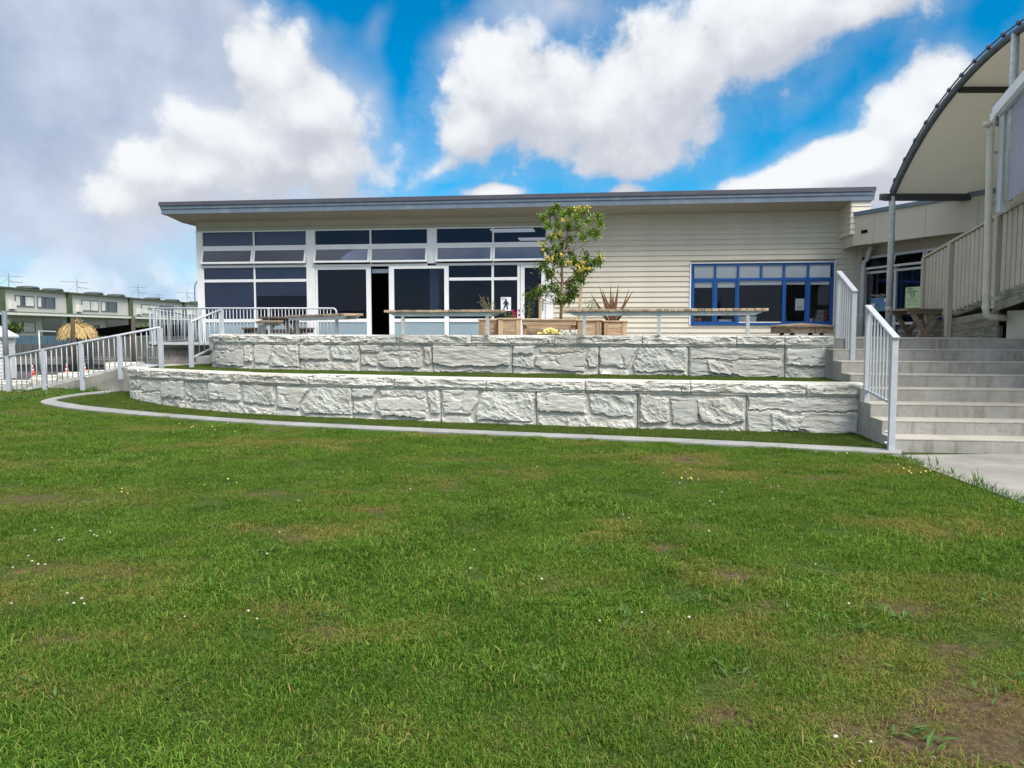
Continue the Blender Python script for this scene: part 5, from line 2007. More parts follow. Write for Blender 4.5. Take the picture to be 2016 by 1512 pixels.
# ------------------------------------------------------------ picnic tables
def picnic(label, c, rz, L, Wd, ht, hs, mat, base):
    root = empty('picnic_table', label, 'picnic table', (c[0], c[1], base), rz, 'picnic tables')
    npl = 5
    for k in range(npl):
        y = -Wd / 2 + Wd * (k + .5) / npl
        obj('top_plank', MB().box((-L / 2, y - Wd / npl / 2 + .005, ht - .045), (L / 2, y + Wd / npl / 2 - .005, ht)), mat, root, bevel=.005)
    ys = Wd / 2 + .32
    for s in (-1, 1):
        for j in range(2):
            y = s * ys + (j - .5) * .13
            obj('seat_plank', MB().box((-L / 2, y - .06, hs - .045), (L / 2, y + .06, hs)), mat, root, bevel=.005)
    for sx in (-1, 1):
        x = sx * (L / 2 - .3)
        for s in (-1, 1):
            obj('leg', MB().beam((x, s * (Wd / 2 + .25), 0), (x, s * .18, ht - .046), .10, .045, up=(1, 0, 0)), mat, root)
        obj('cross_beam', MB().box((x + .03 * sx, -ys - .13, hs - .145), (x + .075 * sx, ys + .13, hs - .046)), mat, root)
        obj('top_batten', MB().box((x + .03 * sx, -Wd / 2 + .03, ht - .13), (x + .075 * sx, Wd / 2 - .03, ht - .046)), mat, root)
    return root


pc = aty(548, 624, 20.6)
picnic('weathered A-frame picnic table behind the patio railing', (pc.x, 20.7), R(95), 1.6, .7, .73, .45, 'picnicdark', FLOOR)
pc = aty(1800, 609, 15.4)
vt = empty('picnic_table', 'small timber table on V-shaped legs beside the ramp at the top of the steps', 'picnic table', (pc.x + .12, 15.5, 1.396), R(2), 'picnic tables')
hv = aty(1790, 607.5, 15.2).z - 1.396
for k in range(5):
    obj('top_plank', MB().box((-.42, -.40 + .16 * k + .004, hv - .04), (.42, -.40 + .16 * (k + 1) - .004, hv)), 'picnic', vt, bevel=.004)
for y in (-.30, .30):
    obj('top_batten', MB().box((-.38, y - .045, hv - .11), (.38, y - .002, hv - .041)), 'picnic', vt)
    for s_x in (-1, 1):
        obj('leg', MB().beam((s_x * .30, y + .022 * (1 + s_x) / 2, hv - .06), (s_x * -.02, y + .022 * (1 + s_x) / 2, .04), .085, .04, up=(0, 1, 0)), 'picnic', vt)
    obj('foot', MB().box((-.16, y - .05, 0), (.16, y + .06, .05)), 'picnic', vt)

# octagonal table
oc = aty(1578, 645, 15.6)
zo = aty(1578, 641, 15.6).z
octb = empty('octagonal_table', 'low eight-sided timber picnic table under the blue window', 'picnic table', (oc.x, 15.6, FLOOR), group='picnic tables')
Ro = (1642 - 1514) / 2 / FPX * 15.6
zo -= FLOOR
for k in range(8):
    a0_, a1_ = 2 * PI * k / 8 + .05, 2 * PI * (k + 1) / 8 + .05
    tri = [(0.02 * math.cos((a0_ + a1_) / 2), 0.02 * math.sin((a0_ + a1_) / 2)), (Ro * math.cos(a0_ + .012), Ro * math.sin(a0_ + .012)), (Ro * math.cos(a1_ - .012), Ro * math.sin(a1_ - .012))]
    zt3 = [zo + .055, zo, zo]
    obj('top_segment', MB().hexa([(p[0], p[1], z - .03) for p, z in zip(tri, zt3)], [(p[0], p[1], z) for p, z in zip(tri, zt3)]), 'picnic', octb)
    ap = [(Ro * .93 * math.cos(a), Ro * .93 * math.sin(a)) for a in (a0_ + .01, a1_ - .01)]
    obj('apron', MB().beam((*ap[0], zo - .088), (*ap[1], zo - .088), .035, .115), 'picnic', octb)
for k in range(4):
    a_ = PI / 4 + PI / 2 * k
    c_, s_ = math.cos(a_), math.sin(a_)
    obj('leg', MB().beam((Ro * .86 * c_, Ro * .86 * s_, 0), (Ro * .52 * c_, Ro * .52 * s_, zo - .031), .07, .05), 'picnic', octb)
    sx_, sy_ = math.cos(PI / 2 * k + .35), math.sin(PI / 2 * k + .35)
    pp = Vector((sx_, sy_, 0)) * (Ro * 1.05)
    tt = Vector((-sy_, sx_, 0)) * (Ro * .56)
    obj('seat_board', MB().beam((pp.x - tt.x, pp.y - tt.y, zo - .215), (pp.x + tt.x, pp.y + tt.y, zo - .215), .24, .035), 'picnic', octb)
    obj('seat_arm', MB().beam((0, 0, zo - .26), (pp.x, pp.y, zo - .26), .06, .06), 'picnic', octb)


# --------------------------------------------------------------- planters
def planter(label, x0, x1, ytop, Y, depth=.5, rz=0.0):
    p = aty(x0, 640, Y)
    q = aty(x1, 640, Y)
    w = q.x - p.x
    zt = aty((x0 + x1) / 2, ytop, Y).z - FLOOR
    root = empty('planter_box', label, 'planter', (p.x, Y, FLOOR), rz, 'timber planter boxes')
    pw = .10
    for (x, y) in ((0, 0), (w - pw, 0), (0, depth - .03), (w - pw, depth - .03)):
        obj('upright', MB().box((x, y - .012, 0), (x + pw, y + .03, zt - .03)), 'planterv', root, bevel=.004)
    n = 5
    for k in range(n):
        z0, z1 = (zt - .035) * k / n + .004, (zt - .035) * (k + 1) / n - .004
        obj('plank', MB().box((pw + .002, .004, z0), (w - pw - .002, .03, z1)), 'planter', root)
        obj('plank', MB().box((pw + .002, depth - .03, z0), (w - pw - .002, depth, z1)), 'planter', root)
        obj('side_plank', MB().box((.0, .032, z0), (.026, depth - .032, z1)), 'planter', root)
        obj('side_plank', MB().box((w - .026, .032, z0), (w, depth - .032, z1)), 'planter', root)
    cap = MB()
    for bb in ((-.025, w + .025, -.03, .06), (-.025, w + .025, depth - .06, depth + .03), (-.025, .07, .06, depth - .06), (w - .07, w + .025, .06, depth - .06)):
        cap.box((bb[0], bb[2], zt - .03), (bb[1], bb[3], zt))
    obj('rim', cap, 'planter', root, bevel=.004)
    obj('soil', MB().box((.03, .035, zt - .12), (w - .03, depth - .035, zt - .06)), 'soil', root)
    return root, p.x, w, zt + FLOOR


YP = 16.4
pL2 = planter('back left timber planter behind the middle bench, holding a sparse shrub', 943, 982, 628, YP + .5)
pL1 = planter('left timber planter of the bench pair, holding pink flowers', 981, 1025, 626, YP)
pR1 = planter('right timber planter of the bench pair, behind the leg of the longest bench', 1137, 1183, 629, YP + .05)
pR2 = planter('rightmost timber planter holding the bronze flax', 1189, 1234, 631, YP + .15)
# planter bench spanning the two boxes, and the long box behind it holding the tree
x0, x1 = aty(1025, 640, YP).x, aty(1137, 640, YP).x
pbn = empty('planter_bench', 'timber bench seat spanning between two planters under the young tree', 'bench', (x0, YP, FLOOR))
zt = aty(1080, 628, YP).z
zl = aty(1080, 640.5, YP).z
obj('front_rail', MB().box((x0 + .03, YP + .0, zl), (x1 - .03, YP + .05, zt - .035)), 'planter', pbn, world=True, bevel=.004)
for k in range(4):
    obj('seat_plank', MB().box((x0 + .03, YP - .02 + k * .115, zt - .034), (x1 - .03, YP + .085 + k * .115, zt)), 'planter', pbn, world=True, bevel=.004)
bx = planter('long low timber planter behind the planter bench, holding the staked tree', 1033, 1140, 634, YP + .62)
for (a_, b_) in ((x0 + .045, x0 + .13), (x1 - .13, x1 - .045)):
    obj('leg', MB().box((a_, YP + .06, FLOOR), (b_, YP + .11, zl + .06)), 'planterv', pbn, world=True)


# --------------------------------------------------------------- vegetation
def leaf_mesh(name, leaves, mat, tones):
    """leaves: (base, dir, length, width, normal-ish); folded lance-shaped leaves"""
    V, F, T = [], [], []
    for (b_, d, L, w, up), tn in zip(leaves, tones):
        d = d.normalized()
        s = d.cross(up)
        if s.length < 1e-4:
            s = d.cross(Vector((1, 0, .1)))
        s.normalize()
        u = s.cross(d).normalized()
        k = len(V)
        mid = b_ + d * L * .45
        tip = b_ + d * L - u * L * .14
        V += [tuple(b_), tuple(mid + s * w * .5 + u * w * .14), tuple(mid), tuple(mid - s * w * .5 + u * w * .14), tuple(tip)]
        F += [(k, k + 1, k + 2), (k, k + 2, k + 3), (k + 1, k + 4, k + 2), (k + 2, k + 4, k + 3)]
        T += [tn] * 5
    me = bpy.data.meshes.new(name)
    me.from_pydata(V, [], F)
    at = me.attributes.new('tone', 'FLOAT', 'POINT')
    at.data.foreach_set('value', np.array(T, np.float32))
    me.materials.append(M[mat])
    return me


def rdir3(zbias=0.0):
    v = Vector((random.gauss(0, 1), random.gauss(0, 1), random.gauss(0, 1) + zbias))
    return v.normalized()


YT = 17.25
tr = empty('young_tree', 'young staked tree with glossy green leaves and yellow flowers in front of the wall', 'tree', (aty(1104, 628, YT).x, YT, aty(1104, 632, YT).z - .1))
T0 = aty(1104, 632, YT)
trunk_px = [(1104, 640), (1105, 600), (1107, 560), (1106, 525), (1108, 500), (1112, 480), (1118, 455), (1122, 430)]
tpts = [aty(x, y, YT) for x, y in trunk_px]
obj('trunk', MB().tube(tpts, [.035, .032, .03, .028, .024, .02, .014, .008], 8), 'bark', tr, world=True, smooth=True)
clusters = [(1066, 430, .3), (1085, 420, .2), (1095, 408, .0), (1108, 425, .35), (1122, 415, -.2), (1135, 428, .1), (1150, 418, -.3), (1160, 435, .2), (1180, 428, .0), (1183, 445, -.2),
            (1078, 445, -.2), (1098, 445, .1), (1118, 445, -.1), (1140, 450, .3), (1162, 458, -.1), (1175, 462, .2), (1100, 465, .3), (1085, 470, -.3), (1122, 470, .1), (1150, 468, -.2),
            (1075, 490, .1), (1092, 488, -.1), (1108, 482, .2), (1080, 512, .2), (1072, 525, -.2), (1066, 520, .0), (1090, 508, .1), (1105, 515, -.2), (1098, 498, .0), (1125, 500, .2), (1132, 512, -.1),
            (1155, 508, .1), (1170, 515, -.1), (1180, 512, .2), (1160, 525, .15), (1142, 520, .0), (1140, 538, .2), (1147, 550, .0), (1135, 545, -.1), (1150, 530, .1), (1083, 535, .1), (1080, 540, -.1),
            (1050, 577, .2), (1060, 573, -.1), (1040, 582, .1), (1072, 568, .0), (1085, 562, .2), (1095, 565, -.2), (1120, 558, .1), (1128, 565, -.1), (1122, 580, .2), (1118, 586, .0), (1133, 578, .1), (1105, 580, .1), (1100, 588, -.1)]
br = MB()
leaves, tones, tips = [], [], []
for (x, y, dy) in clusters:
    c0 = aty(x, y, YT + dy * 1.1)
    # branch from trunk
    yb_ = min(600, y + random.uniform(18, 40))
    k = min(range(len(trunk_px)), key=lambda i: abs(trunk_px[i][1] - yb_))
    tb = tpts[k]
    md = (tb + c0) / 2 + Vector((0, 0, -.05 + random.uniform(-.03, .03)))
    br.tube([tb, md, c0], [.010, .007, .004], 5)
    stem = (c0 - md).normalized()
    up_bias = 0.55 if y < 470 else 0.05
    hue = 0.60 if y < 470 else (0.38 if y < 550 else 0.30)
    nl = random.randint(72, 92)
    for i in range(nl):
        off = rdir3() * abs(random.gauss(0, .09))
        b_ = c0 + off - stem * random.uniform(0, .07)
        d = rdir3(up_bias) + stem * .4 + Vector((0, 0, -.25 if y > 470 else .1))
        L = random.uniform(.08, .15)
        leaves.append((b_, d, L, L * random.uniform(.28, .40), Vector((0, 0, 1)) + rdir3() * .5))
        tones.append(min(1, max(0, random.gauss(hue, .26))))
obj('branches', br, 'bark', tr, world=True, smooth=True)
obj('crown', leaf_mesh('crown', leaves, 'leaf', tones), None, tr, world=True)
for (x, y) in ((1085, 463), (1092, 467), (1077, 478), (1063, 480), (1070, 490), (1087, 508), (1074, 505), (1083, 512), (1105, 500), (1108, 520), (1138, 524), (1148, 528), (1140, 533), (1142, 411), (1152, 408), (1158, 410), (1133, 412), (1186, 506), (1160, 530), (1120, 517), (1148, 515), (1102, 458), (1110, 432)):
    c0 = aty(x, y, YT - .22)
    mbf = MB()
    for i in range(9):
        d = rdir3(.1)
        d.y -= .5
        d.normalize()
        b_ = c0 + rdir3() * .03
        s = d.cross(Vector((0, 0, 1))).normalized()
        t2 = s.cross(d)
        e = b_ + d * .05
        r0 = .017
        ring = [e + (s * math.cos(a) + t2 * math.sin(a)) * r0 * random.uniform(.7, 1.3) for a in np.arange(5) * 2 * PI / 5]
        mbf.add([b_] + ring, [(0, 1, 2), (0, 2, 3), (0, 3, 4), (0, 4, 5), (0, 5, 1)])
    obj('flower', mbf, 'yellow', tr, world=True)

# stakes and tie
for (x, yt, yb_, lab) in ((1063, 559, 632, 'left timber stake supporting the young tree'), (1142, 561, 634, 'right timber stake supporting the young tree')):
    a_, b_ = aty(x - (2 if x > 1100 else 0), yb_, YT - .05), aty(x + (2 if x > 1100 else 0), yt, YT - .05)
    st_o = obj('tree_stake', MB().beam(a_, b_, .06, .06), 'stake', bevel=.006)
    tag(st_o, lab, 'stake', 'tree stakes')
tie = MB()
for s in (0, 1):
    p1_, p2_, p3_ = aty(1066, 574, YT - .09), aty(1108, 574 + s * 0, YT - .09), aty(1144, 564.5, YT - .09)
    tie.beam(p1_, p2_, .012, .05)
    tie.beam(p2_, p3_, .012, .05)
    break
tag(obj('tree_tie', tie, 'hessian'), 'grey hessian strap tying the trunk between its two stakes', 'tree tie')

# flax
fxp = aty(1207, 630, YP + .4)
fx_o = empty('bronze_flax', 'bronze sword-leaved flax growing in the rightmost planter', 'plant', (fxp.x, fxp.y, fxp.z - .1))
for (x, y, w) in ((1163, 577, .05), (1185, 568, .06), (1180, 563, .05), (1202, 561, .055), (1207, 575, .06), (1218, 558, .055), (1240, 564, .03), (1247, 571, .05), (1195, 590, .05), (1214, 585, .05), (1228, 600, .03), (1232, 606, .02)):
    tip = aty(x, y, YP + .4 + random.uniform(-.25, .25))
    base = Vector((fxp.x + random.uniform(-.07, .07), fxp.y + random.uniform(-.07, .07), fxp.z - .08))
    mbx = MB()
    n_ = 7
    side = (tip - base).cross(Vector((0, 1, .2))).normalized()
    for i in range(n_):
        t = i / (n_ - 1)
        p_ = base + (tip - base) * t + Vector((0, 0, -.04 * math.sin(PI * t)))
        ww = w * (.75 + .5 * math.sin(PI * min(1, t * 1.2))) * (1 - t ** 3) * .6 + .001
        mbx.v += [tuple(p_ - side * ww), tuple(p_ + Vector((0, .012, 0))), tuple(p_ + side * ww)]
    for i in range(n_ - 1):
        mbx.f += [(3 * i, 3 * i + 1, 3 * i + 4, 3 * i + 3), (3 * i + 1, 3 * i + 2, 3 * i + 5, 3 * i + 4)]
    me = mbx.mesh('leaf', 'flax')
    at = me.attributes.new('tone', 'FLOAT', 'POINT')
    at.data.foreach_set('value', np.full(len(me.vertices), random.uniform(.1, .9), np.float32))
    obj('leaf', me, None, fx_o, world=True)
# thin drooping grass blades spilling right of the flax
sp = MB()
for (x, y) in ((1234, 655), (1240, 622), (1252, 626), (1245, 612), (1226, 612), (1160, 628), (1175, 622)):
    tip = aty(x, y, YP + .3)
    base = Vector((fxp.x + random.uniform(-.05, .05), fxp.y, fxp.z - .08))
    mid_ = (tip + base) / 2 + Vector((0, 0, .12))
    sp.tube([base, mid_, tip], [.005, .004, .002], 4)
tag(obj('drooping_grass', sp, 'fencewood'), 'thin dark drooping stems spilling from the flax planter', 'plant')


def bush(name, label, px, Y, rx, ry, n, L, mat, hue, bias=.3):
    c0 = aty(px[0], px[1], Y)
    lv_, tn_ = [], []
    root = empty(name, label, 'plant', (c0.x, c0.y, c0.z - ry / FPX * Y))
    base = c0 - Vector((0, 0, ry / FPX * Y))
    stems = MB()
    for i in range(n):
        d = rdir3()
        p_ = c0 + Vector((d.x * rx, d.y * rx, d.z * ry)) / FPX * Y * random.uniform(.4, 1.0) ** .5
        lv_.append((p_, rdir3(bias), L * random.uniform(.6, 1.2), L * random.uniform(.25, .42), Vector((0, 0, 1)) + rdir3() * .6))
        tn_.append(min(1, max(0, random.gauss(hue, .25))))
        if i % 12 == 0:
            stems.tube([base, (base + p_) / 2 + rdir3() * .01, p_], [.006, .004, .002], 4)
    obj('foliage', leaf_mesh('foliage', lv_, mat, tn_), None, root, world=True)
    obj('stem', stems, 'bark', root, world=True)
    return root


bush('leafy_shrub', 'dark leafy shrub in front of the glazed entrance door', (1040, 610), YP + .75, 12, 17, 170, .07, 'bushleaf', .25)
bush('small_herb', 'pale green herb growing beside the flax planter', (1163, 600), YP + .35, 14, 11, 60, .07, 'bushleaf', .8)
bush('low_herb', 'low green tuft under the pink flowers in the left planter', (1003, 621), YP + .2, 14, 6, 70, .06, 'bushleaf', .6)
# sparse shrub with bare sprays
ss = empty('sparse_shrub', 'sparse twiggy shrub rising behind the middle bench', 'plant', (aty(968, 625, YP + .7).x, YP + .7, aty(968, 627, YP + .7).z))
mbx = MB()
lv_, tn_ = [], []
for (x, y) in ((943, 580), (950, 585), (946, 592), (958, 583), (970, 592), (974, 598), (962, 598), (944, 596)):
    a_, b_ = aty(967, 627, YP + .7), aty(x, y, YP + .6)
    mbx.tube([a_, (a_ + b_) / 2 + Vector((.03, 0, .02)), b_], [.007, .005, .002], 4)
    for i in range(7):
        t = random.uniform(.5, 1)
        lv_.append((a_ + (b_ - a_) * t, rdir3(.3), .06, .02, Vector((0, 0, 1)) + rdir3()))
        tn_.append(random.uniform(.3, 1))
obj('stem', mbx, 'stake', ss, world=True)
obj('foliage', leaf_mesh('foliage', lv_, 'bushleaf', tn_), None, ss, world=True)


def flowers(name, label, spots, Y, r, mat, cat='flowers', leaves_=0):
    c0 = aty(*spots[0], Y)
    root = empty(name, label, cat, c0)
    for (x, y) in spots:
        p_ = aty(x, y, Y + random.uniform(-.08, .08))
        mbf = MB()
        for i in range(7):
            d = rdir3()
            d.y = -abs(d.y)
            s = d.cross(Vector((0, 0, 1))).normalized()
            t2 = s.cross(d)
            e = p_ + d * r * .6
            ring = [e + (s * math.cos(a) + t2 * math.sin(a)) * r * .55 for a in np.arange(5) * 2 * PI / 5]
            mbf.add([p_] + ring, [(0, 1, 2), (0, 2, 3), (0, 3, 4), (0, 4, 5), (0, 5, 1)])
        obj('flower', mbf, mat, root, world=True)
    return root


fp = flowers('pink_flowers', 'bright pink flowers in the left planter', [(1010, 612), (1014, 617), (1008, 613), (1022, 611), (1022, 620), (1013, 622), (1011, 616)], YP + .15, .035, 'pink')
stm = MB()
for (x, y) in ((1010, 612), (1022, 611), (1014, 617)):
    stm.tube([aty(x, 627, YP + .2), aty(x, y, YP + .16)], .004, 4)
obj('stem', stm, 'bark', fp, world=True)
yf = bush('yellow_flower_pot', 'mound of pale yellow flowers on the wall top in front of the planter bench', (1081, 656), YP - .55, 22, 6, 150, .05, 'bushleaf', .5)
for i in range(60):
    a_ = random.uniform(0, PI)
    x, y = 1081 + 22 * math.cos(a_) * random.uniform(.2, 1), 657 - 10 * math.sin(a_) * random.uniform(.5, 1)
    p_ = aty(x, y, YP - .62 + random.uniform(-.1, .1))
    mbf = MB()
    d = Vector((random.uniform(-.4, .4), -.8, random.uniform(.2, .8))).normalized()
    s = d.cross(Vector((0, 0, 1))).normalized()
    t2 = s.cross(d)
    ring = [p_ + (s * math.cos(a) + t2 * math.sin(a)) * .026 + d * .012 for a in np.arange(6) * 2 * PI / 6]
    mbf.add([p_] + ring, [(0, 1 + j, 1 + (j + 1) % 6) for j in range(6)])
    obj('flower', mbf, 'paleyellow', yf, world=True)
# tray of white pebbles
pb_ = MB()
for i in range(150):
    x, y = random.uniform(1104, 1136), random.uniform(650, 661)
    p_ = aty(x, y, YP - .5 + random.uniform(-.12, .12))
    s = random.uniform(.012, .024)
    pb_.lathe([(.001, -s * .6), (s, -s * .2), (s * .9, s * .3), (.001, s * .6)], 6, p_)
tray = obj('pebble_heap', pb_, 'pebble')
tray['kind'] = 'stuff'
tray['label'] = 'heap of small white pebbles right of the yellow flowers'

# --------------------------------------------------------- posters and papers


def facade_flat(name, label, cat, x0, y0, x1, y1, w, mat):
    (u0, z1), (u1, z0) = FU(x0, y0, w), FU(x1, y1, w)
    c0 = A + fdir * u0 + fout * w
    o = empty(name, label, cat, (c0.x, c0.y, z0), FROT)
    obj('sheet', MB().box((0, 0, 0), (u1 - u0, .004, z1 - z0)), mat, o)
    return o, u1 - u0, z1 - z0


def flat_poly(parent, name, pts, mat, W_, H2, y=-.004):
    mb = MB()
    n = len(pts)
    mb.hexa([(a * W_, y, b_ * H2) for a, b_ in pts], [(a * W_, y + .003, b_ * H2) for a, b_ in pts])
    return obj(name, mb, mat, parent)


def text(parent, name, body, loc, size, mat, rot=(PI / 2, 0, 0), align='LEFT', xscale=1.0):
    cu = bpy.data.curves.new(name, 'FONT')
    cu.body = body
    cu.size = size
    cu.extrude = .0008
    cu.align_x = align
    o = bpy.data.objects.new(name, cu)
    C.objects.link(o)
    bpy.context.view_layer.update()
    me = bpy.data.meshes.new_from_object(o.evaluated_get(bpy.context.evaluated_depsgraph_get()))
    bpy.data.objects.remove(o)
    me.name = name
    me.materials.clear()
    me.materials.append(M[mat])
    o = bpy.data.objects.new(name, me)
    C.objects.link(o)
    o.parent = parent
    o.location = loc
    o.rotation_euler = rot
    o.scale = (xscale, 1, 1)
    return o


po_, W_, H2 = facade_flat('figure_poster', 'white poster of a dark blue standing figure in the window beside the door', 'poster', 986, 585, 1006, 612, .03, 'paper')
fig = [[(.45, .87), (.55, .87), (.60, .82), (.60, .76), (.54, .72), (.46, .72), (.40, .76), (.40, .82)],
       [(.38, .72), (.64, .72), (.68, .66), (.66, .42), (.36, .42), (.34, .66)],
       [(.34, .70), (.36, .60), (.24, .46), (.18, .48), (.20, .52)],
       [(.67, .68), (.82, .48), (.80, .42), (.74, .44), (.64, .60)],
       [(.36, .43), (.52, .43), (.34, .10), (.22, .10)],
       [(.50, .43), (.66, .43), (.72, .10), (.60, .10)]]
mbf = MB()
for k, pts in enumerate(fig):
    mbf.hexa([(a * W_, -.004 - .0006 * k, b_ * H2) for a, b_ in pts], [(a * W_, -.001, b_ * H2) for a, b_ in pts])
obj('figure', mbf, 'ink', po_)
mbf = MB()
for (x0_, x1_, z0_) in ((.08, .52, .92), (.08, .40, .86), (.08, .30, .80)):
    mbf.box((x0_ * W_, -.003, z0_ * H2), (x1_ * W_, -.001, (z0_ + .03) * H2))
obj('print_lines', mbf, 'inkblue', po_)

no_, W_, H2 = facade_flat('notice', 'white paper notice taped inside the blue window', 'notice', 1566, 588, 1583, 611, -.02, 'paper')
mbf = MB()
for k in range(4):
    mbf.box((.2 * W_, -.003, (.30 - .07 * k) * H2), ((.85 - .12 * (k % 2)) * W_, -.001, (.32 - .07 * k) * H2))
obj('print_lines', mbf, 'greyplastic', no_)

# things on the sill of the blue window
for i, x in enumerate((1368, 1377)):
    u, z = FU(x, 630, -.15)
    c0 = A + fdir * u - fout * .16
    s = MB().lathe([(.012, -.055), (.042, -.04), (.058, 0), (.045, .04), (.012, .055)], 14, (c0.x, c0.y, zb_ + .06 if False else FU(1500, 636)[1] + .09))
    st = MB().tube([(c0.x, c0.y, FU(1500, 636)[1] + .14), (c0.x + .006, c0.y, FU(1500, 636)[1] + .155)], .006, 6)
    fo = empty('orange_ball', ('left' if i == 0 else 'right') + ' one of two orange balls on the blue window sill', 'ball', c0, group='orange balls on the sill')
    obj('ball', s, 'fruit', fo, world=True, smooth=True)
    obj('stalk', st, 'bark', fo, world=True)
SILL = FU(1500, 634)[1]


def sill_box(name, label, cat, x0, x1, ytop, mat, dpt=.25, w=-.15, lid=None):
    u0, zt = FU(x0, ytop, w)
    u1 = FU(x1, ytop, w)[0]
    c0 = A + fdir * u0 + fout * w
    root = empty(name, label, cat, (c0.x, c0.y, SILL), FROT)
    h = max(.02, zt - SILL)
    mb = MB()
    L = u1 - u0
    mb.box((0, 0, 0), (L, dpt, h * .8))
    obj('body', mb, mat, root, bevel=.006)
    obj('lid', MB().box((-.006, -.006, h * .8), (L + .006, dpt + .006, h)), lid or mat, root, bevel=.004)
    return root


sill_box('white_carton', 'larger white carton behind the bench leg on the blue window sill', 'box', 1453, 1489, 623, 'paper')
sill_box('paper_stack', 'low stack of white paper on the sill behind the bench', 'paper', 1415, 1441, 629, 'paper', .3)
sill_box('small_white_box', 'small white box in the rightmost blue window pane', 'box', 1591, 1600, 627, 'paper', .15)
sill_box('black_device', 'small black device on the sill right of the white carton', 'device', 1500, 1520, 630, 'black', .2)
for k in range(3):
    u0, zt = FU(1604 + k * 3, 627 - k * 9, -.3)
    c0 = A + fdir * u0 - fout * .35
    root = empty('grey_tray', ['bottom', 'middle', 'top'][k] + ' grey plastic tray of the stack in the rightmost blue window pane', 'tray', (c0.x, c0.y, SILL + .11 * k), FROT, 'stacked grey trays')
    L = FU(1630, 620, -.3)[0] - u0
    obj('body', MB().box((0, 0, 0), (L, .3, .09)), 'greyplastic', root, bevel=.008)
    obj('rim', MB().box((-.01, -.01, .09), (L + .01, .31, .105)), 'greyplastic', root)
    obj('tag', MB().box((L - .10, -.02, .01), (L - .02, -.004, .08)), 'red', root)

# posters on the entrance glazing


def glaze_flat(name, label, x0, y0, x1, y1, mat, off=.03):
    (u0, z1), (u1, z0) = GU(x0, y0), GU(x1, y1)
    n_ = Vector((gd.y, -gd.x, 0))
    if n_.x > 0:
        n_ = -n_
    c0 = g0 + gd * u0 + n_ * off
    o = empty(name, label, 'poster', (c0.x, c0.y, z0 + FLOOR), math.atan2(gd.y, gd.x))
    if mat:
        obj('sheet', MB().box((0, 0, 0), (u1 - u0, .003, z1 - z0)), mat, o)
    return o, u1 - u0, z1 - z0


po_, W_, H2 = glaze_flat('window_display', 'blue photo display with a cream heading on the left entrance pane', 1716, 578, 1750, 612, None, .02)
obj('sheet', MB().box((0, 0, 0), (W_, .003, H2 * .74)), 'inkblue', po_)
text(po_, 'heading', 'Matarae-Mua i', (0.0, -.003, H2 * .84), H2 * .17, 'inkcream', xscale=1.25)
obj('underline', MB().box((W_ * .25, -.003, H2 * .78), (W_ * .75, -.001, H2 * .80)), 'inkcream', po_)
for k, (a_, b_, mt) in enumerate(((.05, .52, 'pic1'), (.30, .50, 'inkblue'), (.55, .53, 'pic1'), (.78, .5, 'paper'), (.05, .28, 'paper'), (.28, .30, 'pic1'), (.52, .27, 'inkblue'), (.78, .12, 'pic2'), (.10, .05, 'pic1'), (.40, .06, 'pic2'))):
    obj('photo', MB().box((a_ * W_, -.004, b_ * H2), ((a_ + .18) * W_, -.001, (b_ + .16) * H2)), mt, po_)
po_, W_, H2 = glaze_flat('cat_poster', 'pale green hand-drawn poster of a cat above the small picnic table', 1785, 566, 1813, 606, 'greenpaper', .03)
text(po_, 'lettering', 'KERERU', (W_ * .1, -.004, H2 * .87), H2 * .11, 'ink')
text(po_, 'lettering', 'GARDEN', (W_ * .12, -.004, H2 * .73), H2 * .14, 'ink')
mbf = MB()
ring = [(.5 + .13 * math.cos(a), .58 + .085 * math.sin(a)) for a in np.arange(12) * 2 * PI / 12]
for i in range(12):
    a_, b_ = ring[i], ring[(i + 1) % 12]
    mbf.beam((a_[0] * W_, -.004, a_[1] * H2), (b_[0] * W_, -.004, b_[1] * H2), .004, .012, up=(0, 1, 0))
for s in (-1, 1):
    mbf.beam(((.5 + s * .12) * W_, -.004, .62 * H2), ((.5 + s * .11) * W_, -.004, .71 * H2), .004, .012, up=(0, 1, 0))
    mbf.beam(((.5 + s * .11) * W_, -.004, .71 * H2), ((.5 + s * .04) * W_, -.004, .66 * H2), .004, .012, up=(0, 1, 0))
    mbf.box(((.5 + s * .05) * W_ - .008, -.005, .58 * H2), ((.5 + s * .05) * W_ + .008, -.002, .60 * H2))
    mbf.beam(((.5 + s * .1) * W_, -.004, .42 * H2), ((.5 + s * .3) * W_, -.004, .36 * H2), .004, .014, up=(0, 1, 0))
    mbf.beam(((.5 + s * .14) * W_, -.004, .22 * H2), ((.5 + s * .32) * W_, -.004, .14 * H2), .004, .014, up=(0, 1, 0))
mbf.beam((.5 * W_, -.004, .5 * H2), (.5 * W_, -.004, .45 * H2), .004, .012, up=(0, 1, 0))
obj('cat_drawing', mbf, 'ink', po_)
mbf = MB()
for (a_, b_) in ((.15, .45), (.2, .3), (.75, .3), (.5, .3), (.82, .5)):
    mbf.box((a_ * W_, -.004, b_ * H2), ((a_ + .09) * W_, -.002, (b_ + .03) * H2))
obj('coloured_marks', mbf, 'red', po_)


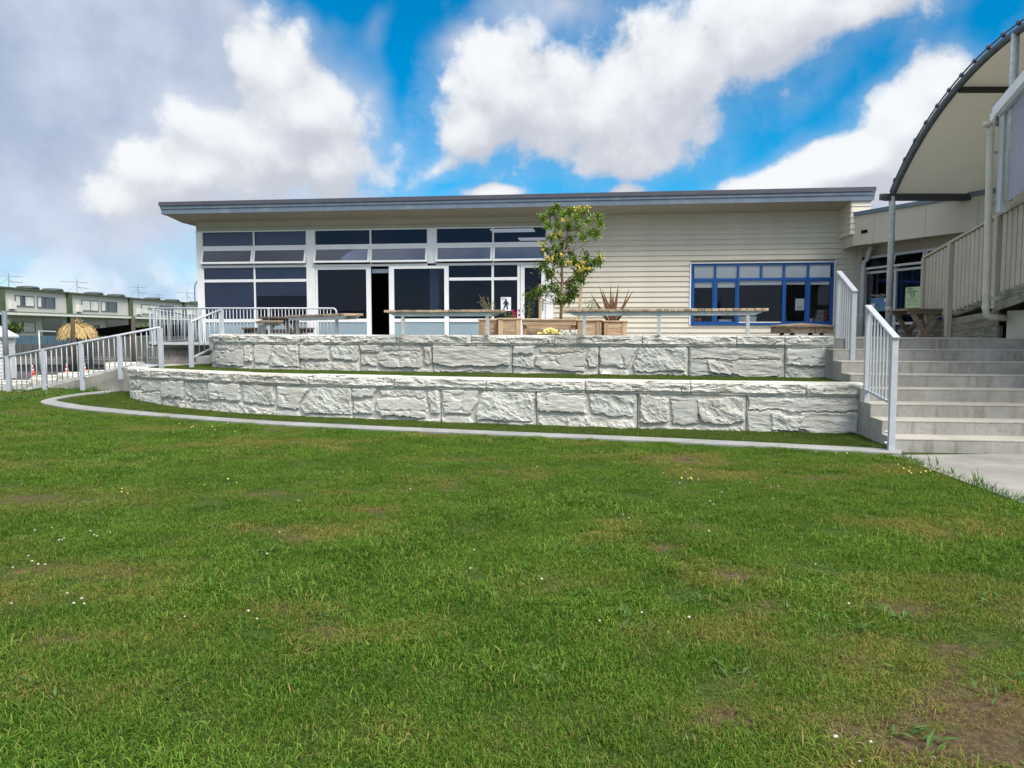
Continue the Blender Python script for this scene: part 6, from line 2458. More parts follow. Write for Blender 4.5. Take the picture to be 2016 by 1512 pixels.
# ------------------------------------------------------- left side railings
def bar_rail(root, pts, zt, zb, n, r_top=.024, bal=.010, post_at=(), post_w=.05, post_zb=None, skipbal=()):
    """round-topped railing along a straight run; pts two XY ends; zt, zb functions of t"""
    a, b_ = Vector((*pts[0], 0)), Vector((*pts[1], 0))
    d = (b_ - a).normalized()
    obj('top_rail', MB().tube([(a.x, a.y, zt(0)), (b_.x, b_.y, zt(1))], r_top, 10), 'rail', root, world=True, smooth=True)
    ts = [0, 1] if not skipbal else [0, skipbal[0], 1]
    for i in range(len(ts) - 1):
        p_, q_ = a + (b_ - a) * ts[i], a + (b_ - a) * ts[i + 1]
        obj('bottom_rail', MB().beam((p_.x, p_.y, zb(ts[i])), (q_.x, q_.y, zb(ts[i + 1])), .035, .03), 'rail', root, world=True)
    for k in range(n):
        t = (k + .5) / n
        p_ = a + (b_ - a) * t
        obj('baluster', MB().tube([(p_.x, p_.y, zb(t)), (p_.x, p_.y, zt(t))], bal, 6), 'rail', root, world=True, smooth=True)
    for i, t in enumerate(post_at):
        p_ = a + (b_ - a) * t
        zb_ = post_zb[i] if post_zb else zb(t) - .05
        obj('post', MB().beam((p_.x, p_.y, zb_), (p_.x, p_.y, zt(t) - .01), post_w, post_w, up=d), 'rail', root, world=True, bevel=.003)


# patio railing, straight along the front
e0, e1 = aty(291, 607, 20.05), aty(662, 607, 20.05)
pr = empty('patio_railing', 'grey bar railing along the patio edge below the left windows', 'railing', (e0.x, 20.05, FLOOR))
zt_ = aty(450, 607, 20.05).z
zb_r = aty(350, 675, 20.05).z
Lr = e1.x - e0.x
bar_rail(pr, ((e0.x, 20.05), (e1.x - .10, 20.05)), lambda t: zt_, lambda t: zb_r, 53, post_at=[(303 - 291) / 365, (395 - 291) / 365, (530 - 291) / 365], post_w=.055, post_zb=[FLOOR] * 3)
crn = [(e1.x - .10, 20.05, zt_)] + [(e1.x - .10 + .10 * math.sin(a), 20.05, zt_ - .10 + .10 * math.cos(a)) for a in np.linspace(.2, PI / 2, 6)] + [(e1.x, 20.05, FLOOR)]
obj('end_bend', MB().tube(crn, .024, 10), 'rail', pr, world=True, smooth=True)
# return along the side
s0, s1 = (e0.x - .01, 20.1), (aty(386, 620, 30.5).x, 30.5)
pr2 = empty('side_railing', 'grey bar railing running back along the far left side of the patio', 'railing', (s0[0], s0[1], FLOOR))
bar_rail(pr2, (s0, s1), lambda t: zt_ - .01, lambda t: zb_r, 22, bal=.008, post_at=[0.02, .33, .66, .98], post_w=.05, post_zb=[FLOOR] * 4)
# sloping handrail at the end of the upper terrace
h0, h1 = aty(376, 680, 16.55), aty(437, 650, 17.7)
pr3 = empty('terrace_railing', 'short sloping grey railing at the left end of the upper stone wall', 'railing', (h0.x, h0.y, TERR))
zt0_, zt1_ = aty(376, 634, 16.55).z, aty(437, 609, 17.7).z
zb0_, zb1_ = aty(376, 705, 16.55).z, aty(437, 676, 17.7).z
bar_rail(pr3, ((h0.x, 16.55), (h1.x, 17.7)), lambda t: zt0_ + (zt1_ - zt0_) * t, lambda t: zb0_ + (zb1_ - zb0_) * t, 6, post_at=[0.0, 1.0], post_w=.075, post_zb=[TERR - .02, FLOOR])
# ramp railing at the left
g0_, g1_ = aty(-60, 740, 17.15), aty(317, 690, 16.05)
pr4 = empty('ramp_railing', 'long sloping grey bar railing beside the ramp at the left edge of the lawn', 'railing', (g1_.x, 16.05, 0.3))


def tpx(x):
    """parameter along the ramp railing for a picture column"""
    best, bt_ = 1e9, 0
    for t in np.linspace(0, 1, 800):
        X_, Y_ = g0_.x + (g1_.x - g0_.x) * t, 17.15 + (16.05 - 17.15) * t
        dx_ = abs(px_of((X_, Y_, .8))[0] - x)
        if dx_ < best:
            best, bt_ = dx_, t
    return bt_


def zat(x, y):
    t = tpx(x)
    return aty(x, y, 17.15 + (16.05 - 17.15) * t).z


za_, zbq_ = zat(15, 702), zat(315, 645)
ta_, tb_ = tpx(15), tpx(315)
ztr = lambda t: za_ + (zbq_ - za_) * (t - ta_) / (tb_ - ta_)
zc_, zd_ = zat(15, 776), zat(265, 717)
tc_ = tpx(265)
zbr = lambda t: (zc_ + (zd_ - zc_) * (t - ta_) / (tc_ - ta_)) if t < tc_ else zd_ + (zat(312, 719) - zd_) * (t - tc_) / (1 - tc_)
pzb = [0.0, zat(15, 784), zat(87, 774), zat(161, 769), zat(237, 747), zat(315, 727)]
bar_rail(pr4, ((g0_.x, 17.15), (g1_.x, 16.05)), ztr, zbr, 37, post_at=[0.0] + [tpx(x) for x in (15, 87, 161, 237)] + [1.0], post_w=.075, post_zb=pzb, skipbal=(tc_,))

# ramp slab and its concrete side, stone blocks along it
rw = MB()
ra0, ra1 = Vector((g0_.x, 17.3, 0)), Vector((g1_.x - .35, 16.35, 0))
off = Vector((.1, 1.5, 0))
zl_ = lambda t: max(-.05, zbr(t) - .07)
n_ = 12
for i in range(n_ + 1):
    t = i / n_
    p_ = ra0 + (ra1 - ra0) * t
    rw.v += [(p_.x, p_.y, -.4), (p_.x, p_.y, zl_(t)), (p_.x + off.x, p_.y + off.y, zl_(t)), (p_.x + off.x, p_.y + off.y, -.4)]
for i in range(n_):
    for j in range(3):
        k = 4 * i + j
        rw.f.append((k, k + 4, k + 5, k + 1))
struct('access_ramp', rw, 'tread')
sc_m = MB()  # dark stain marks on the ramp side, built as thin strips
for (xa, ya, xb_, yb_) in ((190, 752, 217, 741), (116, 764, 133, 757)):
    p_, q_ = aty(xa, ya, 16.72 if xa > 150 else 16.9), aty(xb_, yb_, 16.60 if xa > 150 else 16.85)
    sc_m.beam(p_, q_, .03, .10)
tag(obj('stain_mark', sc_m, 'stain_gap'), 'dark stain marks on the concrete ramp side, built as thin strips', 'stain mark')
rng_l = [(0, 60, 750, 778, 18.4), (60, 118, 740, 764, 18.4), (112, 160, 734, 758, 18.3), (155, 220, 730, 748, 18.3), (205, 268, 714, 728, 18.0)]
lw = empty('ramp_stone_wall', 'low stepped wall of pale rock blocks behind the ramp railing', 'retaining wall', (-9.5, 18.4, -.1))
for k, (xa, xb_, yt, yb_, Yy) in enumerate(rng_l):
    pa_, pb_ = aty(xa - (90 if k == 0 else 0), yt, Yy), aty(xb_, yt, Yy)
    ln_ = Curve2([(pb_.x, Yy), (pa_.x, Yy + .02)])
    zz = aty((xa + xb_) / 2, yt, Yy).z
    me = stone_piece(ln_, 0, ln_.L, -.4, zz, lambda L_, H_, U, V, s=700 + k: rock_height('EDFGH'[k], L_, H_, U, V, s), 50, 34, depth=.4)
    obj('stone_block', me, None, lw, world=True)

# block wall under the patio edge
bw = empty('block_wall', 'stained concrete block wall under the patio slab at the left end', 'wall', (e0.x, 20.15, 0.0))
bx0, bx1 = e0.x + .25, -6.4
nrow, bl_ = 5, .42
for r3 in range(nrow):
    x = bx0 - (0.21 if r3 % 2 else 0)
    while x < bx1:
        xa, xb_ = max(x, bx0), min(x + bl_, bx1)
        if xb_ - xa > .06:
            obj('block', MB().box((xa + .005, 20.15 + random.uniform(-.004, .004), .08 + r3 * .2 + .004), (xb_ - .005, 20.35, .08 + (r3 + 1) * .2 - .004)), 'blockwork', bw, world=True)
        x += bl_
obj('mortar', MB().box((bx0, 20.165, .08), (bx1, 20.34, 1.08)), 'blockwork', bw, world=True)
struct('patio_slab', MB().box((e0.x - .05, 20.0, FLOOR - .07), (-6.55, 22.2, FLOOR - .004)), 'path')
lowp = MB()
for k, (xa, xb_, yt) in enumerate(((367, 388, 716), (386, 414, 702))):
    pa_, pb_ = aty(xa, yt, 18.2), aty(xb_, yt, 18.2)
    lowp.box((pa_.x, 18.2, .6), (pb_.x, 18.9, pa_.z))
tag(obj('concrete_upstand', lowp, 'kerb'), 'two pale concrete upstands stepping up beside the terrace railing', 'concrete block')

# ---------------------------------------------------------------- far left
asp = MB()


def asz(Y):
    return -.05 - (Y - 19) * .03


asp.add([(-70, 18.6, asz(18.6) - .05), (-8, 18.6, asz(18.6) - .05), (-8, 45, asz(45)), (-70, 45, asz(45))], [(0, 1, 2, 3)])
struct('car_park', asp, 'asphalt')


def cone(label, x, y, h, Yd):
    p_ = aty(x, y, Yd)
    root = empty('traffic_cone', label, 'traffic cone', (p_.x, p_.y, p_.z), group='orange traffic cones')
    obj('base', MB().box((-h * .27, -h * .27, 0), (h * .27, h * .27, h * .06)), 'orange', root)
    prof = lambda z: h * (.19 - .155 * z / h)
    obj('body', MB().lathe([(prof(h * .061), h * .061), (prof(h * .45), h * .45)], 16), 'orange', root, smooth=True)
    obj('white_band', MB().lathe([(prof(h * .45) + .002, h * .45), (prof(h * .62) + .002, h * .62)], 16), 'white', root, smooth=True)
    obj('body', MB().lathe([(prof(h * .62), h * .62), (prof(h * .8), h * .8)], 16), 'orange', root, smooth=True)
    obj('tip', MB().lathe([(prof(h * .8) + .002, h * .8), (prof(h) + .002, h)], 16), 'white', root, smooth=True)
    return root


cone('leftmost squat orange cone by the shed corner', 65, 738, .42, 34)
cone('tallest orange cone with white bands behind the ramp railing', 132, 740, .56, 35)
cone('rightmost small orange cone, half hidden by a railing post', 167, 733, .42, 35)

# boundary fence
Yf = 43.0
fz = lambda y: aty(100, y, Yf).z
fa, fb = aty(20, 700, Yf).x, aty(420, 700, Yf).x
fn = empty('boundary_fence', 'grey paling fence on concrete sleepers along the back of the car park', 'fence', (fa, Yf, asz(Yf)))
z_top, z_pal, z_sl, z_dk = fz(662), fz(703), fz(718), fz(741)
pal = MB()
x = fa
while x < fb:
    hh = random.uniform(-.03, .03)
    pal.box((x, Yf - random.uniform(0, .03), z_pal), (x + .10, Yf + .02, z_top + hh + (0.0 if x > aty(150, 700, Yf).x else -.45)))
    x += .13
po2 = obj('palings', pal, 'fencewood', fn, world=True)
po2['kind'] = 'stuff'
for k in range(3):
    z0_, z1_ = z_sl + (z_pal - z_sl) * k / 3, z_sl + (z_pal - z_sl) * (k + 1) / 3
    xx = fa
    while xx < fb:
        obj('sleeper', MB().box((xx + .01, Yf - .08, z0_ + .01), (min(xx + 3.0, fb) - .01, Yf + .02, z1_ - .008)), 'sleeper', fn, world=True)
        xx += 3.0
obj('gap_shade_strip', MB().box((fa, Yf - .02, z_dk - .3), (fb, Yf + .03, z_sl)), 'stain_gap', fn, world=True)  # solid dark strip painted as the shade in the gap below the sleepers
xx = fa
while xx < fb:
    obj('post', MB().box((xx, Yf - .14, z_dk - .3), (xx + .12, Yf - .082, z_pal)), 'fencewood', fn, world=True)
    xx += 1.5
x0, x1 = aty(30, 670, Yf + .3).x, aty(152, 670, Yf + .3).x
k = 0
while x0 + .9 * k < x1:
    obj('blue_panel', MB().box((x0 + .9 * k + .01, Yf + .3, z_pal), (x0 + .9 * (k + 1) - .01, Yf + .34, fz(661))), 'fenceblue', fn, world=True)
    k += 1

# shed
sh = aty(32, 700, 30)
sh.x -= .55
shd = empty('white_shed', 'small white weatherboard shed with gable roof at the left edge', 'shed', (sh.x, 30, asz(30)))
zs0, zs1, zs2 = asz(30), aty(32, 662, 30).z, aty(0, 645, 30).z
wdt = 2.6
for k in range(12):
    z0_ = zs0 + (zs1 - zs0) * k / 12
    obj('weatherboard', MB().hexa([(sh.x - wdt, 29.97, z0_), (sh.x, 29.97, z0_), (sh.x, 30.8, z0_), (sh.x - wdt, 30.8, z0_)],
                                  [(sh.x - wdt, 30.0, z0_ + (zs1 - zs0) / 12 - .004), (sh.x, 30.0, z0_ + (zs1 - zs0) / 12 - .004), (sh.x, 30.8, z0_ + (zs1 - zs0) / 12 - .004), (sh.x - wdt, 30.8, z0_ + (zs1 - zs0) / 12 - .004)]), 'shed', shd, world=True)
xm_ = sh.x - wdt / 2
zr_ = zs1 + (zs2 - zs1) * (wdt / 2) / (aty(32, 645, 30).x - aty(0, 645, 30).x)
obj('gable', MB().hexa([(sh.x - wdt, 29.99, zs1), (sh.x, 29.99, zs1), (xm_, 29.99, zr_)], [(sh.x - wdt, 30.8, zs1), (sh.x, 30.8, zs1), (xm_, 30.8, zr_)]), 'shed', shd, world=True)
for s in (-1, 1):
    xe = xm_ + s * (wdt / 2 + .12)
    ze = zs1 - (zr_ - zs1) * .12 / (wdt / 2)
    obj('roof', MB().hexa([(xm_, 29.85, zr_ + .01), (xe, 29.85, ze + .01), (xe, 30.9, ze + .01), (xm_, 30.9, zr_ + .01)], [(xm_, 29.85, zr_ + .08), (xe, 29.85, ze + .08), (xe, 30.9, ze + .08), (xm_, 30.9, zr_ + .08)]), 'housewhite', shd, world=True)
obj('window', MB().box((sh.x - 1.25, 29.93, aty(5, 705, 30).z), (sh.x - .75, 29.965, aty(5, 672, 30).z)), 'housepane', shd, world=True)

# poles
for (x, yt, yb_, Yd, r0, lab, nm) in ((13, 612, 720, 26, .085, 'thick grey pole beside the white shed', 'pole'), (80, 651, 730, 36, .032, 'thin pale post with a cross arm in front of the fence', 'post')):
    a_, b_ = aty(x, yb_, Yd), aty(x, yt, Yd)
    a_.z = asz(Yd)
    root = empty('steel_' + nm, lab, 'pole', a_)
    obj('shaft', MB().tube([a_, (a_.x, a_.y, b_.z)], r0, 10), 'greypole' if nm == 'pole' else 'galv', root, world=True, smooth=True)
    if nm == 'pole':
        c_ = aty(-30, 610, Yd)
        obj('arm', MB().tube([(a_.x, a_.y, b_.z - .05), (c_.x, Yd, b_.z)], .025, 6), 'greypole', root, world=True)
    else:
        c_ = aty(110, 653, Yd)
        obj('arm', MB().tube([(a_.x, a_.y, b_.z - .02), (c_.x, Yd, c_.z)], .03, 6), 'galv', root, world=True)
# line sagging from pole
# thatched umbrella
Yu = 41.6
u0 = aty(153, 664, Yu)
um = empty('thatched_umbrella', 'straw thatched umbrella rising above the fence', 'umbrella', (u0.x, Yu, asz(43)))
mbt = MB()
Rm = 35 / FPX * Yu
ztop_, zlow_ = aty(153, 637, Yu).z, aty(153, 662, Yu).z
for k in range(5):
    ta, tb = k / 5, (k + 1.35) / 5
    ra, rb_ = Rm * (.06 + .94 * math.sin(PI / 2 * ta) ** .8), Rm * (.06 + .94 * math.sin(PI / 2 * min(1.0, tb)) ** .8) + .05 * max(0, tb - 1)
    za2, zb2_ = ztop_ + (zlow_ - ztop_) * ta ** 1.5, ztop_ + (zlow_ - ztop_) * min(1.15, tb) ** 1.5
    nn = 60
    for j in range(nn):
        a_ = 2 * PI * (j + random.uniform(-.3, .3)) / nn
        w2 = 2 * PI / nn * .62
        dz = random.uniform(-.14, .08)
        c_, s_ = math.cos, math.sin
        mbt.add([(u0.x + ra * c_(a_ - w2 * .7), Yu + ra * s_(a_ - w2 * .7), za2 + .02), (u0.x + ra * c_(a_ + w2 * .7), Yu + ra * s_(a_ + w2 * .7), za2 + .02),
                 (u0.x + rb_ * c_(a_ + w2), Yu + rb_ * s_(a_ + w2), zb2_ + dz + .05), (u0.x + (rb_ + .04) * c_(a_), Yu + (rb_ + .04) * s_(a_), zb2_ + dz - .08), (u0.x + rb_ * c_(a_ - w2), Yu + rb_ * s_(a_ - w2), zb2_ + dz + .04)],
                [(0, 1, 2, 3, 4)])
obj('thatch', mbt, 'thatch', um, world=True)
obj('pole', MB().tube([(u0.x, Yu, asz(43) - .2), (u0.x, Yu, ztop_ + .12)], .06, 8), 'darkpost', um, world=True)
tw = MB()
for a_ in np.linspace(-1.1, 1.1, 5):
    tw.tube([(u0.x, Yu, ztop_), (u0.x + .35 * math.sin(a_), Yu, ztop_ + .25 * math.cos(a_) + .05)], .025, 5)
obj('topknot', tw, 'thatch', um, world=True)
# shade sail and its posts
for (x, yt, yb_, lab) in ((143, 627, 668, 'dark timber post standing before the thatched umbrella'), (262, 624, 662, 'dark timber post holding the black shade sail')):
    a_, b_ = aty(x, yb_, 40.4), aty(x, yt, 40.4)
    tag(obj('timber_post', MB().tube([(a_.x, a_.y, asz(43) - .2), (b_.x, b_.y, b_.z)], [.12, .10], 8), 'darkpost', smooth=True), lab, 'post', 'dark timber posts')


def sail(label, corners):
    c_ = [aty(x, y, Yd) for (x, y, Yd) in corners]
    mb = MB()
    n_ = 8
    for i in range(n_ + 1):
        for j in range(n_ + 1):
            s, t = i / n_, j / n_
            p_ = c_[0].lerp(c_[1], s).lerp(c_[3].lerp(c_[2], s), t)
            p_.z -= .35 * math.sin(PI * s) * math.sin(PI * t)
            mb.v.append(tuple(p_))
    for i in range(n_):
        for j in range(n_):
            k = i * (n_ + 1) + j
            mb.f.append((k, k + 1, k + n_ + 2, k + n_ + 1))
    o = obj('shade_sail', mb, 'black', smooth=True)
    sol = o.modifiers.new('cloth', 'SOLIDIFY')
    sol.thickness = .01
    tag(o, label, 'shade sail', 'black shade sails')


sail('wide black shade sail stretched from the umbrella to the timber post', [(150, 652, 45), (258, 639, 44.5), (300, 660, 50), (205, 662, 48)])
sail('black shade sail behind the patio railing, nearest the building', [(262, 646, 44.6), (378, 636, 46), (384, 668, 50), (300, 664, 50)])
bush('hedge_shrub', 'green shrub growing behind the white shed roof', (28, 646), 33, 15, 9, 260, .22, 'bushleaf', .4)
bush('garden_shrub', 'green shrub between the shade sails behind the railing', (283, 645), 52, 12, 6, 160, .25, 'bushleaf', .5)

# townhouse row -------------------------------------------------------------
XH = -45.5
row = empty('townhouse_row', 'two-storey cream townhouse row with green pilasters behind the fence', 'building', (XH, 60, -1.8))


def hy(x):
    return XH / ((x - 1008) / FPX) * 1.0


bounds = [hy(-110), hy(5), hy(138), hy(258), hy(364), hy(430)]
ze = aty(5, 567, hy(5)).z
zmid_ = 2.95
hb = MB()
hb.box((XH - 9, bounds[0], -2), (XH, bounds[-1] + 6, ze))
obj('wall', hb, 'house', row, world=True)
obj('roof', MB().hexa([(XH + .35, bounds[0] - .3, ze), (XH + .35, bounds[-1] + 6.3, ze), (XH - 9.3, bounds[-1] + 6.3, ze + .25), (XH - 9.3, bounds[0] - .3, ze + .25)],
                      [(XH + .35, bounds[0] - .3, ze + .14), (XH + .35, bounds[-1] + 6.3, ze + .14), (XH - 9.3, bounds[-1] + 6.3, ze + .5), (XH - 9.3, bounds[0] - .3, ze + .5)]), 'roofgreen', row, world=True)
for y in bounds:
    obj('pilaster', MB().box((XH, y - .30, -2), (XH + .3, y + .30, ze - .002)), 'green', row, world=True)


def hwin(y0, y1, z0, z1, mode):
    f_ = MB()
    for bb in ((y0, y0 + .06, z0, z1), (y1 - .06, y1, z0, z1), (y0 + .06, y1 - .06, z0, z0 + .05), (y0 + .06, y1 - .06, z1 - .05, z1), ((y0 + y1) / 2 - .035, (y0 + y1) / 2 + .035, z0 + .05, z1 - .05)):
        f_.box((XH + .01, bb[0], bb[2]), (XH + .09, bb[1], bb[3]))
    w_ = obj('window', f_, 'greypole', row, world=True)
    obj('pane', MB().box((XH + .008, y0 + .05, z0 + .04), (XH + .02, y1 - .05, z1 - .04)), 'housepane', w_, world=True)
    for (a_, b_) in mode:
        cm = MB()
        ya, yb_ = y0 + .06 + (y1 - y0 - .12) * a_, y0 + .06 + (y1 - y0 - .12) * b_
        nn = max(2, int((yb_ - ya) / .12))
        for i in range(nn):
            q0_, q1_ = ya + (yb_ - ya) * i / nn, ya + (yb_ - ya) * (i + 1) / nn
            cm.box((XH + .022, q0_, z0 + .05), (XH + .03 + .02 * (i % 2), q1_ - .015, z1 - .05))
        obj('curtain', cm, 'curtain', w_, world=True)


def hwpx(xa, xb_, yt, yb_, mode):
    y0, y1 = hy(xa), hy(xb_)
    ym = (y0 + y1) / 2
    xm2 = (xa + xb_) / 2
    hwin(y0, y1, aty(xm2, yb_, ym).z, aty(xm2, yt, ym).z, mode)


hwpx(34, 71, 582, 603, [(0, .25), (.55, 1)])
hwpx(77, 112, 584.5, 606, [(0, .22)])
hwpx(164, 197, 591, 612, [(0, 1)])
hwpx(202, 233, 594, 613, [(0, .25)])
hwpx(281, 311, 599.5, 618.5, [(0, 1)])
hwpx(316, 344, 602, 620, [])
hwpx(-70, -40, 570, 594, [(0, 1)])
hwpx(22, 71, 633, 655, [(.5, 1)])
hwpx(168, 197, 640, 655, [(0, .6)])
for i in range(5):
    y0, y1 = bounds[i], bounds[i + 1]
    # verandah roof with white gutter
    obj('verandah_roof', MB().hexa([(XH, y0 + .45, zmid_ + .24), (XH, y1 - .45, zmid_ + .24), (XH + 1.6, y1 - .45, zmid_ + .06), (XH + 1.6, y0 + .45, zmid_ + .06)],
                                   [(XH, y0 + .45, zmid_ + .30), (XH, y1 - .45, zmid_ + .30), (XH + 1.6, y1 - .45, zmid_ + .14), (XH + 1.6, y0 + .45, zmid_ + .14)]), 'green', row, world=True)
    obj('gutter', MB().box((XH + 1.6, y0 + .1, zmid_ - .08), (XH + 1.75, y1 - .1, zmid_ + .12)), 'housewhite', row, world=True)
    # meter / heater box on the upper wall
    yb_ = y0 + (y1 - y0) * .14
    obj('heater_box', MB().box((XH, yb_ - .35, zmid_ + .5), (XH + .3, yb_ + .35, zmid_ + 1.2)), 'housewhite', row, world=True)
    # sliding doorway, dark
    ya = y0 + (y1 - y0) * .58
    obj('doorway', MB().box((XH + .005, ya, -.3), (XH + .05, ya + (y1 - y0) * .32, zmid_ - .3)), 'housepane', row, world=True)
    for f_ in (.30, .68):
        yc = y0 + (y1 - y0) * f_ + (y1 - y0) * .22
        dm = MB().lathe([(1.0, 0), (.97, .14), (.85, .24), (.1, .30)], 14, (XH - .9, yc, ze + .2))
        obj('roof_dome', dm, 'ventgrey', row, world=True, smooth=True)


def antenna(label, x, ytop, h, boom):
    Y_ = hy(x)
    X_ = XH - 1.2
    Y_ = X_ / ((x - 1008) / FPX)
    zt = aty(x, ytop, Y_).z
    zb_ = ze + .2
    root = empty('roof_antenna', label, 'antenna', (X_, Y_, zb_), group='roof antennas')
    obj('mast', MB().tube([(X_, Y_, zb_), (X_, Y_, zt)], .035, 6), 'antenna', root, world=True)
    for (z, l0, l1) in ((zt - .22 * (zt - zb_), -boom * .62, boom * .45), (zt - .62 * (zt - zb_), -.05, boom * .45)):
        d = Vector((.85, .53, 0))
        obj('boom', MB().tube([Vector((X_, Y_, z + .08)) + d * l0, Vector((X_, Y_, z)) + d * l1], .03, 5), 'antenna', root, world=True)
        el_ = MB()
        for s in np.linspace(l0, l1, 7):
            p_ = Vector((X_, Y_, z + .04)) + d * s
            q_ = Vector((-.53, .85, 0)) * .35
            el_.tube([p_ - q_, p_ + q_], .012, 4)
        obj('elements', el_, 'antenna', root, world=True)
    sy = MB()
    for s in (-1.5, .7):
        sy.tube([(X_, Y_, zt - .3 * (zt - zb_)), (X_ + s * .9, Y_ + .2, zb_)], .014, 4)
    obj('stay', sy, 'antenna', root, world=True)


antenna('leftmost roof antenna with wide booms above the first townhouse', 24, 538, 1.5, 2.4)
antenna('roof antenna above the second green pilaster', 157, 550, 1.5, 2.4)
antenna('roof antenna above the third green pilaster', 276, 560, 1.5, 2.0)
antenna('small low roof antenna just left of the curved pole', 316, 578, .8, 1.6)
antenna('roof antenna partly hidden by the school building corner', 372, 572, 1.5, 2.2)
a_ = aty(383, 596, 40)
b_ = aty(383, 560, 40)
tag(obj('curved_pole', MB().tube([(a_.x, 40, asz(40)), (b_.x, 40, b_.z - .25), (b_.x + .03, 40, b_.z), (b_.x + .14, 40, b_.z + .16), (b_.x + .3, 40, b_.z + .2)], .03, 8), 'greypole', smooth=True), 'thin curved-top pole just left of the school building corner', 'pole')

# --------------------------------------------------------------- lawn details
wl_, wt_ = [], []
weed_px = [(1300, 1235), (1210, 1215), (1640, 1230), (1760, 1220), (1790, 1300), (1820, 1460), (1540, 1200), (1890, 1200), (1960, 1190), (1450, 1330), (1250, 1180), (1700, 1240), (1480, 1215), (1985, 1020), (1640, 920), (1380, 1060), (60, 1360), (30, 1390), (100, 1380), (640, 1220), (420, 1040),
           (1350, 1190), (1860, 1180), (1920, 1370), (1990, 1340), (1690, 1180), (1570, 1240), (1230, 1245), (540, 1090), (260, 1110), (900, 1240), (1080, 1330), (760, 1130), (1150, 1080), (340, 1360), (1600, 1300)]
for (x, y) in weed_px:
    p_ = atz(x, y, 0)
    sc_ = random.uniform(.45, 1.05)
    nl = random.randint(9, 20)
    for k in range(nl):
        a_ = random.uniform(0, 2 * PI)
        d = Vector((math.cos(a_), math.sin(a_), random.uniform(.05, 1.1)))
        L = random.uniform(.03, .105) * sc_
        wl_.append((p_ + Vector((d.x, d.y, 0)) * .015 + Vector((random.gauss(0, .05), random.gauss(0, .05), .010)), d, L, L * random.uniform(.16, .30), Vector((0, 0, 1))))
        wt_.append(min(1, max(0, random.gauss(.5, .25))))
wo_ = obj('broadleaf_weeds', leaf_mesh('broadleaf_weeds', wl_, 'weed', wt_), None)
tag(wo_, 'broad-leaved plantain weeds scattered through the lawn', kind='stuff')
# taller blades leaning over the path edge
eb, et = [], []
for k in range(420):
    t = random.random() ** 0.8
    p_ = pathA + (pathB - pathA) * (t * 1.1) - PATH_N * random.uniform(-.02, .12)
    d = Vector((PATH_N.x * random.uniform(-.2, .9), PATH_N.y * random.uniform(-.2, .9), random.uniform(.5, 1.2))) + rdir3() * .3
    L = random.uniform(.05, .11)
    eb.append((Vector((p_.x, p_.y, 0)), d, L, .007, Vector((0, 0, 1)) + rdir3()))
    et.append(random.uniform(0, .8))
for (x, y, hh) in ((1925, 960, .2), (1935, 958, .14), (1830, 915, .14), (1845, 918, .12), (1918, 955, .16), (1875, 935, .10)):
    p_ = atz(x, y, 0)
    for j in range(3):
        eb.append((p_, Vector((random.uniform(-.35, .35), random.uniform(-.1, .2), 1)), hh * random.uniform(.7, 1.1), .014, Vector((0, -1, .2))))
        et.append(random.uniform(.2, .6))
for k in range(500):
    p_ = atground(random.uniform(-20, 250), 0) if False else None
    x_ = random.uniform(-20, 245)
    y_ = 787 - (x_ / 245.0) * 27 + random.gauss(2, 3)
    p_ = atground(x_, y_)
    L = random.uniform(.05, .15)
    eb.append((p_, Vector((random.gauss(0, .4), random.gauss(0, .4), 1)), L, .012, Vector((0, -1, .2)) + rdir3() * .5))
    et.append(random.uniform(0, .8))
tag(obj('edge_grass', leaf_mesh('edge_grass', eb, 'weed', et), None), 'taller grass blades along the concrete path edge and the ramp railing', kind='stuff')


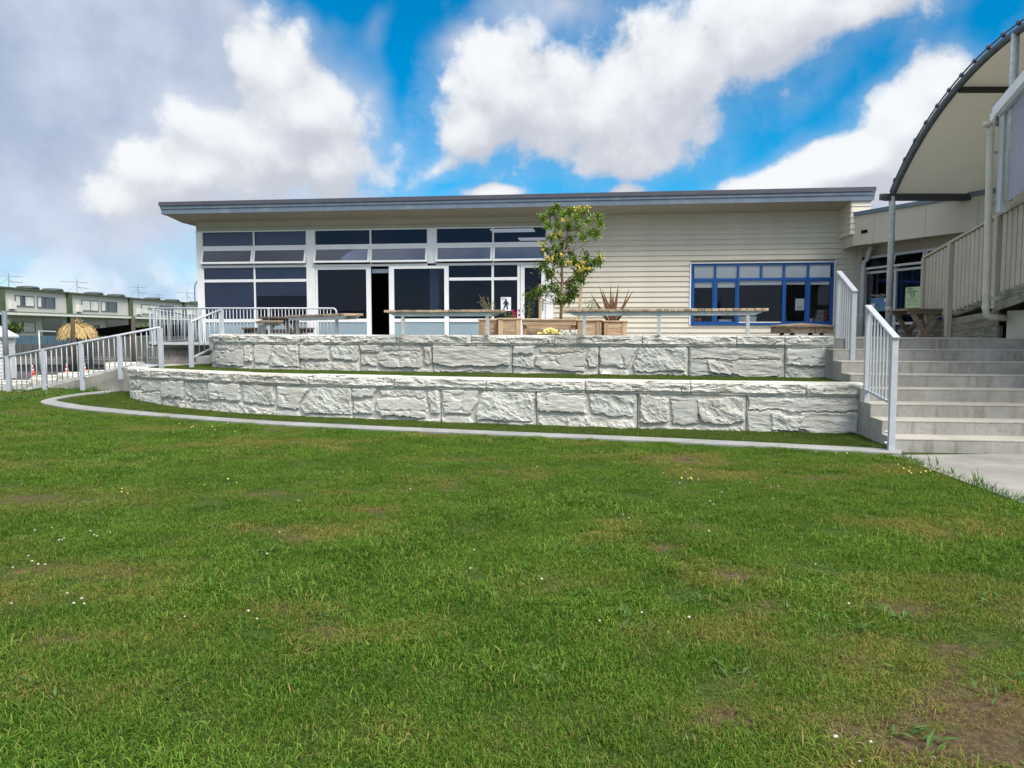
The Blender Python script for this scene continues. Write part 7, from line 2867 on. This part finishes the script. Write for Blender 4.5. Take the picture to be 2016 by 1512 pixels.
def tiny_flowers(name, label, pts, r0, mat, h):
    mb = MB()
    for (x, y) in pts:
        p_ = atground(x, y)
        for j in range(1):
            s = r0 * random.uniform(.7, 1.2)
            z = p_.z + h * random.uniform(.7, 1.2)
            mb.lathe([(s * .25, z - p_.z - s * .6), (s, z - p_.z - s * .1), (s * .8, z - p_.z + s * .5), (s * .2, z - p_.z + s * .8)], 7, p_)
    o = obj(name, mb, mat, smooth=True)
    tag(o, label, kind='stuff')


random.seed(5)
cl = [(random.uniform(20, 1700), random.uniform(880, 1250)) for _ in range(30)]
cl = [p for p in cl if not on_path(atz(*p, 0).x, atz(*p, 0).y, -.1) and not in_poly(np.array([atz(*p, 0).x]), np.array([atz(*p, 0).y]), kerb_poly)[0]]
cl += [(x + random.gauss(0, 14), y + random.gauss(0, 7)) for (x, y) in ((1350, 950), (1390, 985), (1500, 960), (1250, 1030), (120, 1070), (200, 1060), (60, 1120), (150, 1190)) for _ in range(4)]
tiny_flowers('clover_flowers', 'small white clover flowers dotted over the lawn', cl, .0078, 'whiteflower', .04)
dn = [(x + random.gauss(0, 22), y + random.gauss(0, 6)) for (x, y) in ((1800, 932), (1810, 936), (1620, 902), (1795, 928), (440, 850), (350, 845), (400, 848), (1360, 955), (260, 975), (450, 958)) for _ in range(3)]
tiny_flowers('buttercups', 'tiny yellow wildflowers in the lawn near the path and kerb', dn, .010, 'yellow', .05)
# litter on the upper turf, pale stones in the bare corner
lp = aty(1192, 738, 13.9)
tag(obj('litter_wrapper', MB().hexa([(lp.x - .09, 13.72, TERR + .03), (lp.x + .08, 13.70, TERR + .03), (lp.x + .07, 13.80, TERR + .035), (lp.x - .06, 13.82, TERR + .03)],
                                   [(lp.x - .08, 13.73, TERR + .05), (lp.x + .06, 13.72, TERR + .065), (lp.x + .05, 13.79, TERR + .06), (lp.x - .05, 13.80, TERR + .075)]), 'blind_white'), 'crumpled pale wrapper lying on the upper turf', 'litter')
ps = MB()
for (x, y, s) in ((1645, 1452, .012), (1713, 1462, .010), (1838, 1492, .008), (1692, 1500, .007)):
    p_ = atz(x, y, 0)
    ps.lathe([(s * .3, 0), (s, s * .2), (s * .7, s * .7), (.001, s * .8)], 8, p_)
tag(obj('pale_stones', ps, 'pebble', smooth=True), 'few pale pebbles in the bare soil at the near right', kind='stuff')
